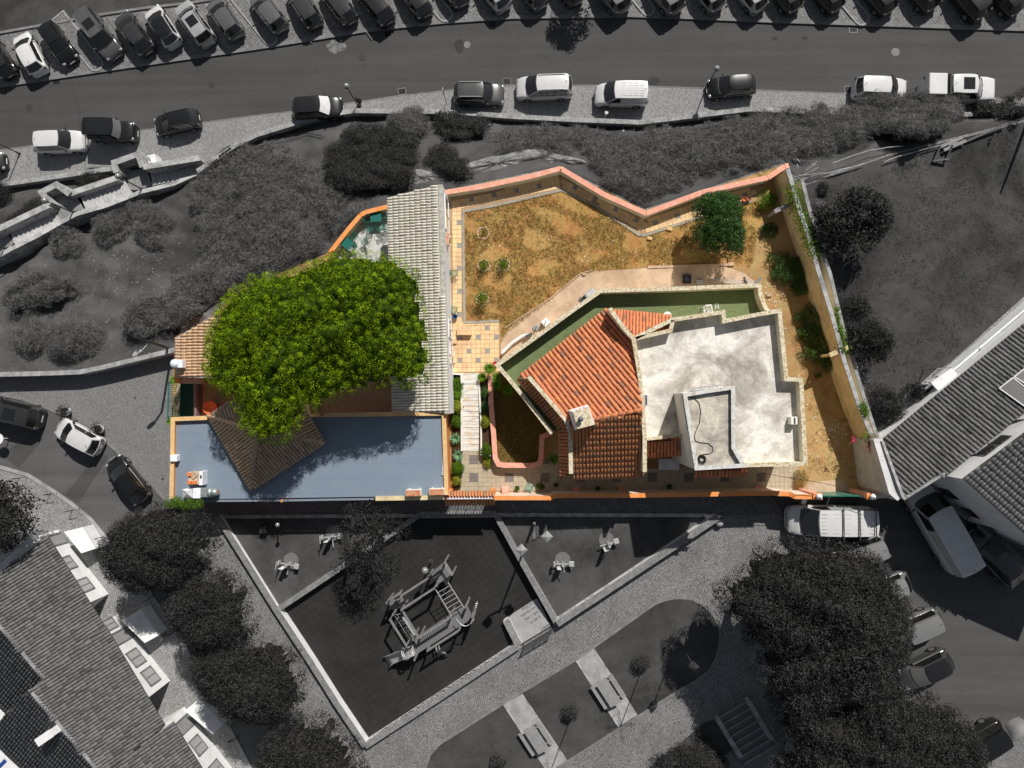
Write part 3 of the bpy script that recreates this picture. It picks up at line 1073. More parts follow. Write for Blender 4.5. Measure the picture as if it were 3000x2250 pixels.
wall('lawn_wall', 'white graffitied wall with stone coping along the right grass triangle', [(1632, 1828), (1880, 1665), (2105, 1515)], -0.5, 0.75, 0.2, white_grey, cop, joints=0.22)
wall('steps_wall', 'sloping stone topped wall on the left of the playground steps', [(1482, 1817), (1520, 1892)], -1.6, [0.1, 0.42], 0.22, white_grey, cop, joints=0.22)
k = M(); k.poly([P(2062, 1509, 0.75), P(2117, 1514, 0.75), P(2085, 1532, 0.75)], -0.2, 0.5); tag(k.build('wall_tip', white_grey), 'pointed white end of the lawn wall by the cobbled square', 'wall')
wall('grass_edge', 'thin dark kerb wall along the alley beside left grass triangle', [(648, 1514), (1220, 1511)], -0.2, 0.16, 0.1, wall_grey, cap_grey)
wall('grass_edge', 'thin dark kerb wall along the alley beside right grass triangle', [(1461, 1508), (2060, 1510)], -0.2, 0.16, 0.1, wall_grey, cap_grey)

# painted and scrawled marks on the pale wall faces
def text_on(body, o3, xdir, updir, size, m, parent, name='lettering', sx=1.0):
    cu = bpy.data.curves.new(name, 'FONT')
    cu.body = body
    cu.size = size
    cu.extrude = 0.001
    o = bpy.data.objects.new(name, cu)
    COL.objects.link(o)
    x = Vector(xdir).normalized(); y = Vector(updir).normalized(); z = x.cross(y).normalized(); y = z.cross(x)
    off = OFF.get(parent.name, Vector((0, 0, 0)))
    o.parent = parent
    o.matrix_local = Matrix.Translation(Vector(o3) - off) @ Matrix((x * sx, y, z)).transposed().to_4x4()
    bpy.context.view_layer.update()
    me = bpy.data.meshes.new_from_object(o.evaluated_get(bpy.context.evaluated_depsgraph_get()))
    me.materials.clear(); me.materials.append(m)
    mw = o.matrix_local.copy()
    bpy.data.objects.remove(o)
    o = bpy.data.objects.new(name, me)
    COL.objects.link(o)
    o.parent = parent
    o.matrix_local = mw
    return o


ink = mat('spray_ink', 0.02, 0.9, 0.1, bumpk=0)
# steps down into the playground
STL, STR = P(1477, 1812, PGZ), P(1573, 1752, PGZ)
SBL, SBR = P(1526, 1887, 0), P(1614, 1834, 0)
st = thing('playground_steps', 'pale concrete steps with scrawled names leading down into the playground', 'steps', (STL.x, STL.y, PGZ))
ns = 6
stepm = mat('pale_step_concrete', 0.3, 0.85, 0.15, 1.2, col2=0.22, amt=0.5, s2=1.4, bs_=18)
for i in range(ns):
    l0, r0 = STL.lerp(SBL, i / ns), STR.lerp(SBR, i / ns)
    k = M(); z = PGZ + 0.4 * (i + 1) / ns - 0.01
    k.poly([l0, r0, SBR, SBL], PGZ - 0.2 + 0.01 * i, z)
    k.build('step', stepm, st)
xd = (STL - STR); xd.z = 0
for i, s in enumerate(('uck Filipe', 'uck Squidna', 'uck. Celha', '2.ND O')):
    q = STR.lerp(SBR, (i + 0.15) / ns) + xd * 0.13
    q.z = PGZ + 0.4 * (i + 1) / ns - 0.006
    dn = (STR - SBR); dn.z = 0
    text_on(s, (q.x, q.y, q.z), xd, -dn, 0.27, ink, st)
# scrawl along the square-side wall
gp = bpy.data.objects['playground_wall.001']
A_, B_ = P(1069, 2187, 0.4), P(1520, 1892, 0.4)
d = (B_ - A_); d.z = 0; nrm = Vector((-d.y, d.x, 0)).normalized()
if nrm.y < 0: nrm = -nrm
for f, s, sz in ((0.96, 'MAN', 0.3), (0.80, 'PANTERA', 0.42), (0.60, 'GRAU', 0.42), (0.45, 'CREW ONE', 0.36), (0.3, 'SOUL UH', 0.4), (0.14, 'WKS 72', 0.36)):
    q = A_.lerp(B_, f) + nrm * 0.185; q.z = -0.12
    text_on(s, q, -d, (0, 0, 1), sz, ink, gp, sx=1.5)
k = M()
for i in range(5):
    q0 = A_.lerp(B_, 0.1 + 0.17 * i) + nrm * 0.187
    pts = [q0 + d.normalized() * (1.6 * s / 14) + Vector((0, 0, -0.35 + 0.2 * math.sin(s * 1.3 + i))) for s in range(15)]
    k.tube(pts, 0.018, 4)
k.build('painted_swirls', ink, gp)
lw = bpy.data.objects['lawn_wall']
A_, B_ = P(1632, 1828, 0.75), P(2105, 1515, 0.75)
d = (B_ - A_); d.z = 0; nrm = Vector((-d.y, d.x, 0)).normalized()
if nrm.y < 0: nrm = -nrm
for f, s, sz in ((0.05, 'GUERRA', 0.34), (0.13, 'CESAR', 0.36), (0.2, 'T', 0.36), (0.335, 'O', 0.4), (0.5, 'N. 4', 0.25)):
    q = A_.lerp(B_, f) + nrm * 0.206; q.z = 0.18
    text_on(s, q, -d, (0, 0, 1), sz, ink, lw, sx=1.4)
k = M(); q = A_.lerp(B_, 0.21) + nrm * 0.21; q.z = 0.35; k.bar(q, q + d.normalized() * 0.4, 0.02, 0.06); k.build('wall_slot', dark_m, lw)

# barrier rail above the steps
t = thing('handrail', 'dark steel barrier with mesh infill at the top of the playground steps', 'railing', (SBL.x, SBL.y, 0))
e = (SBR - SBL).normalized(); o0 = SBL + Vector((0.12, -0.16, 0))
L = (SBR - SBL).length
f = M()
for i in range(3):
    p = o0 + e * (0.15 + (L - 0.3) * i / 2)
    f = M(); f.bar(p, p + Vector((0, 0, 0.95)), 0.05); f.build('post', steel_g, t)
f = M(); f.bar(o0 + Vector((0, 0, 0.95)), o0 + e * L + Vector((0, 0, 0.95)), 0.05)
f.bar(o0 + Vector((0, 0, 0.18)), o0 + e * L + Vector((0, 0, 0.18)), 0.04); f.build('rail', steel_g, t)
f = M()
for i in range(34):
    p = o0 + e * (0.15 + (L - 0.3) * i / 33); f.bar(p + Vector((0, 0, 0.18)), p + Vector((0, 0, 0.93)), 0.012)
for i in range(9):
    zz = 0.2 + i * 0.08; f.bar(o0 + Vector((0, 0, zz)), o0 + e * L + Vector((0, 0, zz)), 0.012)
f.build('mesh_infill', steel_g, t)

# ---- broad steps at the lower right of the square
t = thing('broad_steps', 'broad dark paved steps with pale strips painting sunlit risers under the big tree', 'steps', P(2100, 2100, 0))
a0, b0 = P(2100, 2103, 0), P(2186, 2052, 0)
dn = Vector((b0.y - a0.y, -(b0.x - a0.x), 0)).normalized()
stp = mat('dark_step_paving', 0.13, 0.85, 0.2, bs_=16)
for i in range(8):
    k = M(); k.poly([a0 + dn * 0.45 * i, b0 + dn * 0.45 * i, b0 + dn * 3.9, a0 + dn * 3.9], -0.05 + 0.002 * i, 0.12 * (i + 1)); k.build('step', stp, t)
k = M()
for i in range(8):
    k.bar(a0 + dn * (0.45 * i + 0.03) + Vector((0, 0, 0.12 * (i + 1))), b0 + dn * (0.45 * i + 0.03) + Vector((0, 0, 0.12 * (i + 1))), 0.07, 0.03)
k.build('riser_light_strip', conc_grey, t)  # pale strips paint the sunlight that catches the risers
wall('steps_wall', 'low grey flank wall left of the broad dark steps', [(2100, 2103), (2172, 2222)], -0.2, [0.35, 1.3], 0.14, wall_grey, cap_grey, joints=0.5)
wall('steps_wall', 'low grey flank wall right of the broad dark steps by the tree', [(2190, 2050), (2262, 2170)], -0.2, [0.35, 1.3], 0.14, wall_grey, cap_grey, joints=0.5)
k = M(); k.poly(PP([(2060, 2120), (2100, 2105), (2150, 2192), (2080, 2235), (1990, 2180)]), 0, 0.12); tag(k.build('planting_bed', lawn_m), kind='structure')

# ---- stairs climbing the bank on the left
stair_m = mat('stair_stone', 0.42, 0.85, 0.15, 1.5, col2=0.26, amt=0.5, s2=2, bs_=16)
sw = thing('bank_stairs', 'long flight of pale stone stairs with landings climbing the bank at left', 'stairs', P(577, 500, ZR))


def flight(p0, z0, p1, z1, n, wid):
    a, b = P(p0[0], p0[1], z0), P(p1[0], p1[1], z1)
    d = Vector((b.x - a.x, b.y - a.y, 0)); s = Vector((-d.y, d.x, 0)).normalized() * wid / 2
    for i in range(n):
        q = a + d * i / n; e = a + d * (i + 1.0) / n
        z = z0 + (z1 - z0) * (i + 1) / n
        k = M(); k.poly([q + s, e + s * 1.0, e - s, q - s], z - 0.5, z); k.build('step', stair_m, sw)


flight((577, 488), ZR + 0.06, (436, 513), -6.5, 11, 1.9)
flight((372, 540), -6.5, (234, 592), -5.0, 11, 1.9)
flight((166, 628), -5.0, (28, 694), -3.5, 11, 1.9)
land_m = cob_walk
for pts, z, nm in (([(436, 492), (385, 500), (345, 470), (330, 500), (352, 520), (372, 520), (380, 556), (420, 556), (446, 532)], -6.5, 'landing'), ([(234, 572), (200, 578), (165, 555), (140, 575), (152, 610), (170, 650), (222, 628), (250, 610)], -5.0, 'landing'),
                   ([(28, 675), (0, 665), (-60, 700), (-60, 800), (16, 745), (40, 712)], -3.5, 'landing')):
    q = PP(pts, z)
    k = M(); k.poly(q, z - 2.0, z); k.build(nm, land_m, sw)
k = M()
k.strip([P(600, 497, ZR + 0.35), P(577, 507, ZR + 0.35), P(509, 538, -7.0), P(436, 556, -6.3), P(417, 560, -6.2)], 0.17, ZR - 1.5, None)
k.strip([P(417, 560, -6.2), P(388, 572, -6.2), P(305, 604, -5.2), P(240, 622, -4.7), P(221, 628, -4.7)], 0.17, ZR - 1.5, None)
k.strip([P(221, 628, -4.7), P(176, 652, -4.7), P(110, 690, -3.9), P(30, 730, -3.2), P(-60, 782, -3.2)], 0.17, ZR - 1.5, None)
k.build('outer_wall', wall_grey, sw)
# walls on the upper side of the flights
for i, (pts, zs) in enumerate((([(585, 463), (500, 477), (420, 490)], (-6.95, -6.1, -5.3)), ([(344, 521), (260, 549), (203, 568)], (-5.6, -4.7, -4.2)), ([(142, 602), (70, 636), (-30, 684)], (-3.9, -3.2, -2.3)))):
    k = M(); k.strip([P(a, b, z) for (a, b), z in zip(pts, zs)], 0.19, ZR - 1, None); k.build('upper_wall', wall_grey, sw)
    k = M(); k.strip([P(a, b, z) + Vector((0, 0, 0.06)) for (a, b), z in zip(pts, zs)], 0.24, 0, None, dz=0.06); k.build('coping', cap_grey, sw)
for pts, z in (([(340, 505), (334, 476), (404, 451), (417, 489)], -5.3), ([(148, 598), (121, 563), (165, 540), (203, 568)], -3.95)):
    k = M(); k.strip(PP(pts, z), 0.19, ZR - 1, z - 0.06); k.build('landing_wall', wall_grey, sw)
    k = M(); k.strip(PP(pts, z), 0.24, z - 0.06, z); k.build('coping', cap_grey, sw)
k = M(); k.poly(PP([(420, 460), (452, 450), (460, 480), (432, 485)], -6.9), ZR, -6.9); k.build('wall_block', white_grey, sw)
k = M(); k.slab([P(407, 452, -5.35), P(441, 475, -6.6), P(444, 482, -6.6), P(419, 488, -5.35)], 0.05); k.build('white_ramp', white_grey, sw)

# ---- property walls
wall('garden_wall', 'salmon topped zigzag garden wall on the rocky edge above the bank', [(1304, 563), (1420, 545), (1560, 515), (1643, 493), (1770, 570), (1893, 625), (2060, 562), (2250, 520), (2300, 487), (2312, 484)], -1.5, 0.95, 0.13, cream2_m, pink_m, joints=1.05, capw=0.05)
t = wall('boundary_wall', 'tall cream boundary wall with vines along the right side of the garden', [(2308, 494), (2345, 620), (2372, 700), (2400, 800), (2440, 930), (2475, 1060), (2515, 1180), (2560, 1290), (2600, 1400), (2618, 1450)], -1.0, 2.5, 0.12, cream_m, wall_grey, capw=0.02)
wall('boundary_wall', 'pale grey outer leaf of the boundary wall facing the dark lawn', [(2350, 525), (2366, 590), (2392, 690), (2432, 800), (2470, 960), (2500, 1060), (2530, 1160), (2574, 1290)], -1.0, 1.9, 0.1, white_grey, cap_grey, capw=0.02)
for (x, y), z, lab in (((2300, 607), 1.6, 'grey concrete slab bench jutting from the boundary wall near the salmon corner'), ((2462, 1028), 2.3, 'small cream pier sticking out of the middle of the boundary wall')):
    q = P(x, y, z)
    t = M(); t.bar(q - Vector((0.75, 0.3, 0)), q + Vector((0.5, 0.25, 0)), 0.3, 0.12); t.bar(q - Vector((0.65, 0.26, 0.06)), q - Vector((0.65, 0.26, z)), 0.18, 0.18)
    tag(t.build('wall_pier', cream_m if z > 2 else conc_grey), lab, 'pier')

# tiled garden walk
tile_y = mat('yellow_paving_tile', (0.74, 0.5, 0.27), 0.8, 0.12, 0.9, col2=(0.55, 0.33, 0.2), amt=0.6, s2=0.8, bs_=10)
tile_g = mat('grey_paving_tile', (0.25, 0.24, 0.22), 0.8, 0.2, 3, bs_=10)
joint_m = mat('tile_joint', (0.35, 0.24, 0.14), 0.9, 0.2)
WALK = [(1327, 1088), (1327, 700), (1310, 575), (1420, 560), (1560, 528), (1643, 508), (1770, 582), (1893, 640), (2060, 580), (2245, 538), (2200, 590), (2040, 638), (1890, 688), (1870, 686), (1740, 598), (1645, 556), (1620, 562),
        (1460, 600), (1352, 617), (1355, 940), (1366, 945), (1463, 941), (1466, 1088)]
wk = sheet('tiled_walk', PP(WALK), joint_m, 0.03)
ar = [[(1327, 1092), (1327, 600), (1352, 600), (1352, 941), (1463, 941), (1466, 1092)],
      [(1312, 585), (1420, 565), (1560, 533), (1643, 513), (1645, 552), (1460, 594), (1352, 611), (1327, 620)],
      [(1643, 513), (1770, 587), (1893, 645), (1885, 680), (1740, 594), (1645, 552)],
      [(1893, 645), (2060, 585), (2240, 543), (2190, 588), (2040, 632), (1885, 680)]]
dirs = [((1327, 1090), (1460, 1089)), ((1352, 611), (1645, 552)), ((1645, 552), (1885, 680)), ((1893, 683), (2200, 588))]
for i, (a, d_) in enumerate(zip(ar, dirs)):
    pave(wk, 'walk', PP(a), P(*d_[0]), P(*d_[1]), 0.34, 0.34, 0.032, 0.018, tile_y, 'tile', gap=0.02, alt=(lambda i_, j_: (i_ % 4 == 1 and j_ % 5 == 2) or (i_ % 4 == 3 and j_ % 5 == 4)) if i == 0 else (lambda i_, j_: i_ % 5 == 2 and j_ % 3 == 1), altm=tile_g)
k = M(); k.strip(PP([(1463, 941), (1361, 945), (1357, 620), (1460, 601), (1620, 563), (1645, 557), (1740, 600), (1870, 688), (1890, 690), (2040, 640), (2200, 590)]), 0.1, 0, 0.075)
tag(k.build('walk_edging', mat('walk_edge_grey', (0.3, 0.27, 0.22), 0.85, 0.2)), kind='structure')
# grey paved court south of the houses
tile_b = mat('beige_paving_tile', (0.42, 0.36, 0.26), 0.8, 0.1, 0.8, col2=(0.3, 0.25, 0.18), amt=0.5, s2=0.8, bs_=10)
tile_d = mat('dark_paving_tile', (0.17, 0.15, 0.14), 0.8, 0.15, 3, bs_=10)
COURT = [(1345, 1438), (1349, 1317), (1408, 1317), (1410, 1330), (1500, 1352), (1580, 1362), (1660, 1300), (1700, 1390), (2330, 1340), (2340, 1380), (2325, 1440), (2200, 1443)]
ct = sheet('paved_court', PP(COURT), joint_m, 0.02)
pave(ct, 'court', PP(COURT), P(1349, 1438), P(2200, 1438), 0.325, 0.325, 0.024, 0.016, tile_b, 'tile', gap=0.014,
     alt=lambda i, j: (i // 2) % 4 == 1 and (j in (2, 3) or j in (6, 7)) and (i // 2) < 99, altm=tile_d)
# marble steps beside the left house
ms_ = thing('marble_steps', 'row of broad pale veined marble steps between the flower beds', 'steps', P(1380, 1205, 0))
m_, nt_, b_ = newmat('veined_marble')
co_ = coords(nt_)
wv_ = N(nt_, 'TexWave', Scale=0.35, Distortion=11.0, Detail=4)
mp_ = N(nt_, 'Mapping'); mp_.inputs['Rotation'].default_value = (0, 0, 1.45); mp_.inputs['Scale'].default_value = (1, 2.2, 1)
nt_.links.new(co_, mp_.inputs[0]); nt_.links.new(mp_.outputs[0], wv_.inputs['Vector'])
c_ = mixc(nt_, ramp(nt_, wv_.outputs['Fac'], 0.0, 0.3), (0.5, 0.49, 0.5), (0.74, 0.7, 0.62))
c_ = mixc(nt_, ramp(nt_, noise(nt_, co_, 2.2, 5), 0.5, 0.7), c_, (0.66, 0.5, 0.32))
nt_.links.new(c_, b_.inputs['Base Color']); b_.inputs['Roughness'].default_value = 0.5
ysteps = [1092, 1120, 1151, 1167, 1184, 1200, 1215, 1230, 1247, 1263, 1279, 1296, 1317]
for i in range(12):
    k = M()
    z = 0.42 - 0.03 * i
    k.poly(PP([(1355, ysteps[i] + 1), (1403 + i * 0.2, ysteps[i] + 1), (1403 + i * 0.2, ysteps[i + 1] + 5), (1355, ysteps[i + 1] + 5)], z), 0.0, z - 0.002 * i)
    k.build('step', m_, ms_)
bord = mat('white_border_stone', (0.7, 0.66, 0.58), 0.8, 0.1)
k = M(); k.strip(PP([(1321, 1094), (1352, 1096), (1353, 1322)], 0.5), 0.07, 0, 0.5); k.strip(PP([(1403, 1120), (1409, 1230), (1410, 1332), (1438, 1334)], 0.5), 0.06, 0, 0.5); k.build('border', bord, ms_)
sheet('flower_bed', PP([(1322, 1098), (1350, 1098), (1352, 1300), (1350, 1430), (1326, 1430)]), bed_m, 0.16)
sheet('flower_bed', PP([(1407, 1110), (1434, 1110), (1440, 1330), (1412, 1330)]), bed_m, 0.3)
# low salmon wall round the sunken lawn
wall('garden_wall', 'low salmon pink wall with rounded corners round the small shaded lawn', [(1437, 1100), (1438, 1180), (1446, 1270), (1451, 1342), (1460, 1360), (1475, 1363), (1560, 1364), (1580, 1358), (1585, 1342), (1588, 1280), (1614, 1268)],
     -0.3, 0.75, 0.15, pinkw_m, pink_m, capw=0.03)
sheet('small_lawn', PP([(1442, 1100), (1500, 1090), (1600, 1262), (1582, 1285), (1580, 1355), (1462, 1357)]), soil('shaded_dry_lawn', ((0.16, 0.1, 0.03), (0.12, 0.08, 0.03)), (0.2, 0.14, 0.03), 1.2, 0.35, 0.6), 0.25)
# front wall on the alley: orange outer face seen edge-on, pale inner face
wall('front_wall', 'pale pink garden front wall with orange coping along the alley', [(1448, 1459), (1615, 1459), (1622, 1454), (1660, 1452), (1845, 1452), (2290, 1445)], -0.3, 2.3, 0.1, pinkw_m, orange_m, capw=0.05)
wall('front_wall', 'orange topped front wall curving up to the left gate pier', [(2268, 1446), (2312, 1447), (2330, 1455), (2392, 1456)], -0.3, [2.3, 2.35, 2.65, 2.8], 0.1, pinkw_m, orange_m, capw=0.06)
wall('front_wall', 'pale end of the front wall between the right gate pier and the grey house', [(2560, 1455), (2614, 1453)], -0.3, 2.5, 0.1, pinkw_m, pinkw_m)
for (x, y), lab in (((2398, 1455), 'left salmon gate pier with a white ball finial'), ((2556, 1455), 'right salmon gate pier with a white ball finial')):
    q = P(x, y, 3.0)
    t = thing('gate_pier', lab, 'gate pier', (q.x, q.y, 0), 0, 'gate piers')
    k = M(); k.box((q.x, q.y, 1.4), (0.5, 0.36, 2.8)); k.build('shaft', pink_m, t, bev=0.01)
    k = M(); k.box((q.x, q.y, 2.84), (0.62, 0.46, 0.08)); k.build('coping', orange_m, t, bev=0.01)
    k = M(); k.lathe((q.x, q.y, 2.88), [(0.1, 0), (0.1, 0.06), (0.17, 0.12), (0.21, 0.22), (0.19, 0.32), (0.12, 0.4), (0.05, 0.45), (0.02, 0.52)], 16); k.build('finial', mat('white_stone_finial', (0.7, 0.76, 0.85), 0.6, 0.05, bumpk=0), t, smooth=True)
t = thing('metal_gate', 'dark green sheet metal gate with painted-in pale reflections between the two gate piers', 'gate', P(2480, 1452, 0))
a0, b0 = P(2410, 1453, 2.2), P(2545, 1453, 2.2)
for i in range(2):
    p0, p1 = a0.lerp(b0, i * 0.5 + 0.01), a0.lerp(b0, i * 0.5 + 0.49)
    k = M(); k.box(((p0.x + p1.x) / 2, p0.y, 1.15), (p1.x - p0.x, 0.04, 2.1)); k.build('leaf', mat('green_gate_sheet', (0.05, 0.16, 0.12), 0.35, 0.2, 3, col2=(0.3, 0.42, 0.4), amt=0.6, s2=1.5, lo=0.55, hi=0.62), t)  # pale patches in the sheet colour imitate reflections
    k = M(); k.strip([Vector((p0.x, p0.y, 0)), Vector((p1.x, p0.y, 0))], 0.035, 2.2, 2.27); k.build('top_rail', green_m, t)
sheet('gate_threshold', PP([(2360, 1412), (2470, 1405), (2500, 1440), (2540, 1452), (2370, 1452)]), path_m, 0.03)
# inner buttresses of the front wall
for x, lab in ((1480, 'salmon buttress inside the front wall near the tiled gate'), (1690, 'salmon buttress inside the front wall below the tiled roof corner'), (1825, 'salmon buttress inside the front wall under the roof eaves'), (2236, 'salmon buttress inside the front wall near the right end of the court')):
    q = P(x, 1443, 0.9)
    k = M(); k.add([(q.x - 0.3, q.y + 0.35, 0), (q.x + 0.3, q.y + 0.35, 0), (q.x + 0.3, q.y - 0.2, 0), (q.x - 0.3, q.y - 0.2, 0), (q.x - 0.22, q.y + 0.02, 1.15), (q.x + 0.22, q.y + 0.02, 1.15), (q.x + 0.22, q.y - 0.2, 1.15), (q.x - 0.22, q.y - 0.2, 1.15)],
                   [(0, 1, 5, 4), (1, 2, 6, 5), (2, 3, 7, 6), (3, 0, 4, 7), (4, 5, 6, 7), (0, 3, 2, 1)])
    tag(k.build('buttress', pink_m), lab, 'buttress', 'buttresses of the front wall')
# rock outcrops against the garden wall
for i, (cx, cy, rx, ry, rot, lab) in enumerate(((1460, 478, 4.2, 1.2, 0.2, 'rugged pale rock outcrop behind the salmon garden wall peak'), (1240, 520, 2.6, 1.1, 0.1, 'grey rock shelf at the top of the white tiled roof'), (1640, 470, 2.2, 0.8, 0.05, 'small grey rock crest beside the dark scrub'))):
    q = P(cx, cy, -0.7)
    n1 = 26
    vs, fs = [], []
    for j in range(9):
        for i2 in range(n1):
            a = 2 * math.pi * i2 / n1
            f = 1 - j / 8
            jag = 1 + 0.18 * math.sin(a * 3 + i) + 0.08 * math.sin(a * 7 + j * 0.5)
            x = rx * math.cos(a) * (1 - f ** 2 * 0.75 if j else 0.02) * jag
            y = ry * math.sin(a) * (1 - f ** 2 * 0.75 if j else 0.02) * jag
            z = 0.75 * f - 0.7 + random.uniform(-0.05, 0.06) + 0.12 * math.sin(a * 9 + j * 1.3) - 3.0 * (1 - f) ** 3
            vs.append((q.x + x * math.cos(rot) - y * math.sin(rot), q.y + x * math.sin(rot) + y * math.cos(rot), q.z + z))
    for j in range(8):
        for i2 in range(n1):
            fs.append((j * n1 + i2, (j + 1) * n1 + i2, (j + 1) * n1 + (i2 + 1) % n1, j * n1 + (i2 + 1) % n1))
    k = M(); k.add(vs, fs)
    tag(k.build('rock_outcrop', rock_m, smooth=True, sub=1), lab, 'rock')

# ================================================================ ROOF TILES
rt_orange = tilemat('orange_roof_tile', (0.74, 0.25, 0.11), (0.56, 0.17, 0.08), (0.45, 0.27, 0.08), 0.7, dark=(0.17, 0.1, 0.085))
rt_orange2 = tilemat('mossy_orange_roof_tile', (0.64, 0.23, 0.1), (0.48, 0.15, 0.07), (0.5, 0.36, 0.1), 0.95, dark=(0.26, 0.2, 0.16))
rt_white = tilemat('white_roof_tile', (0.84, 0.8, 0.7), (0.72, 0.68, 0.58), (0.5, 0.34, 0.12), 0.25)
rt_peach = tilemat('peach_roof_tile', (0.82, 0.55, 0.36), (0.7, 0.45, 0.26), (0.6, 0.35, 0.1), 0.45)
rt_shade_toned = tilemat('shade_toned_roof_tile', (0.52, 0.38, 0.26), (0.38, 0.27, 0.19), (0.2, 0.14, 0.1), 0.4)
rt_grey = tilemat('grey_roof_tile', (0.15, 0.15, 0.15), (0.075, 0.075, 0.075), (0.26, 0.26, 0.26), 0.5, dark=(0.04, 0.04, 0.04))
rt_grey2 = tilemat('pale_grey_roof_tile', (0.26, 0.26, 0.26), (0.18, 0.18, 0.18), (0.1, 0.1, 0.1), 0.5)
deck_o = mat('roof_deck_red', (0.2, 0.06, 0.03), 0.9, 0.3, 5)
deck_w = mat('roof_deck_pale', (0.45, 0.42, 0.36), 0.9, 0.3, 5)
deck_b = mat('roof_deck_brown', (0.14, 0.1, 0.08), 0.9, 0.3, 5)
deck_g = mat('roof_deck_grey', 0.055, 0.9, 0.3, 5)
TILEMESH = {}


def tilemesh(w_, c_, m):
    key = (round(w_, 3), round(c_, 3), m.name)
    if key in TILEMESH: return TILEMESH[key]
    vs, fs = [], []
    n = 6
    L = c_ * 1.1
    for k in range(2):
        y = -0.02 if k == 0 else L - 0.02
        r = w_ * (0.455 if k == 0 else 0.37)
        for i in range(n + 1):
            a = math.pi * i / n
            vs.append((r * math.cos(a), y, r * math.sin(a) * 0.85 + (0.045 if k == 0 else 0.018)))
    for i in range(n):
        fs.append((i, i + 1, n + 1 + i + 1, n + 1 + i))
    fs.append(tuple(range(n + 1))[::-1])
    me = bpy.data.meshes.new('roof_tile')
    me.from_pydata(vs, [], fs)
    for p in me.polygons[:-1]: p.use_smooth = True
    me.materials.append(m)
    TILEMESH[key] = me
    return me


def troof(parent, key, pts, m, deck, w_=0.24, c_=0.4, limit=300, name='roof', th=0.1, edge=(0, 1), direct=None):
    """tiled slope: pts 3D and coplanar; pts[edge] is the eave; tiles run up from it"""
    pts = [Vector(p) for p in pts]
    d = M(); d.slab(pts, th)
    dk = d.build(name, deck, parent)
    O = pts[edge[0]]
    u = (pts[edge[1]] - O).normalized()
    nrm = Vector((0, 0, 0))
    for i in range(len(pts)):
        a, b = pts[i], pts[(i + 1) % len(pts)]
        nrm += (a - O).cross(b - O)
    nrm.normalize()
    if nrm.z < 0: nrm = -nrm
    v = nrm.cross(u).normalized()
    cen = sum(pts, Vector()) / len(pts)
    if (cen - O).dot(v) < 0:
        v = -v
    X = v.cross(nrm).normalized()
    p2 = [((p - O).dot(u), (p - O).dot(v)) for p in pts]
    i0, i1 = int(math.floor(min(p[0] for p in p2) / w_)), int(math.ceil(max(p[0] for p in p2) / w_))
    j1 = int(math.ceil(max(p[1] for p in p2) / c_))
    R = Matrix((X, v, nrm)).transposed().to_4x4()
    out = []
    j0 = int(math.floor(min(p[1] for p in p2) / c_))
    for i in range(i0, i1):
        for j in range(j0, j1):
            a, b = (i + 0.5) * w_, (j + 0.35) * c_
            if not inpoly(np.array([a]), np.array([b]), p2)[0]: continue
            q = O + u * a + v * (j * c_ - 0.04)
            if not inview(q, 150): continue
            jr = Matrix.Rotation(random.gauss(0, 0.028), 4, 'Z')
            out.append(Matrix.Translation(q + u * random.gauss(0, 0.006) + nrm * random.uniform(0, 0.008)) @ R @ jr)
    cx = P(1500, 1125, 4)
    out.sort(key=lambda q: 0 if inview(q.translation, 0) else 1)
    place(dk, key, tilemesh(w_, c_, m), out, m, 'tile', limit)
    return dk


def ridge(parent, a, b, m, r=0.12, step=0.4, name='ridge_tile'):
    a, b = Vector(a), Vector(b)
    d = b - a
    n = max(1, int(d.length / step))
    x = d.normalized(); s = Vector((0, 0, 1)).cross(x).normalized(); z = x.cross(s)
    vs = []
    me = tilemesh(r * 2.6, step, m)
    R = Matrix((-s if False else x.cross(z), x, z)).transposed().to_4x4()
    for i in range(n):
        o = bpy.data.objects.new(name, me)
        COL.objects.link(o); o.parent = parent
        off = OFF.get(parent.name, Vector((0, 0, 0)))
        o.matrix_local = Matrix.Translation(a + d * i / n - off) @ R


def plane3(a, b, c):
    n = (b - a).cross(c - a).normalized()
    return a, n


def onplane(px, py, pl):
    a, n = pl
    o = Vector((0, 0, CAMZ)); r = P(px, py, 0) - o
    t = (a - o).dot(n) / r.dot(n)
    return o + r * t


def body(parent, pts, z0, z1, m, name='wall'):
    k = M(); k.poly(pts, z0, z1)
    return k.build(name, m, parent)


def inset(pts, k):
    c = sum((Vector((p[0], p[1], 0)) for p in pts), Vector()) / len(pts)
    return [c + (Vector((p[0], p[1], 0)) - c) * k for p in pts]


def parapet(parent, pts, zf, zt_, hw, wm, cm, closed=False, name='parapet'):
    w3 = [P(a, b, zt_) for a, b in pts]
    k = M(); k.strip(w3, hw, zf - 0.3, zt_ - 0.07, closed=closed); k.build(name, wm, parent)
    k = M(); k.strip(w3, hw + 0.035, zt_ - 0.07, zt_, closed=closed); k.build('coping', cm, parent)
    return w3


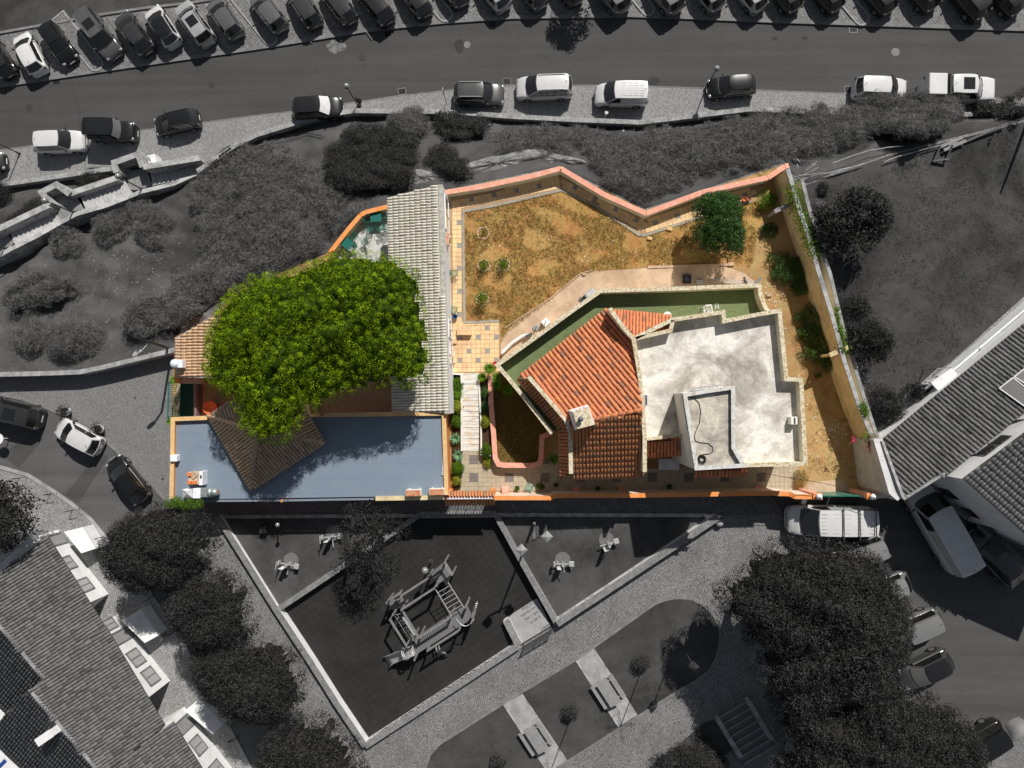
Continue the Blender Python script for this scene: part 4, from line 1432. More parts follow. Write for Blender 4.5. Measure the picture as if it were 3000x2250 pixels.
# ================================================================ THE MAIN HOUSE
hs_ = thing('tiled_house', 'cream villa with orange tiled roofs, green tiled terrace and stained flat roof', 'house', P(1850, 1150, 0))
ZT_, ZF = 3.05, 4.35
green_t = brickmat('green_terrace_tiles', (0.135, 0.17, 0.06), (0.07, 0.1, 0.034), (0.2, 0.23, 0.13), 0.3, 0.15, 0.0, 0.012, 0.5, 0.6, (0.17, 0.22, 0.09))
TER = [(1461, 1073), (1761, 856), (2225, 840), (2230, 880), (2246, 915), (2121, 942), (2119, 917), (1968, 940), (1960, 975), (1860, 995), (1700, 1240), (1612, 1265)]
tp = PP(TER, ZT_)
k = M(); k.poly(tp, -0.2, ZT_ - 0.06); k.build('terrace_block', cream2_m, hs_)
k = M(); k.poly(inset(tp, 0.998), ZT_ - 0.05, ZT_); k.build('terrace_floor', green_t, hs_)
parapet(hs_, [(1618, 1270), (1535, 1163), (1457, 1069), (1560, 995), (1680, 908), (1760, 852), (1990, 845), (2224, 836), (2229, 866), (2240, 895), (2252, 914)], ZT_, 4.0, 0.1, cream2_m, moss_m)
# flat roof part
FL = [(1862, 992), (1965, 938), (2117, 912), (2124, 940), (2284, 910), (2304, 1112), (2345, 1112), (2358, 1358), (2185, 1362), (2034, 1362), (2010, 1276), (1893, 1287), (1880, 1205)]
stain_m = mat('stained_flat_roof', (0.7, 0.66, 0.58), 0.9, 0.2, 2.2, col2=(0.24, 0.21, 0.18), amt=0.85, s2=0.36, lo=0.4, hi=0.64, bs_=6)
nt_ = stain_m.node_tree
fp = [P(a, b, ZF + 0.65) for a, b in FL]
k = M(); k.poly(fp, 0, ZF - 0.05); k.build('house_block', cream_m, hs_)
k = M(); k.poly(inset(fp, 0.995), ZF - 0.04, ZF); k.build('flat_roof', stain_m, hs_)
parapet(hs_, [(1862, 990), (1968, 937), (2119, 914), (2122, 941), (2200, 925), (2284, 910), (2304, 1111), (2347, 1112), (2360, 1358), (2180, 1363)], ZF, ZF + 0.75, 0.1, cream2_m, moss_m)
parapet(hs_, [(1893, 1286), (1950, 1280), (2014, 1274)], ZF, ZF + 0.55, 0.08, cream2_m, moss_m)
# low grey lichen wall between tiled slopes and flat roof
parapet(hs_, [(1786, 903), (1826, 958), (1857, 993), (1876, 1112), (1884, 1200), (1889, 1284), (1889, 1383)], 4.0, 5.55, 0.1, cream2_m, moss_m, name='fire_wall')
parapet(hs_, [(1857, 993), (1965, 968), (1972, 938)], 4.2, 5.1, 0.09, cream2_m, moss_m, name='fire_wall')
parapet(hs_, [(1548, 1103), (1602, 1165), (1658, 1230), (1671, 1270), (1673, 1388)], 3.5, 5.2, 0.1, white_m, moss_m, name='fire_wall')
# tiled slopes
a, b = P(1514, 1108, 4.05), P(1781, 902, 4.05)
c = P(1880, 1205, 5.75)
pl = plane3(a, b, c)
pts = [a, b, onplane(1855, 992, pl), onplane(1876, 1110, pl), onplane(1880, 1201, pl), onplane(1741, 1232, pl), onplane(1664, 1232, pl), onplane(1548, 1103, pl)]
troof(hs_, 'house', pts, rt_orange, deck_o, 0.295, 0.46, 170)
rA, rB = onplane(1741, 1232, pl), onplane(1880, 1201, pl)
a, b = P(1676, 1403, 4.2), P(1889, 1395, 4.2)
pl2 = plane3(a, b, rB)
rA2 = onplane(1741, 1232, pl2)
troof(hs_, 'house', [a, b, onplane(1882, 1206, pl2), rA2, onplane(1674, 1250, pl2)], rt_orange2, deck_o, 0.23, 0.4, 290)
ridge(hs_, rA + Vector((-0.4, 0, 0.02)), rB + Vector((0, 0, 0.02)), rt_orange, 0.13, 0.44)
a, b = P(1788, 908, 4.1), P(1966, 926, 4.1)
pl3 = plane3(a, b, P(1858, 985, 5.0))
troof(hs_, 'house', [a, b, onplane(1955, 968, pl3), onplane(1858, 987, pl3)], rt_orange, deck_o, 0.215, 0.4, 300)
a, b = P(1516, 1110, 3.85), P(1640, 1257, 3.85)
pl4 = plane3(a, b, P(1662, 1243, 4.35))
troof(hs_, 'house', [a, b, onplane(1664, 1246, pl4), onplane(1547, 1110, pl4)], rt_orange2, deck_o, 0.23, 0.3, 300, name='eave_roof')
a, b = P(1640, 1257, 3.85), P(1643, 1404, 3.85)
pl5 = plane3(a, b, P(1666, 1270, 4.35))
troof(hs_, 'house', [a, b, onplane(1668, 1392, pl5), onplane(1664, 1250, pl5)], rt_orange2, deck_o, 0.23, 0.3, 300, name='eave_roof')
k = M(); k.poly(PP([(1650, 1250), (1745, 1200), (1885, 1190), (1889, 1385), (1672, 1388)], 4.1), 0, 4.0); k.build('house_block', cream2_m, hs_)
k = M(); k.poly(PP([(1560, 1110), (1780, 930), (1860, 1000), (1880, 1200), (1680, 1235)], 3.9), ZT_, 3.85); k.build('house_block', cream2_m, hs_)
# entry recess roof and tower
a, b = P(1894, 1338, 3.6), P(1998, 1331, 3.6)
pl6 = plane3(a, b, P(1895, 1292, 4.2))
troof(hs_, 'house', [a, b, onplane(1998, 1280, pl6), onplane(1895, 1292, pl6)], rt_orange, deck_o, 0.225, 0.4, 300, name='porch_roof')
ZW = 7.0
TW = [(2002, 1151), (2078, 1140), (2152, 1130), (2153, 1312), (2186, 1369), (2037, 1376)]
tw = [P(a, b, ZW + 0.3) for a, b in TW]
k = M(); k.poly(tw, 0, ZW - 0.03); k.build('tower', mat('tower_render', (0.72, 0.68, 0.6), 0.85, 0.08, 0.6, col2=(0.5, 0.46, 0.4), amt=0.5, s2=0.9), hs_)
tower_m = mat('mottled_tower_roof', (0.5, 0.46, 0.38), 0.9, 0.25, 1.6, col2=(0.24, 0.22, 0.2), amt=0.85, s2=0.7, bs_=8)
k = M(); k.poly(inset(tw, 0.99), ZW - 0.02, ZW); k.build('tower_roof', tower_m, hs_)
parapet(hs_, [(2007, 1157), (2078, 1145), (2148, 1135), (2149, 1312), (2179, 1364), (2041, 1372)], ZW, ZW + 0.3, 0.09, bluish_m, mat('tower_coping', (0.5, 0.5, 0.48), 0.9, 0.25, 4.0, col2=(0.36, 0.24, 0.1), amt=0.6, s2=5.0, bs_=16, lo=0.54, hi=0.6), closed=True)
a, b = P(2034, 1395, 6.25), P(2191, 1390, 6.25)
pl7 = plane3(a, b, P(2037, 1376, 6.6))
troof(hs_, 'house', [a, b, onplane(2188, 1369, pl7), onplane(2037, 1376, pl7)], rt_orange, deck_o, 0.235, 0.5, 320, name='eave_roof')
# hose on the tower roof, cable, air conditioner, vent, chimney
hose = thing('garden_hose', 'coiled black hose snaking across the mottled tower roof', 'hose', P(2060, 1340, ZW))
pth = [(2016, 1160), (2035, 1168), (2048, 1180), (2053, 1205), (2049, 1240), (2038, 1265), (2034, 1280), (2038, 1292), (2052, 1297), (2075, 1299), (2088, 1310), (2089, 1322), (2080, 1329), (2062, 1331), (2052, 1336)]
k = M(); k.tube([P(a, b, ZW + 0.03) for a, b in pth], 0.022, 6); k.build('hose_run', black_m, hose, smooth=True)
k = M()
for i in range(6):
    c0 = P(2058 + random.uniform(-3, 3), 1345 + random.uniform(-3, 3), ZW + 0.04 + i * 0.02); r = 0.2 + random.uniform(-0.05, 0.07)
    k.tube([c0 + Vector((r * math.cos(a_ * 0.45), r * math.sin(a_ * 0.45), 0)) for a_ in range(15)], 0.02, 5)
k.build('hose_coil', black_m, hose, smooth=True)
an = thing('solar_tube_frame', 'narrow grey metal frame leaning along the top edge of the tower', 'antenna frame', P(2060, 1140, ZF))
k = M(); a, b = P(2020, 1140, 6.9), P(2113, 1128, 6.9)
k.bar(a, b, 0.12, 0.03); k.build('panel', steel_l, an)
k = M(); k.bar(a - Vector((0, 0.15, 0.15)), b - Vector((0, 0.15, 0.15)), 0.03)
for i in range(4):
    q = a.lerp(b, 0.1 + i * 0.26); k.bar(q, q + Vector((0, -0.45, -0.2)), 0.025)
k.build('bracket', steel_g, an)
ch = thing('chimney', 'broad white tapering chimney with lichened top and small dark cowl', 'chimney', P(1700, 1220, 5))
q = [P(1661, 1203, 5.0), P(1727, 1180, 5.0), P(1752, 1222, 5.0), P(1746, 1253, 5.0), P(1678, 1268, 5.0)]
top = [P(1678, 1207, 6.9), P(1722, 1192, 6.9), P(1742, 1244, 6.9), P(1692, 1257, 6.9)]
bot = [P(1660, 1201, 5.2), P(1726, 1181, 5.2), P(1749, 1243, 5.2), P(1678, 1265, 5.2)]
k = M(); k.add([p - Vector((0, 0, 0.9)) for p in bot] + top, [(0, 1, 5, 4), (1, 2, 6, 5), (2, 3, 7, 6), (3, 0, 4, 7), (4, 5, 6, 7)]); k.build('stack', white_m, ch)
k = M(); tp4 = [Vector(p) for p in top]; k.poly(tp4, 6.88, 6.98); k.build('top_slab', moss_m, ch, bev=0.01)
k = M()
c0 = P(1700, 1228, 7.0)
k.lathe((c0.x, c0.y, 6.98), [(0.07, 0), (0.07, 0.18), (0.13, 0.2), (0.17, 0.28), (0.14, 0.38), (0.06, 0.44), (0.01, 0.46)], 14); k.build('cowl', mat('cowl_grey', (0.12, 0.14, 0.18), 0.4, 0.1, metal=0.4, bumpk=0), ch, smooth=True)
k = M()
for i in range(3):
    for e0, e1 in ((0, 1), (0, 3)):
        p = top[e0].lerp(top[e1], 0.25 + i * 0.25); k.box(p + Vector((0, 0, -0.12)), (0.09, 0.09, 0.1))
k.build('vent_slot', dark_m, ch)
for (x, y), lab in (((1891, 1172), 'slim white air conditioner casing on the lichened wall beside the flat roof'), ((2322, 1232), 'small cream roof hatch box against the right parapet')):
    q = P(x, y, ZF + 0.3)
    t = thing('roof_box', lab, 'roof box', (q.x, q.y, ZF))
    k = M(); k.box((q.x, q.y, ZF + 0.3), (0.22 if x < 2000 else 0.42, 0.75 if x < 2000 else 0.5, 0.6 if x > 2000 else 0.3)); k.build('casing', ivory_m if x > 2000 else steel_l, t, bev=0.015)
    k = M(); k.box((q.x + 0.02, q.y, ZF + (0.615 if x > 2000 else 0.46)), (0.1, 0.6 if x < 2000 else 0.4, 0.03)); k.build('grille', steel_g, t)
# windows and door on south side of the house, mostly in shade
for i, (x0, x1) in enumerate(((1930, 1990),)):
    q0, q1 = P(x0, 1352, 0.2), P(x1, 1352, 0.2)
    k = M(); k.box(((q0.x + q1.x) / 2, q0.y - 0.2, 0.12), (q1.x - q0.x, 0.8, 0.18)); k.build('doorstep', white_m, hs_)

# ================================================================ THE LEFT HOUSE (white tiled wing, membrane roof, pyramid roof)
lh = thing('restaurant_house', 'long low house with white tiled wing, blue grey membrane roof and brown pyramid roof', 'house', P(900, 1300, 0))
WT = [(1137, 579), (1286, 541), (1306, 1208), (1152, 1208)]
a, b = P(1137, 579, 2.9), P(1152, 1208, 2.9)
plw = plane3(a, b, P(1287, 560, 3.45))
troof(lh, 'left', [a, b, onplane(1306, 1208, plw), onplane(1286, 541, plw)], rt_white, deck_w, 0.198, 0.40, 190, name='white_tiled_roof')
q0, q1, q2, q3 = P(1145, 600, 2.75), P(1150, 1208, 2.75), P(1316, 1208, 2.2), P(1296, 556, 2.6)
k = M(); k.poly([P(1145, 600, 2.8), P(1155, 1215, 2.8), P(1306, 1215, 3.3), P(1289, 552, 3.3)], 0, 2.78); k.build('wall', white_m, lh)
pw = [P(1291, 541, 3.5), P(1298, 800, 3.5), P(1310, 1212, 3.5)]
k = M(); k.strip(pw, 0.13, -0.2, 3.44); k.build('wall', white_m, lh)
k = M(); k.strip(pw, 0.16, 3.44, 3.52); k.build('coping', mat('grey_lichen_coping', (0.42, 0.41, 0.36), 0.9, 0.25, 3, col2=(0.2, 0.19, 0.16), amt=0.6, s2=4, bs_=14), lh)
# long window, small window, door on the garden side
def sidewin(y0, y1, z0, z1, m, nm='window'):
    a, b = P(1305, y0, (z0 + z1) / 2), P(1309, y1, (z0 + z1) / 2)
    xa = pw[0].x + (pw[2].x - pw[0].x) * ((a.y - pw[0].y) / (pw[2].y - pw[0].y)) + 0.135
    xb = pw[0].x + (pw[2].x - pw[0].x) * ((b.y - pw[0].y) / (pw[2].y - pw[0].y)) + 0.135
    k = M(); k.add([(xa, a.y, z0), (xb, b.y, z0), (xb, b.y, z1), (xa, a.y, z1), (xa + 0.03, a.y, z0), (xb + 0.03, b.y, z0), (xb + 0.03, b.y, z1), (xa + 0.03, a.y, z1)],
                   [(4, 5, 6, 7), (0, 4, 7, 3), (1, 2, 6, 5), (3, 7, 6, 2), (0, 1, 5, 4)])
    f = k.build(nm, m, lh)
    g = M()
    for zz in (z0, z1): g.bar((xa + 0.035, a.y, zz), (xb + 0.035, b.y, zz), 0.06)
    for t_ in (0, 0.5, 1): g.bar((xa + (xb - xa) * t_ + 0.035, a.y + (b.y - a.y) * t_, z0), (xa + (xb - xa) * t_ + 0.035, a.y + (b.y - a.y) * t_, z1), 0.05)
    g.build('frame', white_m, f)


sidewin(580, 680, 0.7, 2.7, glassb_m)
sidewin(940, 990, 0.9, 2.6, glass_m)
sidewin(1010, 1040, 0.9, 2.2, glass_m)
# membrane roof with parapets
ZB = 2.95
BL = [(502, 1229), (1300, 1214), (1306, 1452), (494, 1464)]
bp = PP(BL, ZB)
k = M(); k.poly(bp, -0.2, ZB - 0.04); k.build('wall', orange_m, lh)
k = M(); k.poly(bp, ZB - 0.03, ZB); k.build('membrane_roof', bluish_m, lh)
parapet(lh, [(502, 1462), (506, 1228), (610, 1224)], ZB, ZB + 0.3, 0.11, orange_m, yell_m)
parapet(lh, [(950, 1216), (1300, 1211), (1308, 1450)], ZB, ZB + 0.25, 0.11, orange_m, yell_m)
k = M(); k.strip(PP([(496, 1468), (800, 1467), (1095, 1462)], ZB + 0.06), 0.06, ZB - 0.1, ZB + 0.06); k.build('roof_edge', bluish_m, lh)
k = M(); k.strip(PP([(1100, 1461), (1300, 1458)], ZB + 0.2), 0.14, -0.1, ZB + 0.2); k.build('parapet', cream_m, lh)
k = M(); k.strip(PP([(822, 1467), (828, 1467)], ZB + 0.1), 0.1, 0, ZB + 0.1); k.build('orange_cap', orange_m, lh)
k = M()
for i in range(28):
    p = P(1297 + 3 * math.sin(i / 27 * math.pi), 1222 + i * 6.2, ZB + 0.05); k.box(p, (0.13, 0.1, 0.12), random.uniform(-0.15, 0.15))
o = k.build('blue_white_edging', white_m, lh)
k = M()
for i in range(27):
    p = P(1297 + 3 * math.sin(i / 27 * math.pi), 1225 + i * 6.2, ZB + 0.05); k.box(p, (0.14, 0.05, 0.13))
k.build('blue_edging', mat('blue_tile_glaze', (0.03, 0.09, 0.35), 0.4, 0.1, bumpk=0), lh)
# pyramid roof
cs = [P(611, 1219, 3.35), P(736, 1436, 3.35), P(950, 1298, 3.35), P(825, 1080, 3.35)]
cc = sum(cs, Vector()) / 4; apex = Vector((cc.x, cc.y, 4.9))
for i, (i0, i1) in enumerate(((0, 1), (1, 2), (2, 3), (3, 0))):
    troof(lh, 'left', [cs[i0], cs[i1], apex], rt_shade_toned if i else tilemat('sun_toned_roof_tile', (0.74, 0.54, 0.34), (0.6, 0.42, 0.26), (0.36, 0.25, 0.14), 0.35), deck_b, 0.225, 0.42, (230, 265, 280, 290)[i], name='pyramid_slope', th=0.12)  # same tiles: first slope coloured as sunlit, the others as shaded
    ridge(lh, cs[i0] + Vector((0, 0, 0.03)), apex + Vector((0, 0, 0.03)), rt_shade_toned if i else rt_peach, 0.11, 0.42)
k = M(); k.poly(inset(cs, 0.93), 0, 3.25); k.build('wall', cream_m, lh)
# peach tiled slope at the far left
a, b = P(517, 988, 2.85), P(516, 1106, 2.85)
plp = plane3(a, b, P(640, 1100, 3.5))
troof(lh, 'left', [a, b, onplane(720, 1108, plp), onplane(730, 880, plp), onplane(626, 931, plp)], rt_peach, deck_w, 0.215, 0.45, 300, name='peach_tiled_roof')
k = M(); k.poly([P(520, 992, 2.8), P(519, 1104, 2.8), P(715, 1106, 3.2), P(725, 890, 3.2), P(628, 936, 3.1)], 0, 2.75); k.build('wall', orange_m, lh)
k = M(); k.strip([P(517, 990, 2.95), P(628, 931, 3.1)], 0.05, 2.6, None); k.strip([P(517, 990, 2.95), P(517, 1105, 2.95)], 0.06, 2.6, None); k.build('gutter', steel_l, lh)
k = M(); k.strip(PP([(514, 1113), (590, 1116)], 2.2), 0.22, 1.9, 2.2); k.build('beam', mat('beam_render', (0.5, 0.4, 0.3), 0.85, 0.1), lh)
k = M(); k.box(P(522, 1112, 2.2), (0.4, 0.5, 0.35)); k.build('beam_end', orange_m, lh)
sheet('courtyard', PP([(518, 1112), (1150, 1112), (1152, 1218), (520, 1228)]), mat('courtyard_paving', (0.34, 0.27, 0.2), 0.9, 0.15, 0.8, bs_=14), 0.05)
gt = thing('garden_gate', 'dark green wrought iron gate lying in shade at the left entrance', 'gate', P(548, 1170, 0))
p0, p1 = P(532, 1122, 0.1), P(529, 1222, 0.1)
k = M()
for s_ in (0.0, 1.0):
    k.bar(p0 + Vector((0, 0, 0.1 + s_ * 1.7)), p1 + Vector((0, 0, 0.1 + s_ * 1.7)), 0.06)
for i in range(2): k.bar([p0, p1][i], [p0, p1][i] + Vector((0, 0, 1.9)), 0.07)
k.build('frame', green_m, gt)
k = M()
for i in range(17):
    q = p0.lerp(p1, (i + 0.5) / 17); k.bar(q + Vector((0, 0, 0.1)), q + Vector((0, 0, 1.75)), 0.025)
k.build('bar', green_m, gt)
k = M()
for i in range(5):
    c0 = p0.lerp(p1, (i + 0.5) / 5) + Vector((0, 0, 0.95))
    k.tube([c0 + Vector((0, 0.18 * math.cos(a_ * 0.7), 0.3 * math.sin(a_ * 0.7))) for a_ in range(10)], 0.018, 5)
k.build('scroll', green_m, gt)
sheet('green_mat', PP([(533, 1125), (568, 1125), (568, 1222), (530, 1222)]), mat('dark_green_matting', (0.01, 0.05, 0.035), 0.8, 0.2), 0.07)
k = M(); k.strip(PP([(572, 1124), (570, 1224)], 1.0), 0.09, 0, 0.9); tag(k.build('low_wall', mat('purplish_block', (0.14, 0.11, 0.13), 0.8, 0.3, 5)), 'low dark block wall behind the green gate', 'wall')
q = P(622, 1195, 0.5); k = M(); k.lathe((q.x, q.y, 0.05), [(0.3, 0), (0.42, 0.4), (0.5, 0.75), (0.55, 0.8), (0.5, 0.82), (0.44, 0.74)], 22)
tag(k.build('terracotta_pot', terra_m, smooth=True), 'big round terracotta pot tucked under the corner of the pyramid roof', 'pot')
# rooftop kitchen duct, bricks, vents
du = thing('kitchen_duct', 'white rooftop extractor housing with grey duct and flared metal outlet', 'duct', P(560, 1440, ZB))
a = P(560, 1447, 3.7)
k = M(); 
bx0, by0 = P(535, 1460, 3.7).x, P(535, 1460, 3.7).y
x0, x1, y1, y0 = P(534, 1460, 3.7).x, P(583, 1460, 3.7).x, P(560, 1423, 3.7).y, P(560, 1460, 3.7).y
xm = x0 + (x1 - x0) * 0.57
k.add([(x0, y0, 2.95), (xm, y0, 2.95), (xm, y1 - 0.25, 2.95), (x0, y1 - 0.25, 2.95), (x0, y0, 3.55), (xm, y0, 3.55), (xm, y1 - 0.25, 3.75), (x0, y1 - 0.25, 3.75), ((x0 + xm) / 2, y0 + 0.3, 3.82), ((x0 + xm) / 2, y1 - 0.35, 3.95)],
      [(0, 1, 5, 4), (1, 2, 6, 5), (2, 3, 7, 6), (3, 0, 4, 7), (4, 5, 8), (5, 6, 9, 8), (6, 7, 9), (7, 4, 8, 9)])
k.build('housing', white_m, du)
k = M(); k.box(((xm + x1) / 2 + 0.05, (y0 + y1) / 2 - 0.1, 3.3), (x1 - xm, (y1 - y0) * 0.8, 0.7)); k.build('side_box', white_m, du, bev=0.02)
x2 = P(608, 1445, 3.6).x
k = M(); k.box(((x1 + x2) / 2 + 0.05, (y0 + y1) / 2 - 0.05, 3.35), (x2 - x1, 0.62, 0.5)); k.build('duct', metal_m, du, bev=0.01)
k = M(); k.cyl((x2, (y0 + y1) / 2 - 0.05, 3.4), 0.34, 0.25, 20, axis='X'); k.cyl((x2 + 0.25, (y0 + y1) / 2 - 0.05, 3.4), 0.33, 0.4, 20, r2=0.2, axis='X'); k.build('outlet', metal_m, du, smooth=True)
k = M(); k.cyl((x2 + 0.655, (y0 + y1) / 2 - 0.05, 3.4), 0.17, 0.01, 18, axis='X'); k.build('outlet_mouth', rust_m, du)
cb = thing('capped_chimney', 'squat concrete chimney topped with loose bricks and a broken slab', 'chimney', P(568, 1405, ZB))
q0, q1 = P(550, 1383, 3.7), P(582, 1420, 3.7)
cx_, cy_ = (q0.x + q1.x) / 2, (q0.y + q1.y) / 2
k = M(); k.box((cx_, cy_, 3.3), (q1.x - q0.x, q0.y - q1.y, 0.7)); k.build('block', mat('pitted_concrete', (0.5, 0.43, 0.34), 0.9, 0.25, 5, col2=(0.3, 0.25, 0.2), amt=0.6, s2=5, bs_=12), cb, bev=0.01)
k = M(); k.box((q1.x + 0.12, cy_ + 0.0, 3.3), (0.24, 0.95, 0.7)); k.build('side_panel', white_m, cb, bev=0.01)
k = M(); k.box((q1.x + 0.12, cy_ + 0.1, 3.62), (0.12, 0.22, 0.08)); k.build('hole', dark_m, cb)
brk = mat('loose_brick', (0.62, 0.17, 0.06), 0.85, 0.2)
for dx, dy in ((0.12, 0.62), (0.15, 0.06), (0.5, 0.07)):
    k = M(); k.box((q0.x + dx, q1.y + dy + 0.08, 3.72), (0.3, 0.22, 0.14), random.uniform(-0.1, 0.1)); k.build('brick', brk, cb, bev=0.008)
k = M(); k.box((cx_ + 0.02, cy_ + 0.22, 3.7), (0.42, 0.42, 0.06), 0.75); k.build('broken_slab', path_m, cb)
k = M(); k.box(P(513, 1342, 3.2), (0.5, 0.48, 0.5)); tag(k.build('roof_vent', white_m, bev=0.05), 'small white box vent at the left edge of the membrane roof', 'vent')
rv = thing('roof_cowl', 'pale blue roof cowl with white box on the peach tiled roof edge', 'cowl', P(525, 1066, 3.1))
q = P(513, 1066, 3.5)
k = M(); k.lathe((q.x, q.y, 3.0), [(0.1, 0), (0.1, 0.3), (0.3, 0.35), (0.32, 0.6), (0.2, 0.75), (0.06, 0.8)], 16); k.build('cowl', mat('pale_blue_metal', (0.6, 0.7, 0.75), 0.5, 0.05, bumpk=0), rv, smooth=True)
q = P(531, 1066, 3.4)
k = M(); k.box((q.x, q.y, 3.35), (0.36, 0.55, 0.5)); k.build('box', white_m, rv, bev=0.02)
k = M(); k.box((q.x - 0.22, q.y, 3.3), (0.05, 0.5, 0.4)); k.build('bracket', dark_m, rv)
# rusty air conditioners
def aircon(px, py, z, lab, along, sx=1.0, m=rust_m):
    q = P(px, py, z + 0.3)
    t = thing('air_conditioner', lab, 'air conditioner', (q.x, q.y, z), along, 'air conditioners on the left house')
    k = M(); k.box((0, 0, 0.3), (1.05 * sx, 0.42, 0.6)); k.build('casing', ivory_m, t, local=True, bev=0.015)
    k = M(); k.box((0, 0, 0.606), (1.0 * sx, 0.4, 0.012)); k.build('top_panel', m, t, local=True)
    k = M(); k.cyl((-0.18 * sx, -0.215, 0.3), 0.24, 0.012, 20, axis='Y'); k.build('fan_guard', steel_g, t, local=True)
    k = M()
    for s_ in (-0.35, 0.35): k.box((s_ * sx, -0.02, 0.0), (0.06, 0.6, 0.05)); k.box((s_ * sx, 0.24, 0.3), (0.05, 0.05, 0.66))
    k.build('bracket', ivory_m, t, local=True)
    return t


aircon(1213, 1443, ZB + 0.02, 'left of two rusty topped air conditioners on the membrane roof', 0.02)
aircon(1281, 1440, ZB + 0.02, 'right of two rusty topped air conditioners on the membrane roof', 0.02)
aircon(1308, 702, 1.6, 'rust stained air conditioner high on the white wall beside the tiled walk', math.pi / 2, 0.85)
aircon(1317, 1048, 1.5, 'small weathered air conditioner on the white wall above a red pot', math.pi / 2, 0.85, mat('mottled_casing', (0.5, 0.46, 0.4), 0.8, 0.3, 8, col2=(0.4, 0.15, 0.05), amt=0.7, s2=6))
# tiled gate canopy on the alley
gc = thing('gate_canopy', 'small orange tiled canopy with white ridge bar over the garden gate', 'canopy', P(1376, 1460, 0))
rz_ = 2.65
ra, rb = P(1303, 1459, rz_), P(1446, 1458, rz_)
for sgn, yy, nm in ((1, 1443, 'inner'), (-1, 1476, 'outer')):
    e0, e1 = P(1304, yy, rz_ - 0.35), P(1448, yy - 1, rz_ - 0.35)
    pl = plane3(e0, e1, ra)
    troof(gc, 'canopy', [e0, e1, rb, ra], rt_orange2, deck_o, 0.205, 0.4, 300, name='slope', th=0.06)
k = M(); k.strip([ra + Vector((0, 0, 0.1)), rb + Vector((0, 0, 0.1))], 0.075, 0, None, dz=0.08); k.build('ridge_bar', white_m, gc)
k = M(); k.box(ra + Vector((0.15, 0.1, -1.55)), (0.3, 0.5, 2.5)); k.box(rb + Vector((-0.15, 0.1, -1.55)), (0.3, 0.5, 2.5)); k.build('pier', orange_m, gc)
ig = thing('iron_gate', 'patterned wrought iron double gate under the tiled canopy', 'gate', ra + Vector((0.4, 0, -rz_)))
k = M()
for i in range(5):
    q = ra.lerp(rb, 0.13 + i * 0.185); k.bar((q.x, q.y, 0.05), (q.x, q.y, 2.1), 0.04)
for zz in (0.08, 0.75, 1.45, 2.1):
    k.bar((ra.x + 0.35, ra.y, zz), (rb.x - 0.35, rb.y, zz), 0.035)
k.build('frame', green_m, ig)
k = M()
for i in range(12):
    for j in range(3):
        q = ra.lerp(rb, 0.15 + i * 0.0635); c0 = Vector((q.x, q.y, 0.4 + j * 0.68))
        k.tube([c0 + Vector((0.1 * math.cos(a_ * 0.8), 0, 0.27 * math.sin(a_ * 0.8))) for a_ in range(9)], 0.014, 4)
k.build('scrollwork', green_m, ig)

# ---- small patio behind the pine
sheet('patio_floor', PP([(975, 745), (1060, 640), (1095, 622), (1150, 612), (1156, 800), (960, 830)]), mat('patio_tiles', (0.5, 0.5, 0.47), 0.7, 0.1, 1.0, col2=(0.4, 0.42, 0.4), amt=0.3, s2=0.7, bs_=20), 0.03)
wall('patio_wall', 'orange topped garden wall around the patio with green furniture', [(950, 762), (985, 716), (1020, 672), (1056, 630), (1072, 621), (1140, 604)], -1.5, 0.95, 0.12, cream_m, orange_m, joints=0.9, capw=0.04)

# ================================================================ GREY HOUSES LOWER LEFT
FAC = {}


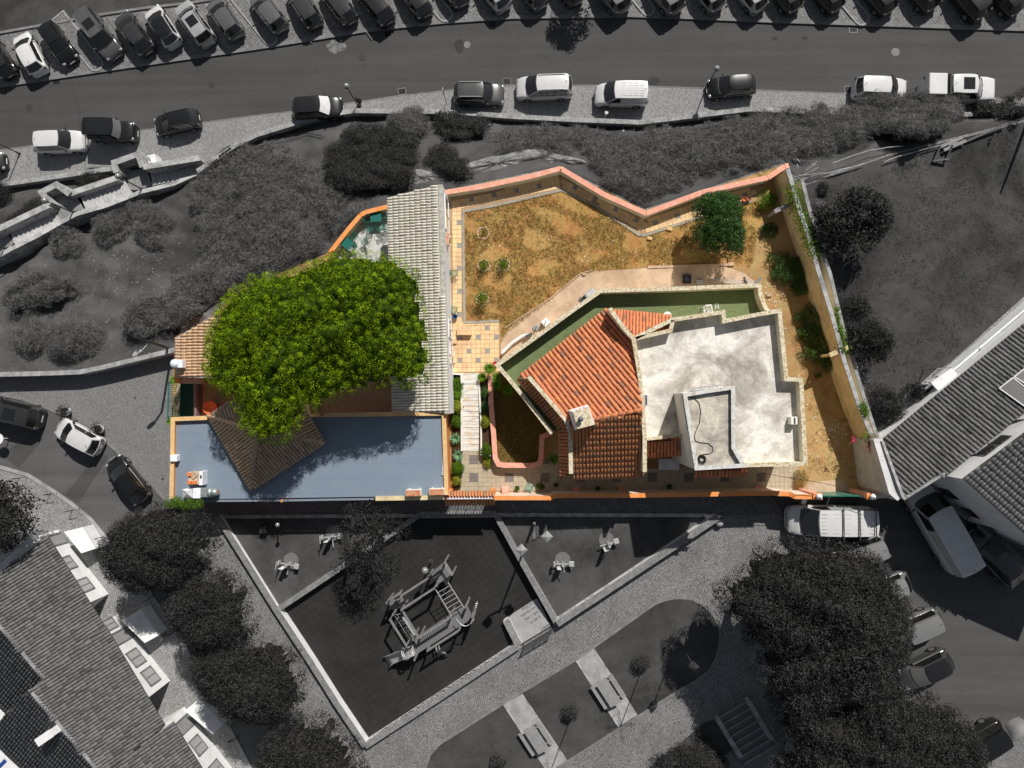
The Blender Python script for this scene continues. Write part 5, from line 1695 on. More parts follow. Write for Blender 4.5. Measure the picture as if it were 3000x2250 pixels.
def rowhouse(label, ev0, ev1, rg1, rg0, zE, zR, ground, key, wins=()):
    t = thing('row_house', label, 'house', P(ground[0][0], ground[0][1], 0), 0, 'grey tiled row houses at lower left')
    a, b = P(*ev0, zE), P(*ev1, zE)
    pl = plane3(a, b, P(*rg1, zR))
    r0, r1 = onplane(*rg0, pl), onplane(*rg1, pl)
    troof(t, key, [a, b, r1, r0], rt_grey, deck_g, 0.225, 0.4, 300, name='roof', th=0.12)
    d = Vector(((r1.x - b.x), (r1.y - b.y), 0)); d0 = Vector(((r0.x - a.x), (r0.y - a.y), 0))
    w0 = Vector((r0.x + d0.x, r0.y + d0.y, zE)); w1 = Vector((r1.x + d.x, r1.y + d.y, zE))
    troof(t, key, [w0, w1, r1, r0], rt_grey, deck_g, 0.225, 0.4, 300, name='roof', th=0.12)
    k = M(); k.strip([r0 + Vector((0, 0, 0.07)), r1 + Vector((0, 0, 0.07))], 0.1, 0, None, dz=0.1); k.build('ridge_mortar', cap_grey, t)
    g0, g1 = P(*ground[0], 0), P(*ground[1], 0)
    nb = d.normalized()
    k = M(); k.poly([g0, g1, g1 + nb * (d.length * 2 - 0.7), g0 + nb * (d0.length * 2 - 0.7)], -0.1, zE - 0.12); k.build('wall', white_grey, t)
    u = (g1 - g0).normalized(); n = -nb
    n = Vector((-u.y, u.x, 0))
    if n.dot(-nb) < 0: n = -n
    for (f, wd, z0, z1) in wins:
        c = g0 + (g1 - g0) * f
        R = Matrix((u, n, Vector((0, 0, 1)))).transposed()
        k = M(); k.box(c + Vector((0, 0, (z0 + z1) / 2)) + n * 0.0, (wd, 0.03, z1 - z0), R=R); wobj = k.build('window', glass_m if z0 > 0.5 else wood_g, t)
        k = M()
        for s_ in (-1, 1): k.box(c + u * s_ * wd / 2 + Vector((0, 0, (z0 + z1) / 2)) + n * 0.03, (0.1, 0.1, z1 - z0 + 0.1), R=R)
        for zz in (z0, z1): k.box(c + Vector((0, 0, zz)) + n * 0.03, (wd, 0.1, 0.1), R=R)
        if z0 > 0.5: k.box(c + Vector((0, 0, (z0 + z1) / 2)) + n * 0.03, (0.07, 0.07, z1 - z0), R=R)
        k.build('frame', kerb_m, wobj)
        k = M()
        if z0 > 0.5:
            for s_ in (-1, 1): k.box(c + u * s_ * wd / 4 + Vector((0, 0, (z0 + z1) / 2)) + n * 0.025, (wd * 0.42, 0.03, (z1 - z0) * 0.92), R=R)
            k.build('shutter', steel_l, wobj)
    return t, g0, g1, n


HA = rowhouse('upper grey tiled row house with plain white facade beside the street', (139, 1571), (309, 1840), (129, 1986), (-81, 1737), 2.9, 4.15, ((170, 1552), (319, 1740)), 'ra', [(0.45, 1.0, 0.9, 2.1), (0.78, 1.0, 0.9, 2.1), (0.12, 0.9, 0.0, 2.1)])
HB = rowhouse('middle grey tiled row house with two shuttered windows and angled porch', (309, 1836), (482, 2125), (300, 2272), (88, 2020), 2.9, 4.15, ((345, 1800), (499, 1994)), 'rb', [(0.55, 1.2, 0.8, 2.0), (0.82, 1.2, 0.8, 2.0), (0.25, 0.9, 0.0, 2.1), (0.06, 0.8, 0.8, 2.1)])
HC = rowhouse('lower grey tiled row house cut by the bottom edge of the photo', (506, 2115), (640, 2330), (430, 2470), (300, 2272), 2.9, 4.15, ((540, 2070), (700, 2275)), 'rc', [(0.42, 1.2, 0.8, 2.0), (0.15, 0.9, 0.0, 2.1), (0.75, 1.0, 0.8, 2.0)])
for (H_, lab, pts) in ((HA, 'white porch wall with sloping cap at the upper end of the row houses', [(187, 1558), (233, 1547), (271, 1610), (238, 1621)]),
                      (HB, 'grey shaded porch with slanted slab roof between the row houses', [(356, 1818), (404, 1789), (457, 1866), (424, 1884)]),
                      (HC, 'pale porch with slanted slab roof near the lowest row house', [(541, 2082), (577, 2053), (647, 2131), (624, 2152)])):
    q = [P(a, b, 1.55) for a, b in pts]
    t = thing('porch', lab, 'porch', (q[0].x, q[0].y, 0), 0, 'porches of the row houses')
    k = M(); k.slab([q[0], q[1] + Vector((0, 0, -0.35)), q[2] + Vector((0, 0, -0.35)), q[3]], 0.14); k.build('slab', white_grey, t)
    k = M(); k.poly([q[1], q[2], q[2] - Vector((0.15, 0.1, 0)), q[1] - Vector((0.15, 0.1, 0))], 0, 1.08); k.build('wall', white_grey, t)
    k = M()
    for i in range(4):
        s0 = q[3].lerp(q[0], 0.1); k.box((s0.x - 0.1, s0.y - 0.2 + i * 0.02, 0.1 + i * 0.02), (0.1, 0.1, 0.1))
    a_ = (q[0] - q[3]); a_.z = 0
    k = M()
    for i in range(3): 
        c0 = q[3] * 0.6 + q[2] * 0.4; k.box((c0.x - 0.2 * i, c0.y - 0.12 * i, 0.09 * (3 - i)), (0.9, 0.35, 0.18 * (3 - i)), math.atan2(a_.y, a_.x))
    k.build('step', conc_grey, t)
cw = thing('roof_chimney', 'squat white chimney box on the far slope of the middle row house', 'chimney', P(125, 2165, 4))
q = P(128, 2163, 5.2); k = M(); k.box((q.x, q.y, 4.5), (1.15, 0.5, 1.3), 0.6); k.build('shaft', white_grey, cw); k = M(); k.box((q.x, q.y, 5.17), (1.2, 0.55, 0.06), 0.6); k.build('lid', white_grey, cw)
t = thing('white_house', 'white flat wall corner of a house at the bottom left corner of the photo', 'house', P(20, 2215, 0))
k = M(); k.poly(PP([(-120, 2130), (0, 2150), (95, 2262), (60, 2330), (-200, 2330)], 2.8), 0, 2.8); k.build('wall', white_grey, t)
k = M(); k.box(P(6, 2238, 2.82), (0.7, 0.25, 0.05), 0.8); k.build('roof_panel', mat('blue_panel', (0.02, 0.05, 0.2), 0.4, 0.1, bumpk=0), t)

# ================================================================ GREY HOUSES AT THE RIGHT
r1 = thing('garden_house', 'large grey tiled house beside the dark lawn with glass panels on its roof', 'house', P(2760, 1290, 0))
zl, zh = 3.0, 4.5
a, b = P(2589, 1286, zl), P(3120, 852, zl)
pl = plane3(a, b, P(2645, 1457, zh))
pts = [a, b, onplane(3120, 1108, pl), onplane(2769, 1383, pl), onplane(2645, 1457, pl)]
troof(r1, 'r1', pts, rt_grey, deck_g, 0.29, 0.46, 300, name='roof', th=0.12)
k = M(); k.poly([P(2600, 1285, 2.9), P(3115, 862, 2.9), P(3120, 1100, 4.2), P(2769, 1378, 4.3), P(2650, 1450, 4.3)], 0, 2.85); k.build('wall', white_grey, r1)
ga, gb = P(2584, 1292, 3.3), P(2646, 1460, 4.7)
k = M(); k.strip([P(2572, 1286, 3.2), P(2618, 1440, 4.3), P(2640, 1458, 4.6)], 0.3, 0, None); k.build('gable_wall', gable_grey, r1)
k = M(); k.strip([ga + Vector((0, 0, 0.08)), gb + Vector((0, 0, 0.08))], 0.09, 0, None, dz=0.12); k.build('coping', cap_grey, r1)
k = M(); k.strip([onplane(2645, 1462, pl) + Vector((0, 0, .1)), onplane(2770, 1384, pl) + Vector((0, 0, .1))], 0.08, 0, None, dz=0.15); k.build('verge', cap_grey, r1)
# two framed glass panels
for (pp, nm) in (([(2919, 1138), (2958, 1107), (3020, 1155), (3020, 1210)], 'lower'), ([(2962, 1104), (3020, 1060), (3020, 1140)], 'upper')):
    q = [onplane(x, y, pl) + Vector((0, 0, 0.28)) for x, y in pp]
    k = M(); k.slab(q, 0.05); g = k.build('solar_panel', paint('panel_glass', 0.1, 0.15), r1)
    k = M()
    for i in range(len(q)): k.bar(q[i], q[(i + 1) % len(q)], 0.06, 0.08)
    k.build('frame', white_grey, g)
# forecourt of small walled yards between the house and the cobbled path
yd = thing('yard_wall', 'pale yard walls and pergola frame on the lawn side of the grey house', 'wall', P(2760, 1120, 0))
k = M(); k.strip([P(2700, 1150, 1.2), P(2806, 1075, 1.2), P(3060, 860, 1.2)], 0.07, 0, 1.15); k.build('wall_body', white_grey, yd)
k = M()
for x, y in ((2810, 1078), (2868, 1022), (2930, 990)): 
    p = P(x, y, 1.2); k.bar((p.x, p.y, 0.6), (p.x + 1.6, p.y - 0.1, 0.6), 0.12, 1.1)
k.build('divider', cap_grey, yd)
q = [P(2727, 1121, 1.9), P(2788, 1077, 1.9), P(2808, 1099, 1.9), P(2750, 1146, 1.9)]
k = M(); k.slab(q, 0.1); k.build('canopy_slab', white_grey, yd)
k = M()
q2 = [P(2699, 1125, 1.8), P(2748, 1080, 1.8), P(2786, 1078, 1.8), P(2727, 1123, 1.8)]
for i in range(4): k.bar(q2[i], q2[(i + 1) % 4], 0.08)
k.bar((q2[0] + q2[1]) / 2, (q2[2] + q2[3]) / 2, 0.06); k.bar((q2[0] + q2[3]) / 2, (q2[1] + q2[2]) / 2, 0.05)
for p in q2: k.bar(p, (p.x, p.y, 0), 0.07)
for p in q: k.bar(p, (p.x, p.y, 0), 0.08)
k.build('pergola_frame', cap_grey, yd)
sheet('yard_slab', PP([(2560, 1300), (2600, 1190), (2700, 1130), (3060, 870), (3200, 860), (3120, 1000), (2760, 1300)]), conc_grey, 0.035)
r2 = thing('corner_house', 'tall grey house with pale mossy tiles at the right edge beside the parked vans', 'house', P(2850, 1450, 0))
zE2 = 6.3
nw0, nw1 = P(2823, 1402, zE2), P(3120, 1180, zE2)
sw1 = P(3010, 1568, zE2)
pl = plane3(nw0, sw1, P(3120, 1180, zE2 + 1.2))
pts = [nw0, sw1, onplane(3300, 1650, pl), onplane(3300, 1100, pl), onplane(3120, 1180, pl)]
troof(r2, 'r2', pts, rt_grey2, deck_g, 0.24, 0.38, 300, name='roof', th=0.12)
k = M(); k.poly([P(2826, 1404, zE2), P(3012, 1572, zE2), P(3300, 1700, zE2), P(3300, 1100, zE2), P(3120, 1186, zE2)], 0, zE2 - 0.12)
k.build('wall', white_grey, r2)
u = (nw1 - nw0); u.z = 0; u.normalize(); n = Vector((-u.y, u.x, 0))
c0 = P(2915, 1325, 5.0)
f = (c0 - nw0).dot(u)
for s_ in (-0.35, 0.75):
    c = Vector((nw0.x, nw0.y, 0)) + u * (f + s_)
    R = Matrix((u, n, Vector((0, 0, 1)))).transposed()
    k = M(); k.box(c + Vector((0, 0, 5.1)) + n * 0.02, (0.85, 0.05, 1.0), R=R); wobj = k.build('window', glass_m, r2)
    k = M(); k.box(c + Vector((0, 0, 4.55)) + n * 0.06, (1.0, 0.12, 0.06), R=R); k.build('sill', cap_grey, wobj)
u = (sw1 - nw0); u.z = 0; u.normalize(); n = Vector((u.y, -u.x, 0))
R = Matrix((u, n, Vector((0, 0, 1)))).transposed()
for f in (2.2, 4.1, 6.0):
    c = Vector((nw0.x, nw0.y, 0)) + u * f
    k = M(); k.box(c + Vector((0, 0, 2.0)) + n * 0.02, (1.0, 0.05, 1.2), R=R); wobj = k.build('window', glass_m, r2)
    k = M(); k.box(c + Vector((0, 0, 1.35)) + n * 0.12, (1.15, 0.24, 0.06), R=R); k.build('sill', kerb_m, wobj)

# ================================================================ CARS
tyre_m = mat('tyre_rubber', 0.012, 0.85, 0.2, bumpk=0)
rim_m = mat('alloy_rim', 0.35, 0.35, 0.1, metal=0.8, bumpk=0)
cglass = paint('car_glass', 0.012, 0.04, 0, 1.0)
trim_m = mat('car_trim', 0.02, 0.5, 0.1, bumpk=0)
lamp_m = paint('headlamp_glass', 0.4, 0.1, 0.2, 1.0)
tail_m = paint('tail_lamp', 0.09, 0.15, 0, 1.0)
plate_m = mat('number_plate', 0.6, 0.5, 0.05, bumpk=0)
STY = {  # L W H hood ws rear belt  roof-width
    'hatch': dict(L=4.0, W=1.75, H=1.48, hood=0.95, ws=0.75, rear=0.42, belt=0.92, rw=0.70, cowl=0.93, nose=0.7),
    'sedan': dict(L=4.35, W=1.78, H=1.44, hood=1.05, ws=0.8, rear=0.7, belt=0.92, rw=0.68, cowl=0.93, nose=0.68),
    'mpv': dict(L=4.8, W=1.88, H=1.72, hood=0.95, ws=0.85, rear=0.3, belt=1.02, rw=0.74, cowl=1.05, nose=0.8),
    'suv': dict(L=4.3, W=1.84, H=1.68, hood=1.05, ws=0.7, rear=0.35, belt=1.05, rw=0.74, cowl=1.06, nose=0.88),
    'van': dict(L=4.45, W=1.84, H=1.82, hood=0.85, ws=0.75, rear=0.08, belt=1.1, rw=0.82, cowl=1.12, nose=0.85),
    'bigvan': dict(L=5.5, W=2.0, H=2.2, hood=0.75, ws=0.85, rear=0.08, belt=1.3, rw=0.86, cowl=1.3, nose=0.95),
    'jeep': dict(L=4.1, W=1.78, H=1.98, hood=1.15, ws=0.22, rear=0.04, belt=1.15, rw=0.86, cowl=1.15, nose=1.08),
    'cabrio': dict(L=3.6, W=1.64, H=1.48, hood=0.75, ws=0.7, rear=0.5, belt=0.9, rw=0.72, cowl=0.92, nose=0.75),
    'pickup': dict(L=5.3, W=1.85, H=1.75, hood=1.2, ws=0.6, rear=0.2, belt=1.1, rw=0.76, cowl=1.08, nose=0.98),
}


def car(label, px, py, ang, style, v, z=ZR, scale=1.0, roof=None, sunroof=False, rails=False, bars=False, name='parked_car', group=None, cat='car', wsm=None, dL=0, metal=0.35, rim=True):
    """ang = direction the car faces, degrees anticlockwise from +x; px, py = middle of the car as seen at half its height"""
    S = dict(STY[style]); S['L'] += dL
    L, W, H = S['L'] * scale, S['W'] * scale, S['H'] * scale
    q = P(px, py, z + H * 0.5)
    t = thing(name, label, cat, (q.x, q.y, z), math.radians(ang), group)
    pm = paint('car_paint_%d' % int(v * 1000), v, 0.28, metal if v < 0.6 else 0.0)
    hw = W / 2
    xF, xR = L / 2, -L / 2
    cowl = xF - S['hood'] * scale - 0.05
    belt, cw_ = S['belt'] * scale, S['cowl'] * scale
    roof_f, roof_r = cowl - S['ws'] * scale, xR + S['rear'] * scale + 0.12
    rb = xR + 0.08
    nose = S['nose'] * scale
    pk = style == 'pickup'
    # lower body lofted from tail to nose
    st = [(xR, 0.55, 0.50 * belt, 0.80), (xR + 0.04, 0.72, 0.82 * belt, 0.5), (xR + 0.12, 0.86, belt * 0.97, 0.3), (xR + 0.35, 0.95, belt, 0.24), (xR + 0.9, 0.99, belt + 0.0, 0.2), (0, 1.0, belt, 0.2),
          (cowl - 0.4, 1.0, belt, 0.2), (cowl + 0.05, 0.985, cw_, 0.2), (cowl + (xF - cowl) * 0.45, 0.96, cw_ * 0.45 + nose * 0.55 + 0.04, 0.2), (xF - 0.28, 0.9, nose + 0.01, 0.2), (xF - 0.13, 0.8, nose - 0.07, 0.22), (xF - 0.04, 0.66, nose * 0.72, 0.3), (xF, 0.5, nose * 0.55, 0.45)]
    prof = [(0.0, 1.035), (0.3, 1.03), (0.6, 1.02), (0.82, 1.0), (0.93, 0.965), (0.985, 0.9), (1.0, 0.72), (0.99, 0.45), (0.96, 0.24)]
    vs, fs = [], []
    np_ = len(prof) * 2 - 1
    for (x, wf, zt_, zb) in st:
        row = []
        for a, b in prof:
            zz = zt_ * b if b > 0.6 else zt_ * b
            row.append((a * wf * hw, max(zz, 0.2)))
        full = [(-a, b) for a, b in row[::-1]][:-1] + row
        vs += [(x, a, b) for a, b in full]
    for i in range(len(st) - 1):
        for j in range(np_ - 1):
            fs.append((i * np_ + j, i * np_ + j + 1, (i + 1) * np_ + j + 1, (i + 1) * np_ + j))
        fs.append((i * np_ + np_ - 1, i * np_, (i + 1) * np_, (i + 1) * np_ + np_ - 1))
    fs += [tuple(range(np_))[::-1], tuple(range((len(st) - 1) * np_, len(st) * np_))]
    k = M(); k.add(vs, fs)
    wr = S['rw'] * hw
    wb = hw * 0.93
    hb = belt - 0.02
    rear_x = rb + (0.25 if not pk else 1.75)
    if pk: roof_r = rear_x + 0.2

    def ring(x, w_, z_, bul, n=8):
        return [Vector((x + bul * (1 - (2 * i / n - 1) ** 2), w_ * (2 * i / n - 1), z_)) for i in range(n + 1)]
    fb, ft = ring(cowl, wb * 0.95, cw_ + 0.0, 0.16), ring(roof_f, wr * 0.96, H - 0.045, 0.1)
    rr, rt_ = ring(rear_x - 0.22, wb * 0.9, hb, -0.1), ring(roof_r, wr * 0.94, H - 0.07, -0.07)
    n = 8
    base = len(k.v)
    # greenhouse shell
    k.add(fb + ft, [(i, i + 1, n + 2 + i, n + 1 + i) for i in range(n)])
    k.add(rr + rt_, [(i + 1, i, n + 1 + i, n + 2 + i) for i in range(n)])
    for s_ in (0, n):
        bl = [fb[s_], Vector((0.2, (-1 if s_ == 0 else 1) * wb, belt)), rr[s_]]
        tl = [ft[s_], Vector((0.0, (-1 if s_ == 0 else 1) * wr, H - 0.03)), rt_[s_]]
        ff = [(0, 1, 4, 3), (1, 2, 5, 4)]
        if s_ == 0: ff = [f[::-1] for f in ff]
        k.add(bl + tl, ff)
    k.build('body', pm, t, local=True, smooth=True)
    # roof skin
    rows = []
    for i in range(7):
        f = i / 6
        zc = H - 0.045 + (0.045 if 0 < i < 6 else 0.0) - (0.02 * f)
        x0 = roof_f + (roof_r - roof_f) * f
        bul = 0.1 * (1 - f) - 0.07 * f
        ww = wr * (0.96 + 0.04 * math.sin(math.pi * f) - 0.02 * f)
        rows.append([Vector((x0 + bul * (1 - (2 * j / n - 1) ** 2), ww * (2 * j / n - 1), zc + 0.035 * (1 - (2 * j / n - 1) ** 2))) for j in range(n + 1)])
    k = M(); k.add([p for r in rows for p in r], [(i * (n + 1) + j, (i + 1) * (n + 1) + j, (i + 1) * (n + 1) + j + 1, i * (n + 1) + j + 1)[::-1] for i in range(6) for j in range(n)])
    k.build('roof', paint('car_paint_%d' % int((roof if roof is not None else v) * 1000), roof if roof is not None else v, 0.28, metal if (roof or v) < 0.6 else 0.0), t, local=True, smooth=True)

    def pane(lo, hi, i0, i1, off, f0=0.06, f1=0.94, nm='window', mm=None):
        k = M(); c = len(lo)
        a, b = [], []
        for i in range(i0, i1 + 1):
            d = hi[i] - lo[i]
            a.append(lo[i] + d * f0 + off); b.append(lo[i] + d * f1 + off)
        m_ = len(a)
        k.add(a + b, [(i, i + 1, m_ + i + 1, m_ + i) for i in range(m_ - 1)])
        k.build(nm, mm or cglass, t, local=True, smooth=True)
    pane(fb, ft, 0, n, Vector((0.012, 0, 0.012)), 0.05, 0.97, 'windscreen', wsm)
    lo2 = [Vector((p.x, p.y * 0.9, p.z)) for p in rr]; hi2 = [Vector((p.x, p.y * 0.9, p.z)) for p in rt_]
    pane(lo2, hi2, 0, n, Vector((-0.012, 0, 0.012)), 0.12, 0.93, 'rear_window')
    for s_ in (-1, 1):
        x0, x1 = rear_x - 0.05, cowl - 0.12
        if style in ('van', 'bigvan'): segs = [(0.66, 0.95)]
        elif style in ('mpv',): segs = [(0.05, 0.3), (0.33, 0.62), (0.65, 0.96)]
        elif style == 'jeep': segs = [(0.06, 0.46), (0.54, 0.94)]
        elif pk: segs = [(0.1, 0.48), (0.52, 0.94)]
        else: segs = [(0.1, 0.44), (0.47, 0.95)]
        for (a, b) in segs:
            k = M()
            xb0, xb1 = x0 + (x1 - x0) * a, x0 + (x1 - x0) * b
            xt0, xt1 = roof_r + (roof_f - roof_r) * max(0.02, a - 0.02), roof_r + (roof_f - roof_r) * min(0.97, b)
            if style == 'bigvan' or style == 'van': xt0 = xb0
            zl, zh = belt + 0.03, H - 0.13
            def yy(z_): return s_ * (wb + (wr - wb) * (z_ - belt) / (H - 0.03 - belt) + 0.018)
            vs = [(xb0, yy(zl), zl), (xb1, yy(zl), zl), (xb0 + (xt1 - xb0) if False else xt1, yy(zh), zh), (xt0, yy(zh), zh)]
            k.add(vs, [(0, 1, 2, 3) if s_ < 0 else (3, 2, 1, 0)])
            k.build('side_window', cglass, t, local=True)
    # wheels
    r = 0.31 * scale * (1.15 if style in ('suv', 'jeep', 'pickup') else 1.05 if 'van' in style else 1.0)
    wbx = L * 0.3
    for sx in (-1, 1):
        for s_ in (-1, 1):
            cx = wbx * sx + (0.0 if sx > 0 else 0.02)
            k = M(); k.cyl((cx, s_ * (hw - 0.1) - 0.1, r), r, 0.2, 20, axis='Y'); wh = k.build('wheel', tyre_m, t, local=True, smooth=False)
            if rim:
                k = M(); k.cyl((cx, s_ * (hw + 0.0) - 0.008 + s_ * 0.004, r), r * 0.62, 0.016, 16, axis='Y')
                ri = k.build('rim', rim_m, wh, local=True)
            k = M(); pts = [(cx + (r + 0.05) * math.cos(a_ * math.pi / 8), r + (r + 0.05) * math.sin(a_ * math.pi / 8)) for a_ in range(9)]
            yv = s_ * (hw - 0.005)
            k.add([(a_, yv, b_) for a_, b_ in pts] + [(cx, yv, r)], [((i, i + 1, 9) if s_ < 0 else (i + 1, i, 9)) for i in range(8)])
            k.build('wheel_arch', trim_m, wh, local=True)
    for s_ in (-1, 1):
        k = M(); k.ball((xF - 0.2, s_ * hw * 0.72, nose * 0.86), 0.17 * scale, 10, 0.5); k.build('headlight', lamp_m, t, local=True, smooth=True)
        k = M(); k.box((xR + 0.1, s_ * hw * 0.78, belt * 0.86), (0.14, 0.2, 0.26 if style not in ('mpv', 'van', 'bigvan', 'suv') else 0.4)); k.build('tail_light', tail_m, t, local=True, bev=0.02)
        k = M(); k.box((cowl - 0.28, s_ * (hw + 0.07), belt + 0.07), (0.12, 0.2, 0.14)); k.build('wing_mirror', trim_m if v > 0.3 else pm, t, local=True, bev=0.03)
    k = M(); k.box((xF - 0.03, 0, nose * 0.6), (0.05, hw * 1.0, 0.12)); k.build('grille', trim_m, t, local=True, bev=0.01)
    k = M(); k.box((xF + 0.005, 0, 0.42), (0.02, 0.5, 0.11)); k.build('number_plate', plate_m, t, local=True)
    k = M(); k.box((xR - 0.005, 0, 0.55), (0.02, 0.5, 0.11)); k.build('number_plate', plate_m, t, local=True)
    k = M(); k.add([(cowl + 0.10, -hw * 0.78, cw_ + 0.03), (cowl + 0.2, 0, cw_ + 0.035), (cowl + 0.10, hw * 0.78, cw_ + 0.03), (cowl + 0.02, hw * 0.78, cw_ + 0.04), (cowl + 0.12, 0, cw_ + 0.04), (cowl + 0.02, -hw * 0.78, cw_ + 0.04)], [(0, 1, 4, 5), (1, 2, 3, 4)])
    k.build('wiper_cowl', trim_m, t, local=True)
    k = M(); k.bar((roof_r + 0.2, 0, H), (roof_r + 0.05, 0, H + 0.16), 0.02); k.build('aerial', trim_m, t, local=True)
    if sunroof:
        k = M(); xm = (roof_f + roof_r) / 2 + 0.25
        k.add([(xm + 0.45, -wr * 0.62, H + 0.036), (xm + 0.45, wr * 0.62, H + 0.036), (xm - 0.45, wr * 0.62, H + 0.036), (xm - 0.45, -wr * 0.62, H + 0.036)], [(0, 1, 2, 3)])
        k.build('sunroof', cglass, t, local=True)
    if rails:
        k = M()
        for s_ in (-1, 1): k.bar((roof_f - 0.1, s_ * wr * 0.92, H + 0.05), (roof_r + 0.1, s_ * wr * 0.92, H + 0.04), 0.045)
        k.build('roof_rail', rim_m, t, local=True)
    if style in ('van', 'bigvan', 'jeep'):
        k = M()
        if style == 'jeep':
            for i in range(10): k.box((roof_r + 0.12 + i * (roof_f - roof_r - 0.2) / 9, 0, H + 0.02), (0.06, wr * 1.8, 0.03))
            k.build('roof_rib', pm, t, local=True, bev=0.01)
        else:
            for i in range(6):
                for j in range(4 if style == 'van' else 5):
                    k.box((roof_r + 0.45 + j * (roof_f - roof_r - 0.7) / 4, (-0.7 + i * 0.28) * wr, H + 0.03), (0.38, 0.03, 0.012))
            k.build('roof_rib', pm, t, local=True)
    if bars:
        k = M()
        for f in (0.06, 0.34, 0.62):
            x0 = roof_r + (roof_f - roof_r) * f
            k.box((x0, 0, H + 0.14), (0.07, W * 1.02, 0.05))
            for s_ in (-1, 1): k.box((x0, s_ * wr * 0.98, H + 0.06), (0.06, 0.05, 0.16))
        k.build('roof_bar', steel_g, t, local=True)
    if pk:
        k = M(); k.box(((rear_x + xR) / 2 - 0.1, 0, belt + 0.3), (rear_x - xR - 0.35, W * 0.86, 0.6)); k.build('canopy', pm, t, local=True, bev=0.08)
        k = M(); k.box((rear_x + 0.0, 0, belt + 0.35), (0.14, W * 0.84, 0.5)); k.build('gap_panel', trim_m, t, local=True)
    return t


def t0(i, x, y): return (TX[i % 4] + x / 2.9467, TY[i // 4] + y / 2.9467)


up = lambda a: a
GRP = 'cars parked diagonally in the upper car park'
# front faces up-left = 126 degrees, rear faces the road
row = [
    ((-8, 165), 124, 'hatch', 0.03, 'dark car cut by the left edge of the diagonal parking row', {}),
    ((84, 155), 118, 'hatch', 0.72, 'white hatchback with black rear window, second from the left of the diagonal row', {}),
    ((168, 125), -54, 'hatch', 0.012, 'black car facing the road, third from the left of the diagonal row', {}),
    ((287, 98), -52, 'mpv', 0.13, 'long grey people carrier with sunroof and silver rails, facing the road', dict(sunroof=True, rails=True)),
    ((391, 95), 128, 'sedan', 0.05, 'dark grey car with a folded silver sunshade in its windscreen', {}),
    ((474, 76), 124, 'hatch', 0.6, 'small white car with black glass roof and white bonnet', dict(roof=0.012)),
    ((568, 66), 126, 'suv', 0.5, 'silver estate with dark sunroof and roof rails in the diagonal row', dict(sunroof=True, rails=True)),
    ((657, 51), 125, 'hatch', 0.14, 'mid grey hatchback parked left of a thin bay line', {}),
    ((785, 33), 127, 'hatch', 0.15, 'grey roofed hatchback beside the first teardrop kerb island', {}),
    ((890, 18), 122, 'hatch', 0.06, 'dark hatchback with grey roof just right of the teardrop island', {}),
    ((990, 10), 126, 'hatch', 0.05, 'dark hatchback above the square iron plate in the car park', {}),
    ((1095, 8), 128, 'sedan', 0.025, 'black car with long silver window line in the diagonal row', {}),
    ((1210, -10), 126, 'hatch', 0.03, 'black hatchback left of the central teardrop island', {}),
    ((1318, -42), 126, 'hatch', 0.04, 'dark car mostly above the frame right of the central teardrop island', {}),
    ((1440, -30), 126, 'hatch', 0.5, 'light silver car whose tail just enters at the top middle', {}),
    ((1548, -36), 126, 'hatch', 0.13, 'grey car tail left of the leafy tree shadow on the road', {}),
    ((1652, -48), 126, 'hatch', 0.05, 'dark car tail behind the leafy tree shadow', {}),
    ((1786, -30), 126, 'suv', 0.22, 'mid grey car tail right of the leafy tree shadow', {}),
    ((1942, -28), 126, 'suv', 0.2, 'grey car tail right of the narrow kerb island', {}),
    ((2065, -30), 126, 'hatch', 0.28, 'pale grey car tail two bays right of the narrow kerb island', {}),
    ((2190, -28), 126, 'hatch', 0.55, 'white car tail with sharp pointed shadow on the road', {}),
    ((2292, -28), 126, 'hatch', 0.05, 'dark car tail above the right half of the road', {}),
    ((2415, -28), 126, 'hatch', 0.04, 'black car tail with one bright tail lamp', {}),
    ((2568, -22), 126, 'hatch', 0.03, 'black car tail beside the right hand teardrop island', {}),
    ((2695, -32), 126, 'hatch', 0.05, 'dark car tail two bays from the upper right corner', {}),
    ((2835, -12), 126, 'suv', 0.025, 'tall black car tail with large shadow near the upper right corner', {}),
    ((2940, -18), 126, 'hatch', 0.02, 'last black car at the upper right corner of the photo', {}),
]
for (x, y), a, s_, v, lab, kw in row:
    car(lab, x, y, a, s_, v, ZR + 0.11, group=GRP, **kw)
G2 = 'cars parked half on the pavement beside the bushy bank'
shade_m = mat('windscreen_shade', 0.55, 0.5, 0.2, 3, bumpk=0)
car('white compact suv facing right on the pavement at far left', *t0(0, 510, 1222), 2, 'suv', 0.68, ZR + 0.03, group=G2)
car('boxy black off road vehicle with ribbed roof beside the white suv', *t0(0, 958, 1128), -2, 'jeep', 0.018, ZR + 0.03, group=G2, wsm=mat('dusty_windscreen', 0.14, 0.3, 0.1, bumpk=0))
car('black hatchback facing left near the two dark benches', *t0(0, 1520, 1052), 192, 'hatch', 0.015, ZR + 0.03, group=G2)
car('black car at the left edge of the photo below the street lamp', *t0(0, -160, 1400), 5, 'hatch', 0.02, ZR + 0.03, group=G2)
car('old black estate with white sunshade behind its windscreen at the curving parapet', *t0(1, 530, 930), 3, 'suv', 0.02, ZR + 0.03, group=G2, wsm=shade_m)
car('dark grey suv with silver roof rails facing right', *t0(1, 1925, 810), -1, 'suv', 0.1, ZR + 0.03, group=G2, rails=True)
car('silver white people carrier with black windows facing left', *t0(2, 277, 750), 181, 'mpv', 0.66, ZR + 0.03, group=G2, rails=True)
car('plain white delivery van with ribbed roof facing left', *t0(2, 945, 812), 179, 'van', 0.7, ZR + 0.03, group=G2, name='parked_van', cat='van')
car('glossy black hatchback beside the globe street lamp', *t0(2, 1895, 745), 184, 'hatch', 0.01, ZR + 0.03, group=G2)
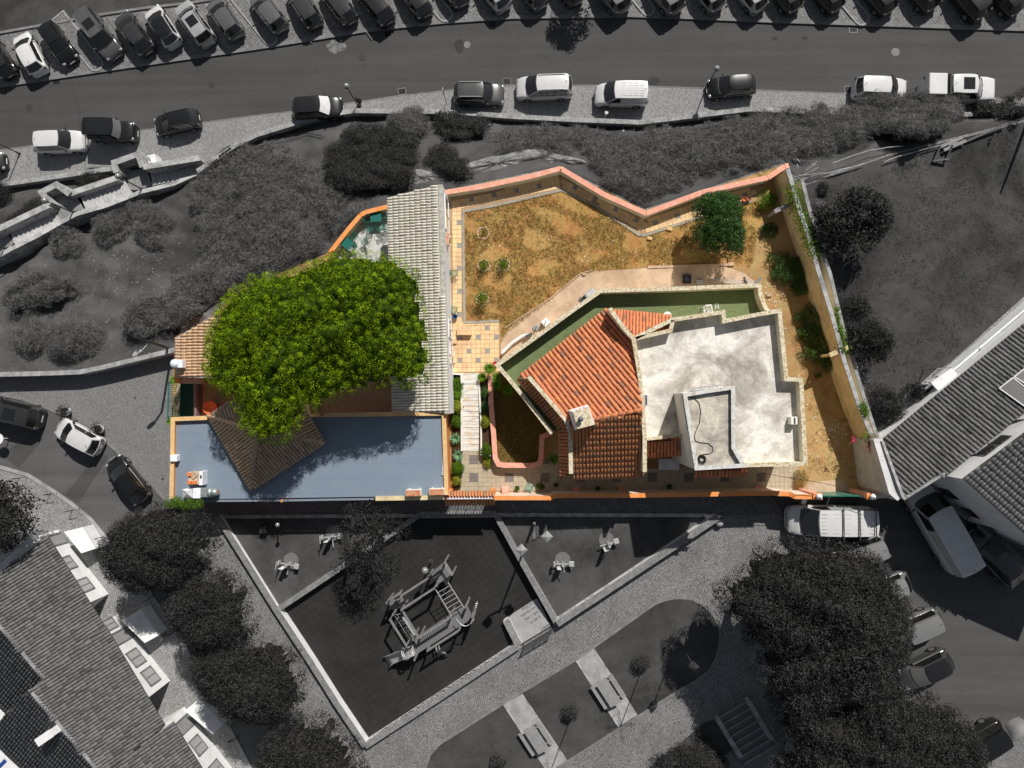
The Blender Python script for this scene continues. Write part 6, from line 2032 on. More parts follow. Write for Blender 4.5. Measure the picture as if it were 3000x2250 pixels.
car('white roofed hatchback with black tail half buried behind the bushes', *t0(3, 975, 765), -3, 'suv', 0.7, ZR + 0.03, group=G2, dL=0.1)
car('white pickup with hard canopy and sunroof behind the bushes', *t0(3, 1650, 765), -2, 'pickup', 0.72, ZR + 0.03, group=G2, name='parked_pickup', cat='pickup', scale=1.12, sunroof=True)
G3 = 'cars parked along the lower left street'
car('dark grey suv with panoramic roof cut by the left edge on the lower street', *t0(8, 105, 265), 168, 'suv', 0.04, 0, group=G3, sunroof=True, dL=0.2, scale=0.96)
car('small white hatchback parked between two white plant pots', *t0(8, 672, 470), 152, 'hatch', 0.62, 0, group=G3, scale=0.93)
car('black coupe like hatchback nearest the tree on the lower street', *t0(8, 1097, 840), 130, 'sedan', 0.012, 0, group=G3, scale=0.9)
G4 = 'vehicles in the yard at lower right'
car('white van with three roof bars parked along the alley', *t0(11, 545, 1195), 180, 'bigvan', 0.66, 0, name='parked_van', cat='van', group=G4, bars=True, scale=1.06)
car('long white box van parked against the shaded wall of the corner house', *t0(11, 1500, 1265), 119, 'bigvan', 0.62, 0, name='parked_van', cat='van', group=G4, dL=0.6, scale=1.08)
car('dark estate in deep shade beside the long white van', *t0(11, 1970, 1510), 132, 'sedan', 0.05, 0, group=G4, scale=1.05)
car('silver car tail poking out from the big tree below the alley van', *t0(11, 760, 1500), 200, 'mpv', 0.3, 0, group=G4, scale=0.95)
car('silver hatchback tail beside the tree, upper of the two below the van', *t0(15, 985, 130), 200, 'hatch', 0.3, 0, group=G4)
car('silver grey people carrier backing out from under the big tree', *t0(15, 1240, 470), 204, 'mpv', 0.27, 0, group=G4, scale=0.93)
car('small grey convertible with dark folding roof and bright rims', *t0(15, 1370, 810), 207, 'cabrio', 0.09, 0, group=G4, roof=0.02, scale=1.05, wsm=mat('pale_dashboard_glass', 0.13, 0.1, 0.1, bumpk=0))
car('black van half hidden by the tree at the bottom right', *t0(15, 1800, 1480), 212, 'mpv', 0.012, 0, group=G4, scale=1.0)

# ================================================================ VEGETATION
lf_pine = leafmat('pine_needles', (0.01, 0.035, 0.002), (0.4, 0.58, 0.015), 0.3)
lf_green = leafmat('shrub_leaves', (0.015, 0.05, 0.01), (0.09, 0.2, 0.03), 0.25, 0.45, 0.4)
lf_vine = leafmat('vine_leaves', (0.03, 0.08, 0.005), (0.16, 0.3, 0.02), 0.3)
lf_grey = leafmat('grey_tree_leaves', (0.01, 0.01, 0.01), (0.075, 0.075, 0.075), 0.15, 0.6, 0.2)
lf_dark = leafmat('dark_bush_leaves', (0.01, 0.01, 0.01), (0.05, 0.05, 0.05), 0.1, 0.6, 0.25)
lf_scrub = leafmat('scrub_twigs', (0.012, 0.012, 0.012), (0.2, 0.2, 0.2), 0.15, 0.7, 0.2)
lf_straw = leafmat('dry_grass', (0.24, 0.15, 0.05), (0.6, 0.46, 0.16), 0.3)
lf_flower = leafmat('bed_flowers', (0.1, 0.16, 0.02), (0.5, 0.5, 0.05), 0.3)
bark = mat('bark', 0.07, 0.9, 0.3, 6, bs_=14)
bark_b = mat('brown_bark', (0.12, 0.08, 0.05), 0.9, 0.3, 6, bs_=14)
twig_l = mat('pale_dead_wood', 0.3, 0.9, 0.3, 6, bs_=14)


def O_(pts): return [(a * 1.35624, b * 1.35624) for a, b in pts]


def core(poly, zf, m, t, step=0.3, edge=0.3, hole=0.0, lo=0.02, hi=0.3):
    """the dense inside of a crown: a ragged, lumpy mass of small facets just below the outer leaves"""
    xs = np.arange(min(p.x for p in poly), max(p.x for p in poly), step); ys = np.arange(min(p.y for p in poly), max(p.y for p in poly), step)
    if len(xs) < 3 or len(ys) < 3: return
    X, Y = np.meshgrid(xs, ys)
    X = X + rng.uniform(-0.35, 0.35, X.shape) * step; Y = Y + rng.uniform(-0.35, 0.35, X.shape) * step
    ins = inpoly(X, Y, poly) & (edgedist(X, Y, poly) > edge * rng.uniform(0.5, 1.6, X.shape))
    if hole: ins &= rng.random(X.shape) > hole
    Z = zf(X, Y) + rng.normal(0, 0.35 * step, X.shape)
    ny_, nx_ = X.shape
    g = M(); g.v = np.stack([X.ravel(), Y.ravel(), Z.ravel()], 1).tolist()
    for j in range(ny_ - 1):
        for i in range(nx_ - 1):
            if ins[j, i] and ins[j, i + 1] and ins[j + 1, i] and ins[j + 1, i + 1]:
                a = j * nx_ + i
                g.f += [(a, a + 1, a + nx_ + 1), (a, a + nx_ + 1, a + nx_)]; g.r += [random.uniform(lo, hi), random.uniform(lo, hi)]  # darkest leaf tones paint the shade in gaps between clumps
    used = sorted({i for f in g.f for i in f}); mp = {u: k for k, u in enumerate(used)}
    g.v = [g.v[u] for u in used]; g.f = [tuple(mp[i] for i in f) for f in g.f]
    if g.f: g.build('inner_foliage', m, t)


def tree(name, label, px, zg, zlo, zhi, clump, n, lw, ll, m, dens=1.6, flat=0.8, cat='tree', group=None, bm=None, trunk=True, gap=None, sp=0.6, mind=0.45, low=0.6):
    zo = zlo + (0.25 if mind < 0.6 else 0.0) * (zhi - zlo)
    poly = [P(a, b, zo) for a, b in px]
    cx = sum(p.x for p in poly) / len(poly); cy = sum(p.y for p in poly) / len(poly)
    t = thing(name, label, cat, (cx, cy, zg), 0, group)
    xs = [p.x for p in poly]; ys = [p.y for p in poly]
    area = abs(sum(poly[i].x * poly[(i + 1) % len(poly)].y - poly[(i + 1) % len(poly)].x * poly[i].y for i in range(len(poly)))) / 2
    k = int(area / (clump * clump) * dens * (4 if mind > 0.6 else 1))
    pts = scatter(poly, k, clump * mind)
    d = edgedist(pts[:, 0], pts[:, 1], poly)
    R = max(0.6, d.max())
    dome = np.sqrt(np.clip(1 - (1 - np.clip(d / R, 0, 1)) ** 2, 0, 1))
    lump = 0.5 + 0.5 * np.sin(pts[:, 0] * 1.1 + 3 * np.sin(pts[:, 1] * 0.6)) * np.sin(pts[:, 1] * 1.3 + 1.5)
    z = zlo + (zhi - zlo) * dome * (0.72 + 0.28 * lump) + rng.normal(0, 0.4 * clump, len(pts))
    keep = np.ones(len(pts), bool)
    if gap:
        keep &= ~((lump < gap) & (rng.random(len(pts)) < 0.8))
    cen = np.stack([pts[:, 0], pts[:, 1], z], 1)[keep]
    rad = rng.uniform(0.75, 1.35, len(cen)) * clump
    # pull outermost clumps in, so that the outline keeps its place
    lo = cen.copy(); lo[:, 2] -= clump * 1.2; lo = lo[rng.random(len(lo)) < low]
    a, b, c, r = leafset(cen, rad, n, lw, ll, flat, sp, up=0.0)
    a2, b2, c2, r2 = leafset(lo, np.full(len(lo), clump * 1.3), n // 2, lw * 1.8, ll * 1.5, flat, 0.9, up=1.0); r2 = r2 * 0.35  # lower leaves toned down, shade painted into their colour
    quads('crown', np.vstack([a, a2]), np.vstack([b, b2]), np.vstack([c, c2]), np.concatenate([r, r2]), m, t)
    if gap is None or gap > 0:
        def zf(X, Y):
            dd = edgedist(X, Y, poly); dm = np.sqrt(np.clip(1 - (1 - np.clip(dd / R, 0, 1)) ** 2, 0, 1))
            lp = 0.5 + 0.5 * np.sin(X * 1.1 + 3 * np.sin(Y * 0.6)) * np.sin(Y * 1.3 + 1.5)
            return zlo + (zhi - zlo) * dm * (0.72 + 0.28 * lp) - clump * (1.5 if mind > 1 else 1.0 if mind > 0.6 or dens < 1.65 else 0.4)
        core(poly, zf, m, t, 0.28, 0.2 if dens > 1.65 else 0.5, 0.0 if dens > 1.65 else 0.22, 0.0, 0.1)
    if trunk:
        h = zlo + (zhi - zlo) * 0.5
        k = M(); th = 0.05 * (zhi - zg)
        k.tube([(cx, cy, zg - 0.3), (cx + 0.1, cy, zg + (h - zg) * 0.35), (cx - 0.1, cy + 0.15, zg + (h - zg) * 0.6)], th, 10, th * 0.75)
        sel = rng.choice(len(cen), min(14, len(cen)), replace=False)
        for i in sel:
            e = Vector(cen[i]); s = Vector((cx - 0.1, cy + 0.15, zg + (h - zg) * 0.58)); e = s.lerp(e, 0.8) - Vector((0, 0, clump))
            mid = s.lerp(e, 0.5) + Vector((0, 0, -0.15 * (e - s).length * 0.5 + 0.2))
            k.tube([s, mid, e], th * 0.25, 6, 0.02)
        k.build('trunk', bm or bark, t, smooth=True)
    return t


def ell(cx, cy, rx, ry, n=14, j=0.12):
    return [(cx + rx * math.cos(a * 2 * math.pi / n) * (1 + random.uniform(-j, j)), cy + ry * math.sin(a * 2 * math.pi / n) * (1 + random.uniform(-j, j))) for a in range(n)]


def bush(label, px, h, m, clump=0.45, n=90, lw=0.012, ll=0.13, name='scrub_bush', group=None, cat='bush', kind=None, twigs=14, flatz=None, dens=1.9, sp=0.9, shrink=0.0, flat=0.9):
    poly = [G(a, b) if flatz is None else P(a, b, flatz) for a, b in px]
    # the crown leans outward in the picture: step every corner back by its height
    poly = [Vector((p.x, p.y, 0)) * (1 - 0.5 * h / (CAMZ - p.z)) for p in poly]
    cx = sum(p.x for p in poly) / len(poly); cy = sum(p.y for p in poly) / len(poly)
    z0 = float(zt(cx, cy)) if flatz is None else flatz
    area = abs(sum(poly[i].x * poly[(i + 1) % len(poly)].y - poly[(i + 1) % len(poly)].x * poly[i].y for i in range(len(poly)))) / 2
    pts = scatter(poly, max(6, int(area / clump ** 2 * dens)), clump * 0.4)
    d = edgedist(pts[:, 0], pts[:, 1], poly)
    R = max(0.4, min(d.max(), 1.6))
    dome = np.sqrt(np.clip(1 - (1 - np.clip(d / R, 0, 1)) ** 2, 0, 1))
    if area > 12:
        rag = 0.8 + 0.8 * np.sin(pts[:, 0] * 2.3 + 1.3 * np.sin(pts[:, 1] * 1.9)) * np.sin(pts[:, 1] * 2.9 + pts[:, 0])
        kp = d > rag * (0.9 if kind == 'stuff' else 0.45); pts = pts[kp]; d = d[kp]; dome = dome[kp]
    lump = 0.5 + 0.5 * np.sin(pts[:, 0] * 1.7 + 2 * np.sin(pts[:, 1] * 1.1)) * np.sin(pts[:, 1] * 1.9 + 0.7)
    zg = zt(pts[:, 0], pts[:, 1]) if flatz is None else np.full(len(pts), flatz)
    if flatz is None:
        zg = np.where(pts[:, 1] < np.interp(pts[:, 0], TWx, TWy), 0.0, zg)
    cen = np.stack([pts[:, 0], pts[:, 1], zg + h * dome * (0.55 + 0.45 * lump)], 1)
    a, b, c, r = leafset(cen, rng.uniform(0.8, 1.3, len(cen)) * clump, n, lw, ll, flat, sp, up=0.6)
    if m is lf_scrub and h > 0.5:
        a2, b2, c2, r2 = leafset(cen, np.full(len(cen), clump * 1.15), 12, 0.011, 0.26, 0.9, 1.4, up=1.2)
        a, b, c, r = np.vstack([a, a2]), np.vstack([b, b2]), np.vstack([c, c2]), np.concatenate([r, r2 * 0.4 + 0.75])
    if kind == 'stuff':
        o = quads(name, a, b, c, r, m, None, Vector((cx, cy, z0)))
        tag(o, label, cat, None, 'stuff')
        return o
    t = thing(name, label, cat, (cx, cy, z0), 0, group)
    quads('foliage', a, b, c, r, m, t)
    if h > 0.9 and area > 3:
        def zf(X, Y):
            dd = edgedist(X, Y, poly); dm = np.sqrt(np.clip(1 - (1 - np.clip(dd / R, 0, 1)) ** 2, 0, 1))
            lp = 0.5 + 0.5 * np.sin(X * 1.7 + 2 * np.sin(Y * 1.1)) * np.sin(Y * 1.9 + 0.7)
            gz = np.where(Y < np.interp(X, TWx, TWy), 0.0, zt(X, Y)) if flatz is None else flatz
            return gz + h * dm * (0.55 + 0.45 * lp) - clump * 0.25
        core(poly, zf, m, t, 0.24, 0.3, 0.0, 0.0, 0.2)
    k = M()
    for i in rng.choice(len(cen), min(twigs, len(cen)), replace=False):
        e = Vector(cen[i]); s = Vector((cx + (e.x - cx) * 0.3, cy + (e.y - cy) * 0.3, z0 - 0.1))
        k.tube([s, s.lerp(e, 0.5) + Vector((0.1, 0, 0.1)), e + Vector((rng.normal() * 0.15, rng.normal() * 0.15, 0.25))], 0.022, 4, 0.008)
    if k.v: k.build('branch', bark, t)
    return t


PINE = O_([(452, 770), (456, 722), (480, 672), (508, 628), (555, 602), (600, 592), (640, 587), (690, 567), (735, 550), (780, 547), (830, 554), (870, 567), (900, 587), (916, 612), (916, 650), (928, 690),
           (936, 740), (938, 790), (930, 815), (905, 835), (860, 832), (820, 838), (760, 850), (712, 870), (672, 890), (655, 920), (638, 945), (600, 957), (562, 946), (533, 922), (522, 890), (502, 862), (470, 843), (452, 808)])
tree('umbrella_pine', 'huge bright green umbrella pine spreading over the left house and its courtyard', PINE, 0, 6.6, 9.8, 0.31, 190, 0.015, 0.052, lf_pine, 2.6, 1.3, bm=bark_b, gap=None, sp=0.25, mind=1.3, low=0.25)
TREE2 = [(TX[2] + x / 2.9467, TY[1] + y / 2.9467) for x, y in [(1600, 80), (1700, 30), (1850, 10), (1950, 60), (1985, 180), (1955, 260), (1995, 350), (1985, 520), (1900, 560), (1820, 525), (1700, 525), (1620, 460), (1580, 380), (1600, 250), (1580, 180)]]
tree('round_shrub_tree', 'dense dark green shrub tree on the dry garden near the pink wall', TREE2, 0, 2.2, 4.0, 0.26, 110, 0.016, 0.055, lf_green, 2.8, 0.85, bm=bark_b)
GT_ = 'dark leafy trees of the square'
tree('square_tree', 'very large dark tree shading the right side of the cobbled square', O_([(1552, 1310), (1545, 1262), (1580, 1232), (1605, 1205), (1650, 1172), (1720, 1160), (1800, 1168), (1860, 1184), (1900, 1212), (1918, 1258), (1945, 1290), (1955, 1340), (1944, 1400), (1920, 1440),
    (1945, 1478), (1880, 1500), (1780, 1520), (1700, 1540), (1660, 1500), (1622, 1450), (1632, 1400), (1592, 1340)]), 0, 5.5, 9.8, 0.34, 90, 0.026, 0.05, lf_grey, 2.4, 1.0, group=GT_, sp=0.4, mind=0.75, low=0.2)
tree('square_tree', 'broad dark tree at the bottom right corner above the black van', O_([(1900, 1440), (1945, 1478), (1990, 1495), (2045, 1518), (2085, 1560), (2108, 1612), (2098, 1665), (2050, 1740), (1750, 1740), (1690, 1690), (1650, 1650), (1680, 1580), (1650, 1490), (1760, 1470), (1850, 1440)]),
     0, 5.0, 9.0, 0.34, 90, 0.026, 0.05, lf_grey, 2.4, 1.0, group=GT_, sp=0.4, mind=0.75, low=0.2)
tree('square_tree', 'round dark tree touching the corner of the membrane roofed house', O_([(240, 1162), (270, 1118), (318, 1095), (370, 1085), (420, 1093), (458, 1113), (476, 1160), (468, 1200), (450, 1233), (420, 1256), (380, 1272), (300, 1276), (252, 1240), (234, 1200)]),
     0, 4.2, 7.2, 0.3, 85, 0.024, 0.046, lf_grey, 2.4, 1.0, group=GT_, sp=0.4, mind=0.75, low=0.2)
tree('square_tree', 'dark tree between the playground wall and the middle porch', O_([(367, 1292), (400, 1253), (450, 1228), (498, 1228), (538, 1262), (556, 1300), (560, 1345), (530, 1385), (470, 1400), (415, 1385), (380, 1345)]),
     0, 4.2, 7.0, 0.3, 85, 0.024, 0.046, lf_grey, 2.4, 1.0, group=GT_, sp=0.4, mind=0.75, low=0.2)
tree('square_tree', 'dark tree leaning over the west wall of the playground', O_([(420, 1400), (470, 1385), (540, 1372), (600, 1372), (648, 1402), (662, 1442), (662, 1498), (640, 1530), (585, 1550), (510, 1540), (455, 1500), (432, 1450)]),
     0, 4.2, 7.2, 0.3, 85, 0.024, 0.046, lf_grey, 2.4, 1.0, group=GT_, sp=0.4, mind=0.75, low=0.2)
tree('square_tree', 'dark tree at the bottom edge below the playground corner', O_([(560, 1659), (566, 1604), (592, 1564), (650, 1532), (708, 1544), (756, 1582), (790, 1622), (796, 1665), (740, 1730), (600, 1730)]),
     0, 4.2, 7.2, 0.3, 85, 0.024, 0.046, lf_grey, 2.4, 1.0, group=GT_, sp=0.4, mind=0.75, low=0.2)
tree('square_tree', 'dark tree cut by the left edge above the row house gable', O_([(-60, 1060), (0, 1040), (35, 1062), (55, 1095), (60, 1135), (40, 1172), (0, 1190), (-60, 1190)]),
     0, 4.0, 6.5, 0.4, 110, 0.03, 0.065, lf_grey, 2.5, 0.85, group=GT_, trunk=False)
tree('thin_tree', 'thin half bare tree standing astride the playground wall', O_([(728, 1130), (745, 1100), (780, 1090), (830, 1100), (880, 1120), (885, 1150), (860, 1170), (840, 1200), (830, 1235), (790, 1245), (750, 1230), (730, 1180)]),
     0, 2.6, 5.0, 0.42, 40, 0.024, 0.05, lf_grey, 1.6, 0.9, bm=bark, sp=0.8)
tree('low_tree', 'bushy dark tree with coarse leaves standing by the top of the big lawn', [(TX[3] + x / 2.9467, TY[1] + y / 2.9467) for x, y in [(420, 200), (600, 60), (700, 0), (850, 10), (1000, 90), (1050, 220), (990, 370), (900, 460), (700, 430), (500, 470), (420, 350)]],
     0, 2.2, 4.2, 0.4, 70, 0.035, 0.085, lf_grey, 2.0, 0.85)
tree('low_tree', 'rounded dark tree on the lawn beside the boundary wall, lower one', [(TX[3] + x / 2.9467, TY[1] + y / 2.9467) for x, y in [(700, 1200), (780, 1120), (900, 1110), (1000, 1200), (1060, 1330), (1000, 1450), (850, 1470), (720, 1400)]],
     0, 1.6, 3.4, 0.35, 80, 0.025, 0.06, lf_grey, 2.2, 0.85)
tree('street_tree', 'leafy tree just above the top edge whose shadow falls on the road', [(1712 + 62 * math.cos(a * 0.5), -95 + 52 * math.sin(a * 0.5)) for a in range(12)], ZR, ZR + 2.6, ZR + 4.6, 0.4, 60, 0.04, 0.08, lf_grey, 1.6, 0.9)
# the same tree's small neighbours along the wall
bush('dark spiky bush on the lawn between the two trees', [(TX[3] + x / 2.9467, TY[1] + y / 2.9467) for x, y in [(690, 930), (780, 900), (880, 950), (890, 1040), (780, 1080), (700, 1050)]], 1.0, lf_dark, 0.3, 90, 0.02, 0.09, 'lawn_bush', flatz=0)
bush('pale glossy hedge climbing along the grey side of the boundary wall', [(TX[3] + x / 2.9467, TY[1] + y / 2.9467) for x, y in [(560, 840), (620, 850), (680, 1000), (740, 1150), (720, 1330), (660, 1300), (620, 1100), (570, 950)]], 1.6, lf_grey, 0.3, 120, 0.016, 0.04, 'wall_hedge', cat='hedge', flatz=0)
bush('grey leafy shrub in the corner of the lawn below the salmon corner', [(TX[3] + x / 2.9467, TY[1] + y / 2.9467) for x, y in [(340, 60), (560, 130), (480, 330), (540, 600), (560, 800), (440, 560), (360, 260)]], 1.0, lf_scrub, 0.3, 90, 0.018, 0.05, 'lawn_bush', flatz=0, dens=1.2)
bush('small dark tuft plant on the lawn near the leaning fence', [(2398, 540), (2425, 535), (2430, 560), (2405, 568)], 0.6, lf_grey, 0.2, 60, 0.02, 0.06, 'lawn_bush', flatz=0)
bush('dark tall bush beside the tiled roof of the garden house', [(TX[3] + x / 2.9467, TY[2] + y / 2.9467) for x, y in [(850, 180), (880, 40), (1060, 20), (1200, 160), (1180, 300), (1050, 400), (960, 440), (900, 330)]], 2.4, lf_dark, 0.35, 110, 0.02, 0.06, 'lawn_bush', flatz=0)
bush('palm like dark plant by the yard canopy', [(TX[3] + x / 2.9467, TY[2] + y / 2.9467) for x, y in [(1200, 60), (1330, 10), (1400, 80), (1360, 200), (1240, 220), (1180, 150)]], 1.6, lf_dark, 0.4, 80, 0.02, 0.16, 'lawn_bush', flatz=0)
bush('clipped dark bush at the foot of the broad dark steps', [(TX[2] + x / 2.9467, TY[3] + y / 2.9467) for x, y in [(1170, 1655), (1250, 1520), (1400, 1420), (1520, 1390), (1650, 1410), (1800, 1490), (1900, 1580), (1920, 1680), (1700, 1900), (1200, 1900)]], 1.5, lf_grey, 0.35, 150, 0.018, 0.05, 'clipped_bush', flatz=0, dens=2.4)
# ---- bank scrub: bushes that can be told apart
GB = 'separate bushes on the bank'
def tb(i, pts): return [(TX[i % 4] + x / 2.9467, TY[i // 4] + y / 2.9467) for x, y in pts]
bush('wide dark dense evergreen mass in the middle of the bank', tb(1, [(580, 1340), (700, 1190), (745, 1100), (900, 1060), (1100, 1085), (1300, 1150), (1450, 1260), (1430, 1400), (1380, 1560), (1250, 1640), (1000, 1680), (600, 1680), (570, 1500)]), 1.8, lf_dark, 0.4, 150, 0.02, 0.055, 'evergreen_bush', GB, dens=2.4, sp=0.7)
bush('dark dense evergreen bush right of the evergreen mass above the rock', tb(1, [(1460, 1300), (1600, 1250), (1760, 1330), (1880, 1430), (1925, 1530), (1720, 1560), (1540, 1510), (1450, 1420)]), 1.3, lf_dark, 0.35, 150, 0.02, 0.05, 'evergreen_bush', GB, dens=2.4, sp=0.7)
bush('round wispy bush spilling over the parapet near the globe lamp', tb(1, [(1180, 960), (1280, 900), (1400, 905), (1490, 960), (1530, 1060), (1480, 1180), (1330, 1230), (1180, 1150), (1110, 1060)]), 1.5, lf_scrub, 0.4, 170, 0.008, 0.12, 'wispy_bush', GB, dens=2.6)
bush('glossy leaved bush spilling over the parapet below the traffic sign', tb(1, [(1530, 980), (1620, 930), (1800, 960), (1950, 990), (2040, 1060), (2000, 1180), (1800, 1220), (1600, 1200), (1520, 1100)]), 1.4, lf_grey, 0.35, 110, 0.025, 0.06, 'glossy_bush', GB, dens=2.0)
bush('round scrub bush just below the stairs, left one', tb(4, [(440, 400), (560, 310), (680, 340), (760, 430), (700, 540), (560, 560), (450, 520)]), 1.3, lf_scrub, 0.35, 150, 0.01, 0.06, 'scrub_bush', GB, dens=2.4)
bush('long scrub bush just below the stairs, middle one', tb(4, [(780, 280), (900, 170), (1050, 140), (1110, 300), (1050, 420), (900, 460), (810, 380)]), 1.3, lf_scrub, 0.35, 150, 0.01, 0.06, 'scrub_bush', GB, dens=2.4)
bush('hooked scrub bush below the stairs, right one of three', tb(4, [(1090, 130), (1250, 80), (1400, 150), (1480, 240), (1420, 330), (1400, 460), (1300, 500), (1190, 440), (1160, 330)]), 1.5, lf_scrub, 0.35, 150, 0.01, 0.06, 'scrub_bush', GB, dens=2.4)
bush('large rounded scrub bush left of the rubble patch on the bank', tb(4, [(170, 680), (300, 640), (450, 700), (640, 720), (720, 830), (640, 900), (560, 1000), (350, 1040), (100, 1060), (0, 950), (60, 820)]), 1.6, lf_scrub, 0.4, 150, 0.01, 0.07, 'scrub_bush', GB, dens=2.2)
bush('oval scrub bush right above the retaining wall with a dark shadow', tb(4, [(400, 1200), (560, 1120), (760, 1120), (860, 1220), (850, 1330), (760, 1400), (560, 1440), (410, 1400), (380, 1290)]), 1.5, lf_scrub, 0.35, 170, 0.01, 0.06, 'scrub_bush', GB, dens=2.6)
bush('small scrub bush beside the oval one near the left edge', tb(4, [(130, 1180), (280, 1140), (370, 1220), (360, 1330), (260, 1400), (140, 1350), (100, 1260)]), 1.2, lf_scrub, 0.35, 150, 0.01, 0.06, 'scrub_bush', GB, dens=2.4)
bush('broad scrub bush between the rubble patch and the peach tiled roof', tb(4, [(1040, 1100), (1100, 980), (1250, 900), (1420, 850), (1650, 900), (1850, 950), (1750, 1080), (1600, 1180), (1400, 1230), (1180, 1280), (1050, 1260)]), 1.5, lf_scrub, 0.38, 160, 0.01, 0.06, 'scrub_bush', GB, dens=2.4)
bush('dark little bush behind the stairs wall near the black off road vehicle', tb(0, [(640, 1560), (740, 1460), (850, 1450), (950, 1530), (900, 1620), (740, 1640)]), 1.1, lf_dark, 0.3, 130, 0.016, 0.05, 'scrub_bush', GB, dens=2.2)
bush('dark bush at the left edge beside the top of the stairs', tb(0, [(-60, 1600), (30, 1570), (90, 1620), (80, 1700), (0, 1760), (-60, 1760)]), 1.1, lf_dark, 0.3, 130, 0.016, 0.05, 'scrub_bush', GB, dens=2.2)
bush('low dark tufts inside the bend of the lower stairs', tb(4, [(60, 250), (160, 190), (330, 60), (380, 80), (320, 160), (200, 240), (90, 290)]), 0.7, lf_dark, 0.25, 100, 0.014, 0.05, 'scrub_bush', GB)
bush('big wispy bush leaning over the white hatchback at the road', tb(3, [(720, 880), (900, 800), (1150, 780), (1400, 790), (1640, 800), (1720, 950), (1650, 1060), (1560, 1170), (1300, 1260), (1000, 1200), (800, 1180), (700, 1040)]), 2.9, lf_scrub, 0.42, 170, 0.009, 0.13, 'wispy_bush', GB, dens=2.6)
bush('dark glossy bush at the upper right corner beside the white pickup', tb(3, [(1700, 900), (1850, 850), (2000, 860), (2140, 760), (2280, 760), (2290, 1000), (2100, 1060), (1900, 1040), (1750, 1000)]), 1.8, lf_dark, 0.35, 120, 0.025, 0.06, 'glossy_bush', GB, dens=2.0)
# continuous scrub
bush('tangled wispy scrub covering the bank above the pine', [(570, 490), (660, 430), (800, 405), (880, 440), (960, 490), (1010, 560), (1090, 610), (955, 738), (820, 795), (740, 850), (650, 900), (520, 965), (470, 900), (500, 800), (590, 750), (565, 680), (550, 560)], 1.1, lf_scrub, 0.42, 95, 0.011, 0.15, 'bank_scrub', kind='stuff', dens=1.9)
bush('tangled wispy scrub along the top of the salmon garden wall', tb(2, [(-80, 1080), (300, 1090), (700, 1130), (1150, 1120), (1500, 1080), (1850, 1060), (2100, 1300), (1900, 1500), (1500, 1600), (1150, 1770), (850, 1680), (640, 1450), (560, 1330), (350, 1340), (-60, 1380), (-200, 1200)]), 1.3, lf_scrub, 0.42, 100, 0.011, 0.15, 'bank_scrub', kind='stuff', dens=2.1)
bush('tangled scrub running up to the parked cars at the right', tb(3, [(-400, 1040), (-120, 930), (200, 890), (500, 890), (760, 860), (900, 1000), (1000, 1230), (700, 1280), (520, 1350), (300, 1390), (100, 1400), (-150, 1480), (-500, 1500), (-600, 1200)]), 1.7, lf_scrub, 0.42, 110, 0.011, 0.15, 'bank_scrub', kind='stuff', dens=2.1)
bush('low dry growth on the open part of the bank', tb(4, [(50, 760), (700, 500), (1500, 350), (1640, 500), (1500, 800), (1000, 1000), (900, 1250), (1500, 1280), (1480, 1370), (700, 1540), (0, 1560), (-50, 900)]), 0.12, lf_scrub, 0.3, 26, 0.006, 0.07, 'bank_scrub', kind='stuff', dens=1.2, sp=1.2, flat=0.3)
# pale stones scattered on the bank
k = M()
for i in range(150):
    a, b = random.choice([(random.uniform(320, 520), random.uniform(720, 860)), (random.uniform(120, 600), random.uniform(640, 1050)), (random.uniform(560, 850), random.uniform(380, 480))])
    q = G(a, b); s = random.uniform(0.02, 0.07)
    k.box(q + Vector((0, 0, s * 0.2)), (s * 1.5, s, s * 0.7), random.uniform(0, 3), r=random.random())
o = k.build('bank_stones', mat('pale_rubble', 0.3, 0.9, 0.3, 4, bs_=12)); tag(o, 'pale rubble stones scattered over the open bank', 'stones', None, 'stuff')
# dry grass in the garden
def tufts(name, label, poly, n, m, h, lw, z0=0.02, msk=None):
    pts = scatter(poly, n)
    nn = np.sin(pts[:, 0] * 1.3 + 2 * np.sin(pts[:, 1] * 0.9)) * np.sin(pts[:, 1] * 1.7 + 0.5 * pts[:, 0])
    pts = pts[(nn > -0.25) | (rng.random(len(pts)) < 0.15)]
    k = 4
    c = np.repeat(np.stack([pts[:, 0], pts[:, 1], np.full(len(pts), z0)], 1), k, axis=0)
    n_ = len(c)
    c[:, :2] += rng.normal(0, 0.05, (n_, 2))
    t = unit(rng.normal(size=(n_, 3)) * np.array([1, 1, 0.25]) + np.array([0, 0, 0.7]))
    b = unit(np.cross(t, rng.normal(size=(n_, 3))))
    s = rng.uniform(0.4, 1.3, (n_, 1))
    o = quads(name, c + t * h * s * 0.5, t * h * s * 0.55, b * lw * s, rng.uniform(0, 1, n_), m)
    tag(o, label, 'grass', None, 'stuff')


tufts('dry_grass', 'straw coloured dry grass on the reddish garden earth', PP(LAWN), 14000, lf_straw, 0.17, 0.012)
tufts('dry_weeds', 'browned weeds in clumps on the reddish garden earth', PP(LAWN), 1300, leafmat('brown_weeds', (0.14, 0.1, 0.03), (0.4, 0.3, 0.09), 0.2), 0.2, 0.018)
tufts('dry_grass', 'straw coloured weeds on the strip beside the boundary wall', PP([(2260, 640), (2330, 700), (2420, 1000), (2560, 1400), (2480, 1400), (2370, 1380), (2350, 1100), (2290, 900), (2230, 780)]), 3000, lf_straw, 0.13, 0.01)
tufts('dry_grass', 'dry tufts on the small shaded lawn inside the salmon wall', PP([(1460, 1240), (1500, 1200), (1580, 1290), (1575, 1350), (1465, 1352)]), 1200, lf_straw, 0.15, 0.012, 0.26)
tufts('lawn_grass', 'short dark grass of the big lawn', PP([(2380, 560), (2870, 400), (3050, 370), (3020, 860), (2640, 1150), (2560, 1150)]), 12000, lf_dark, 0.08, 0.01)
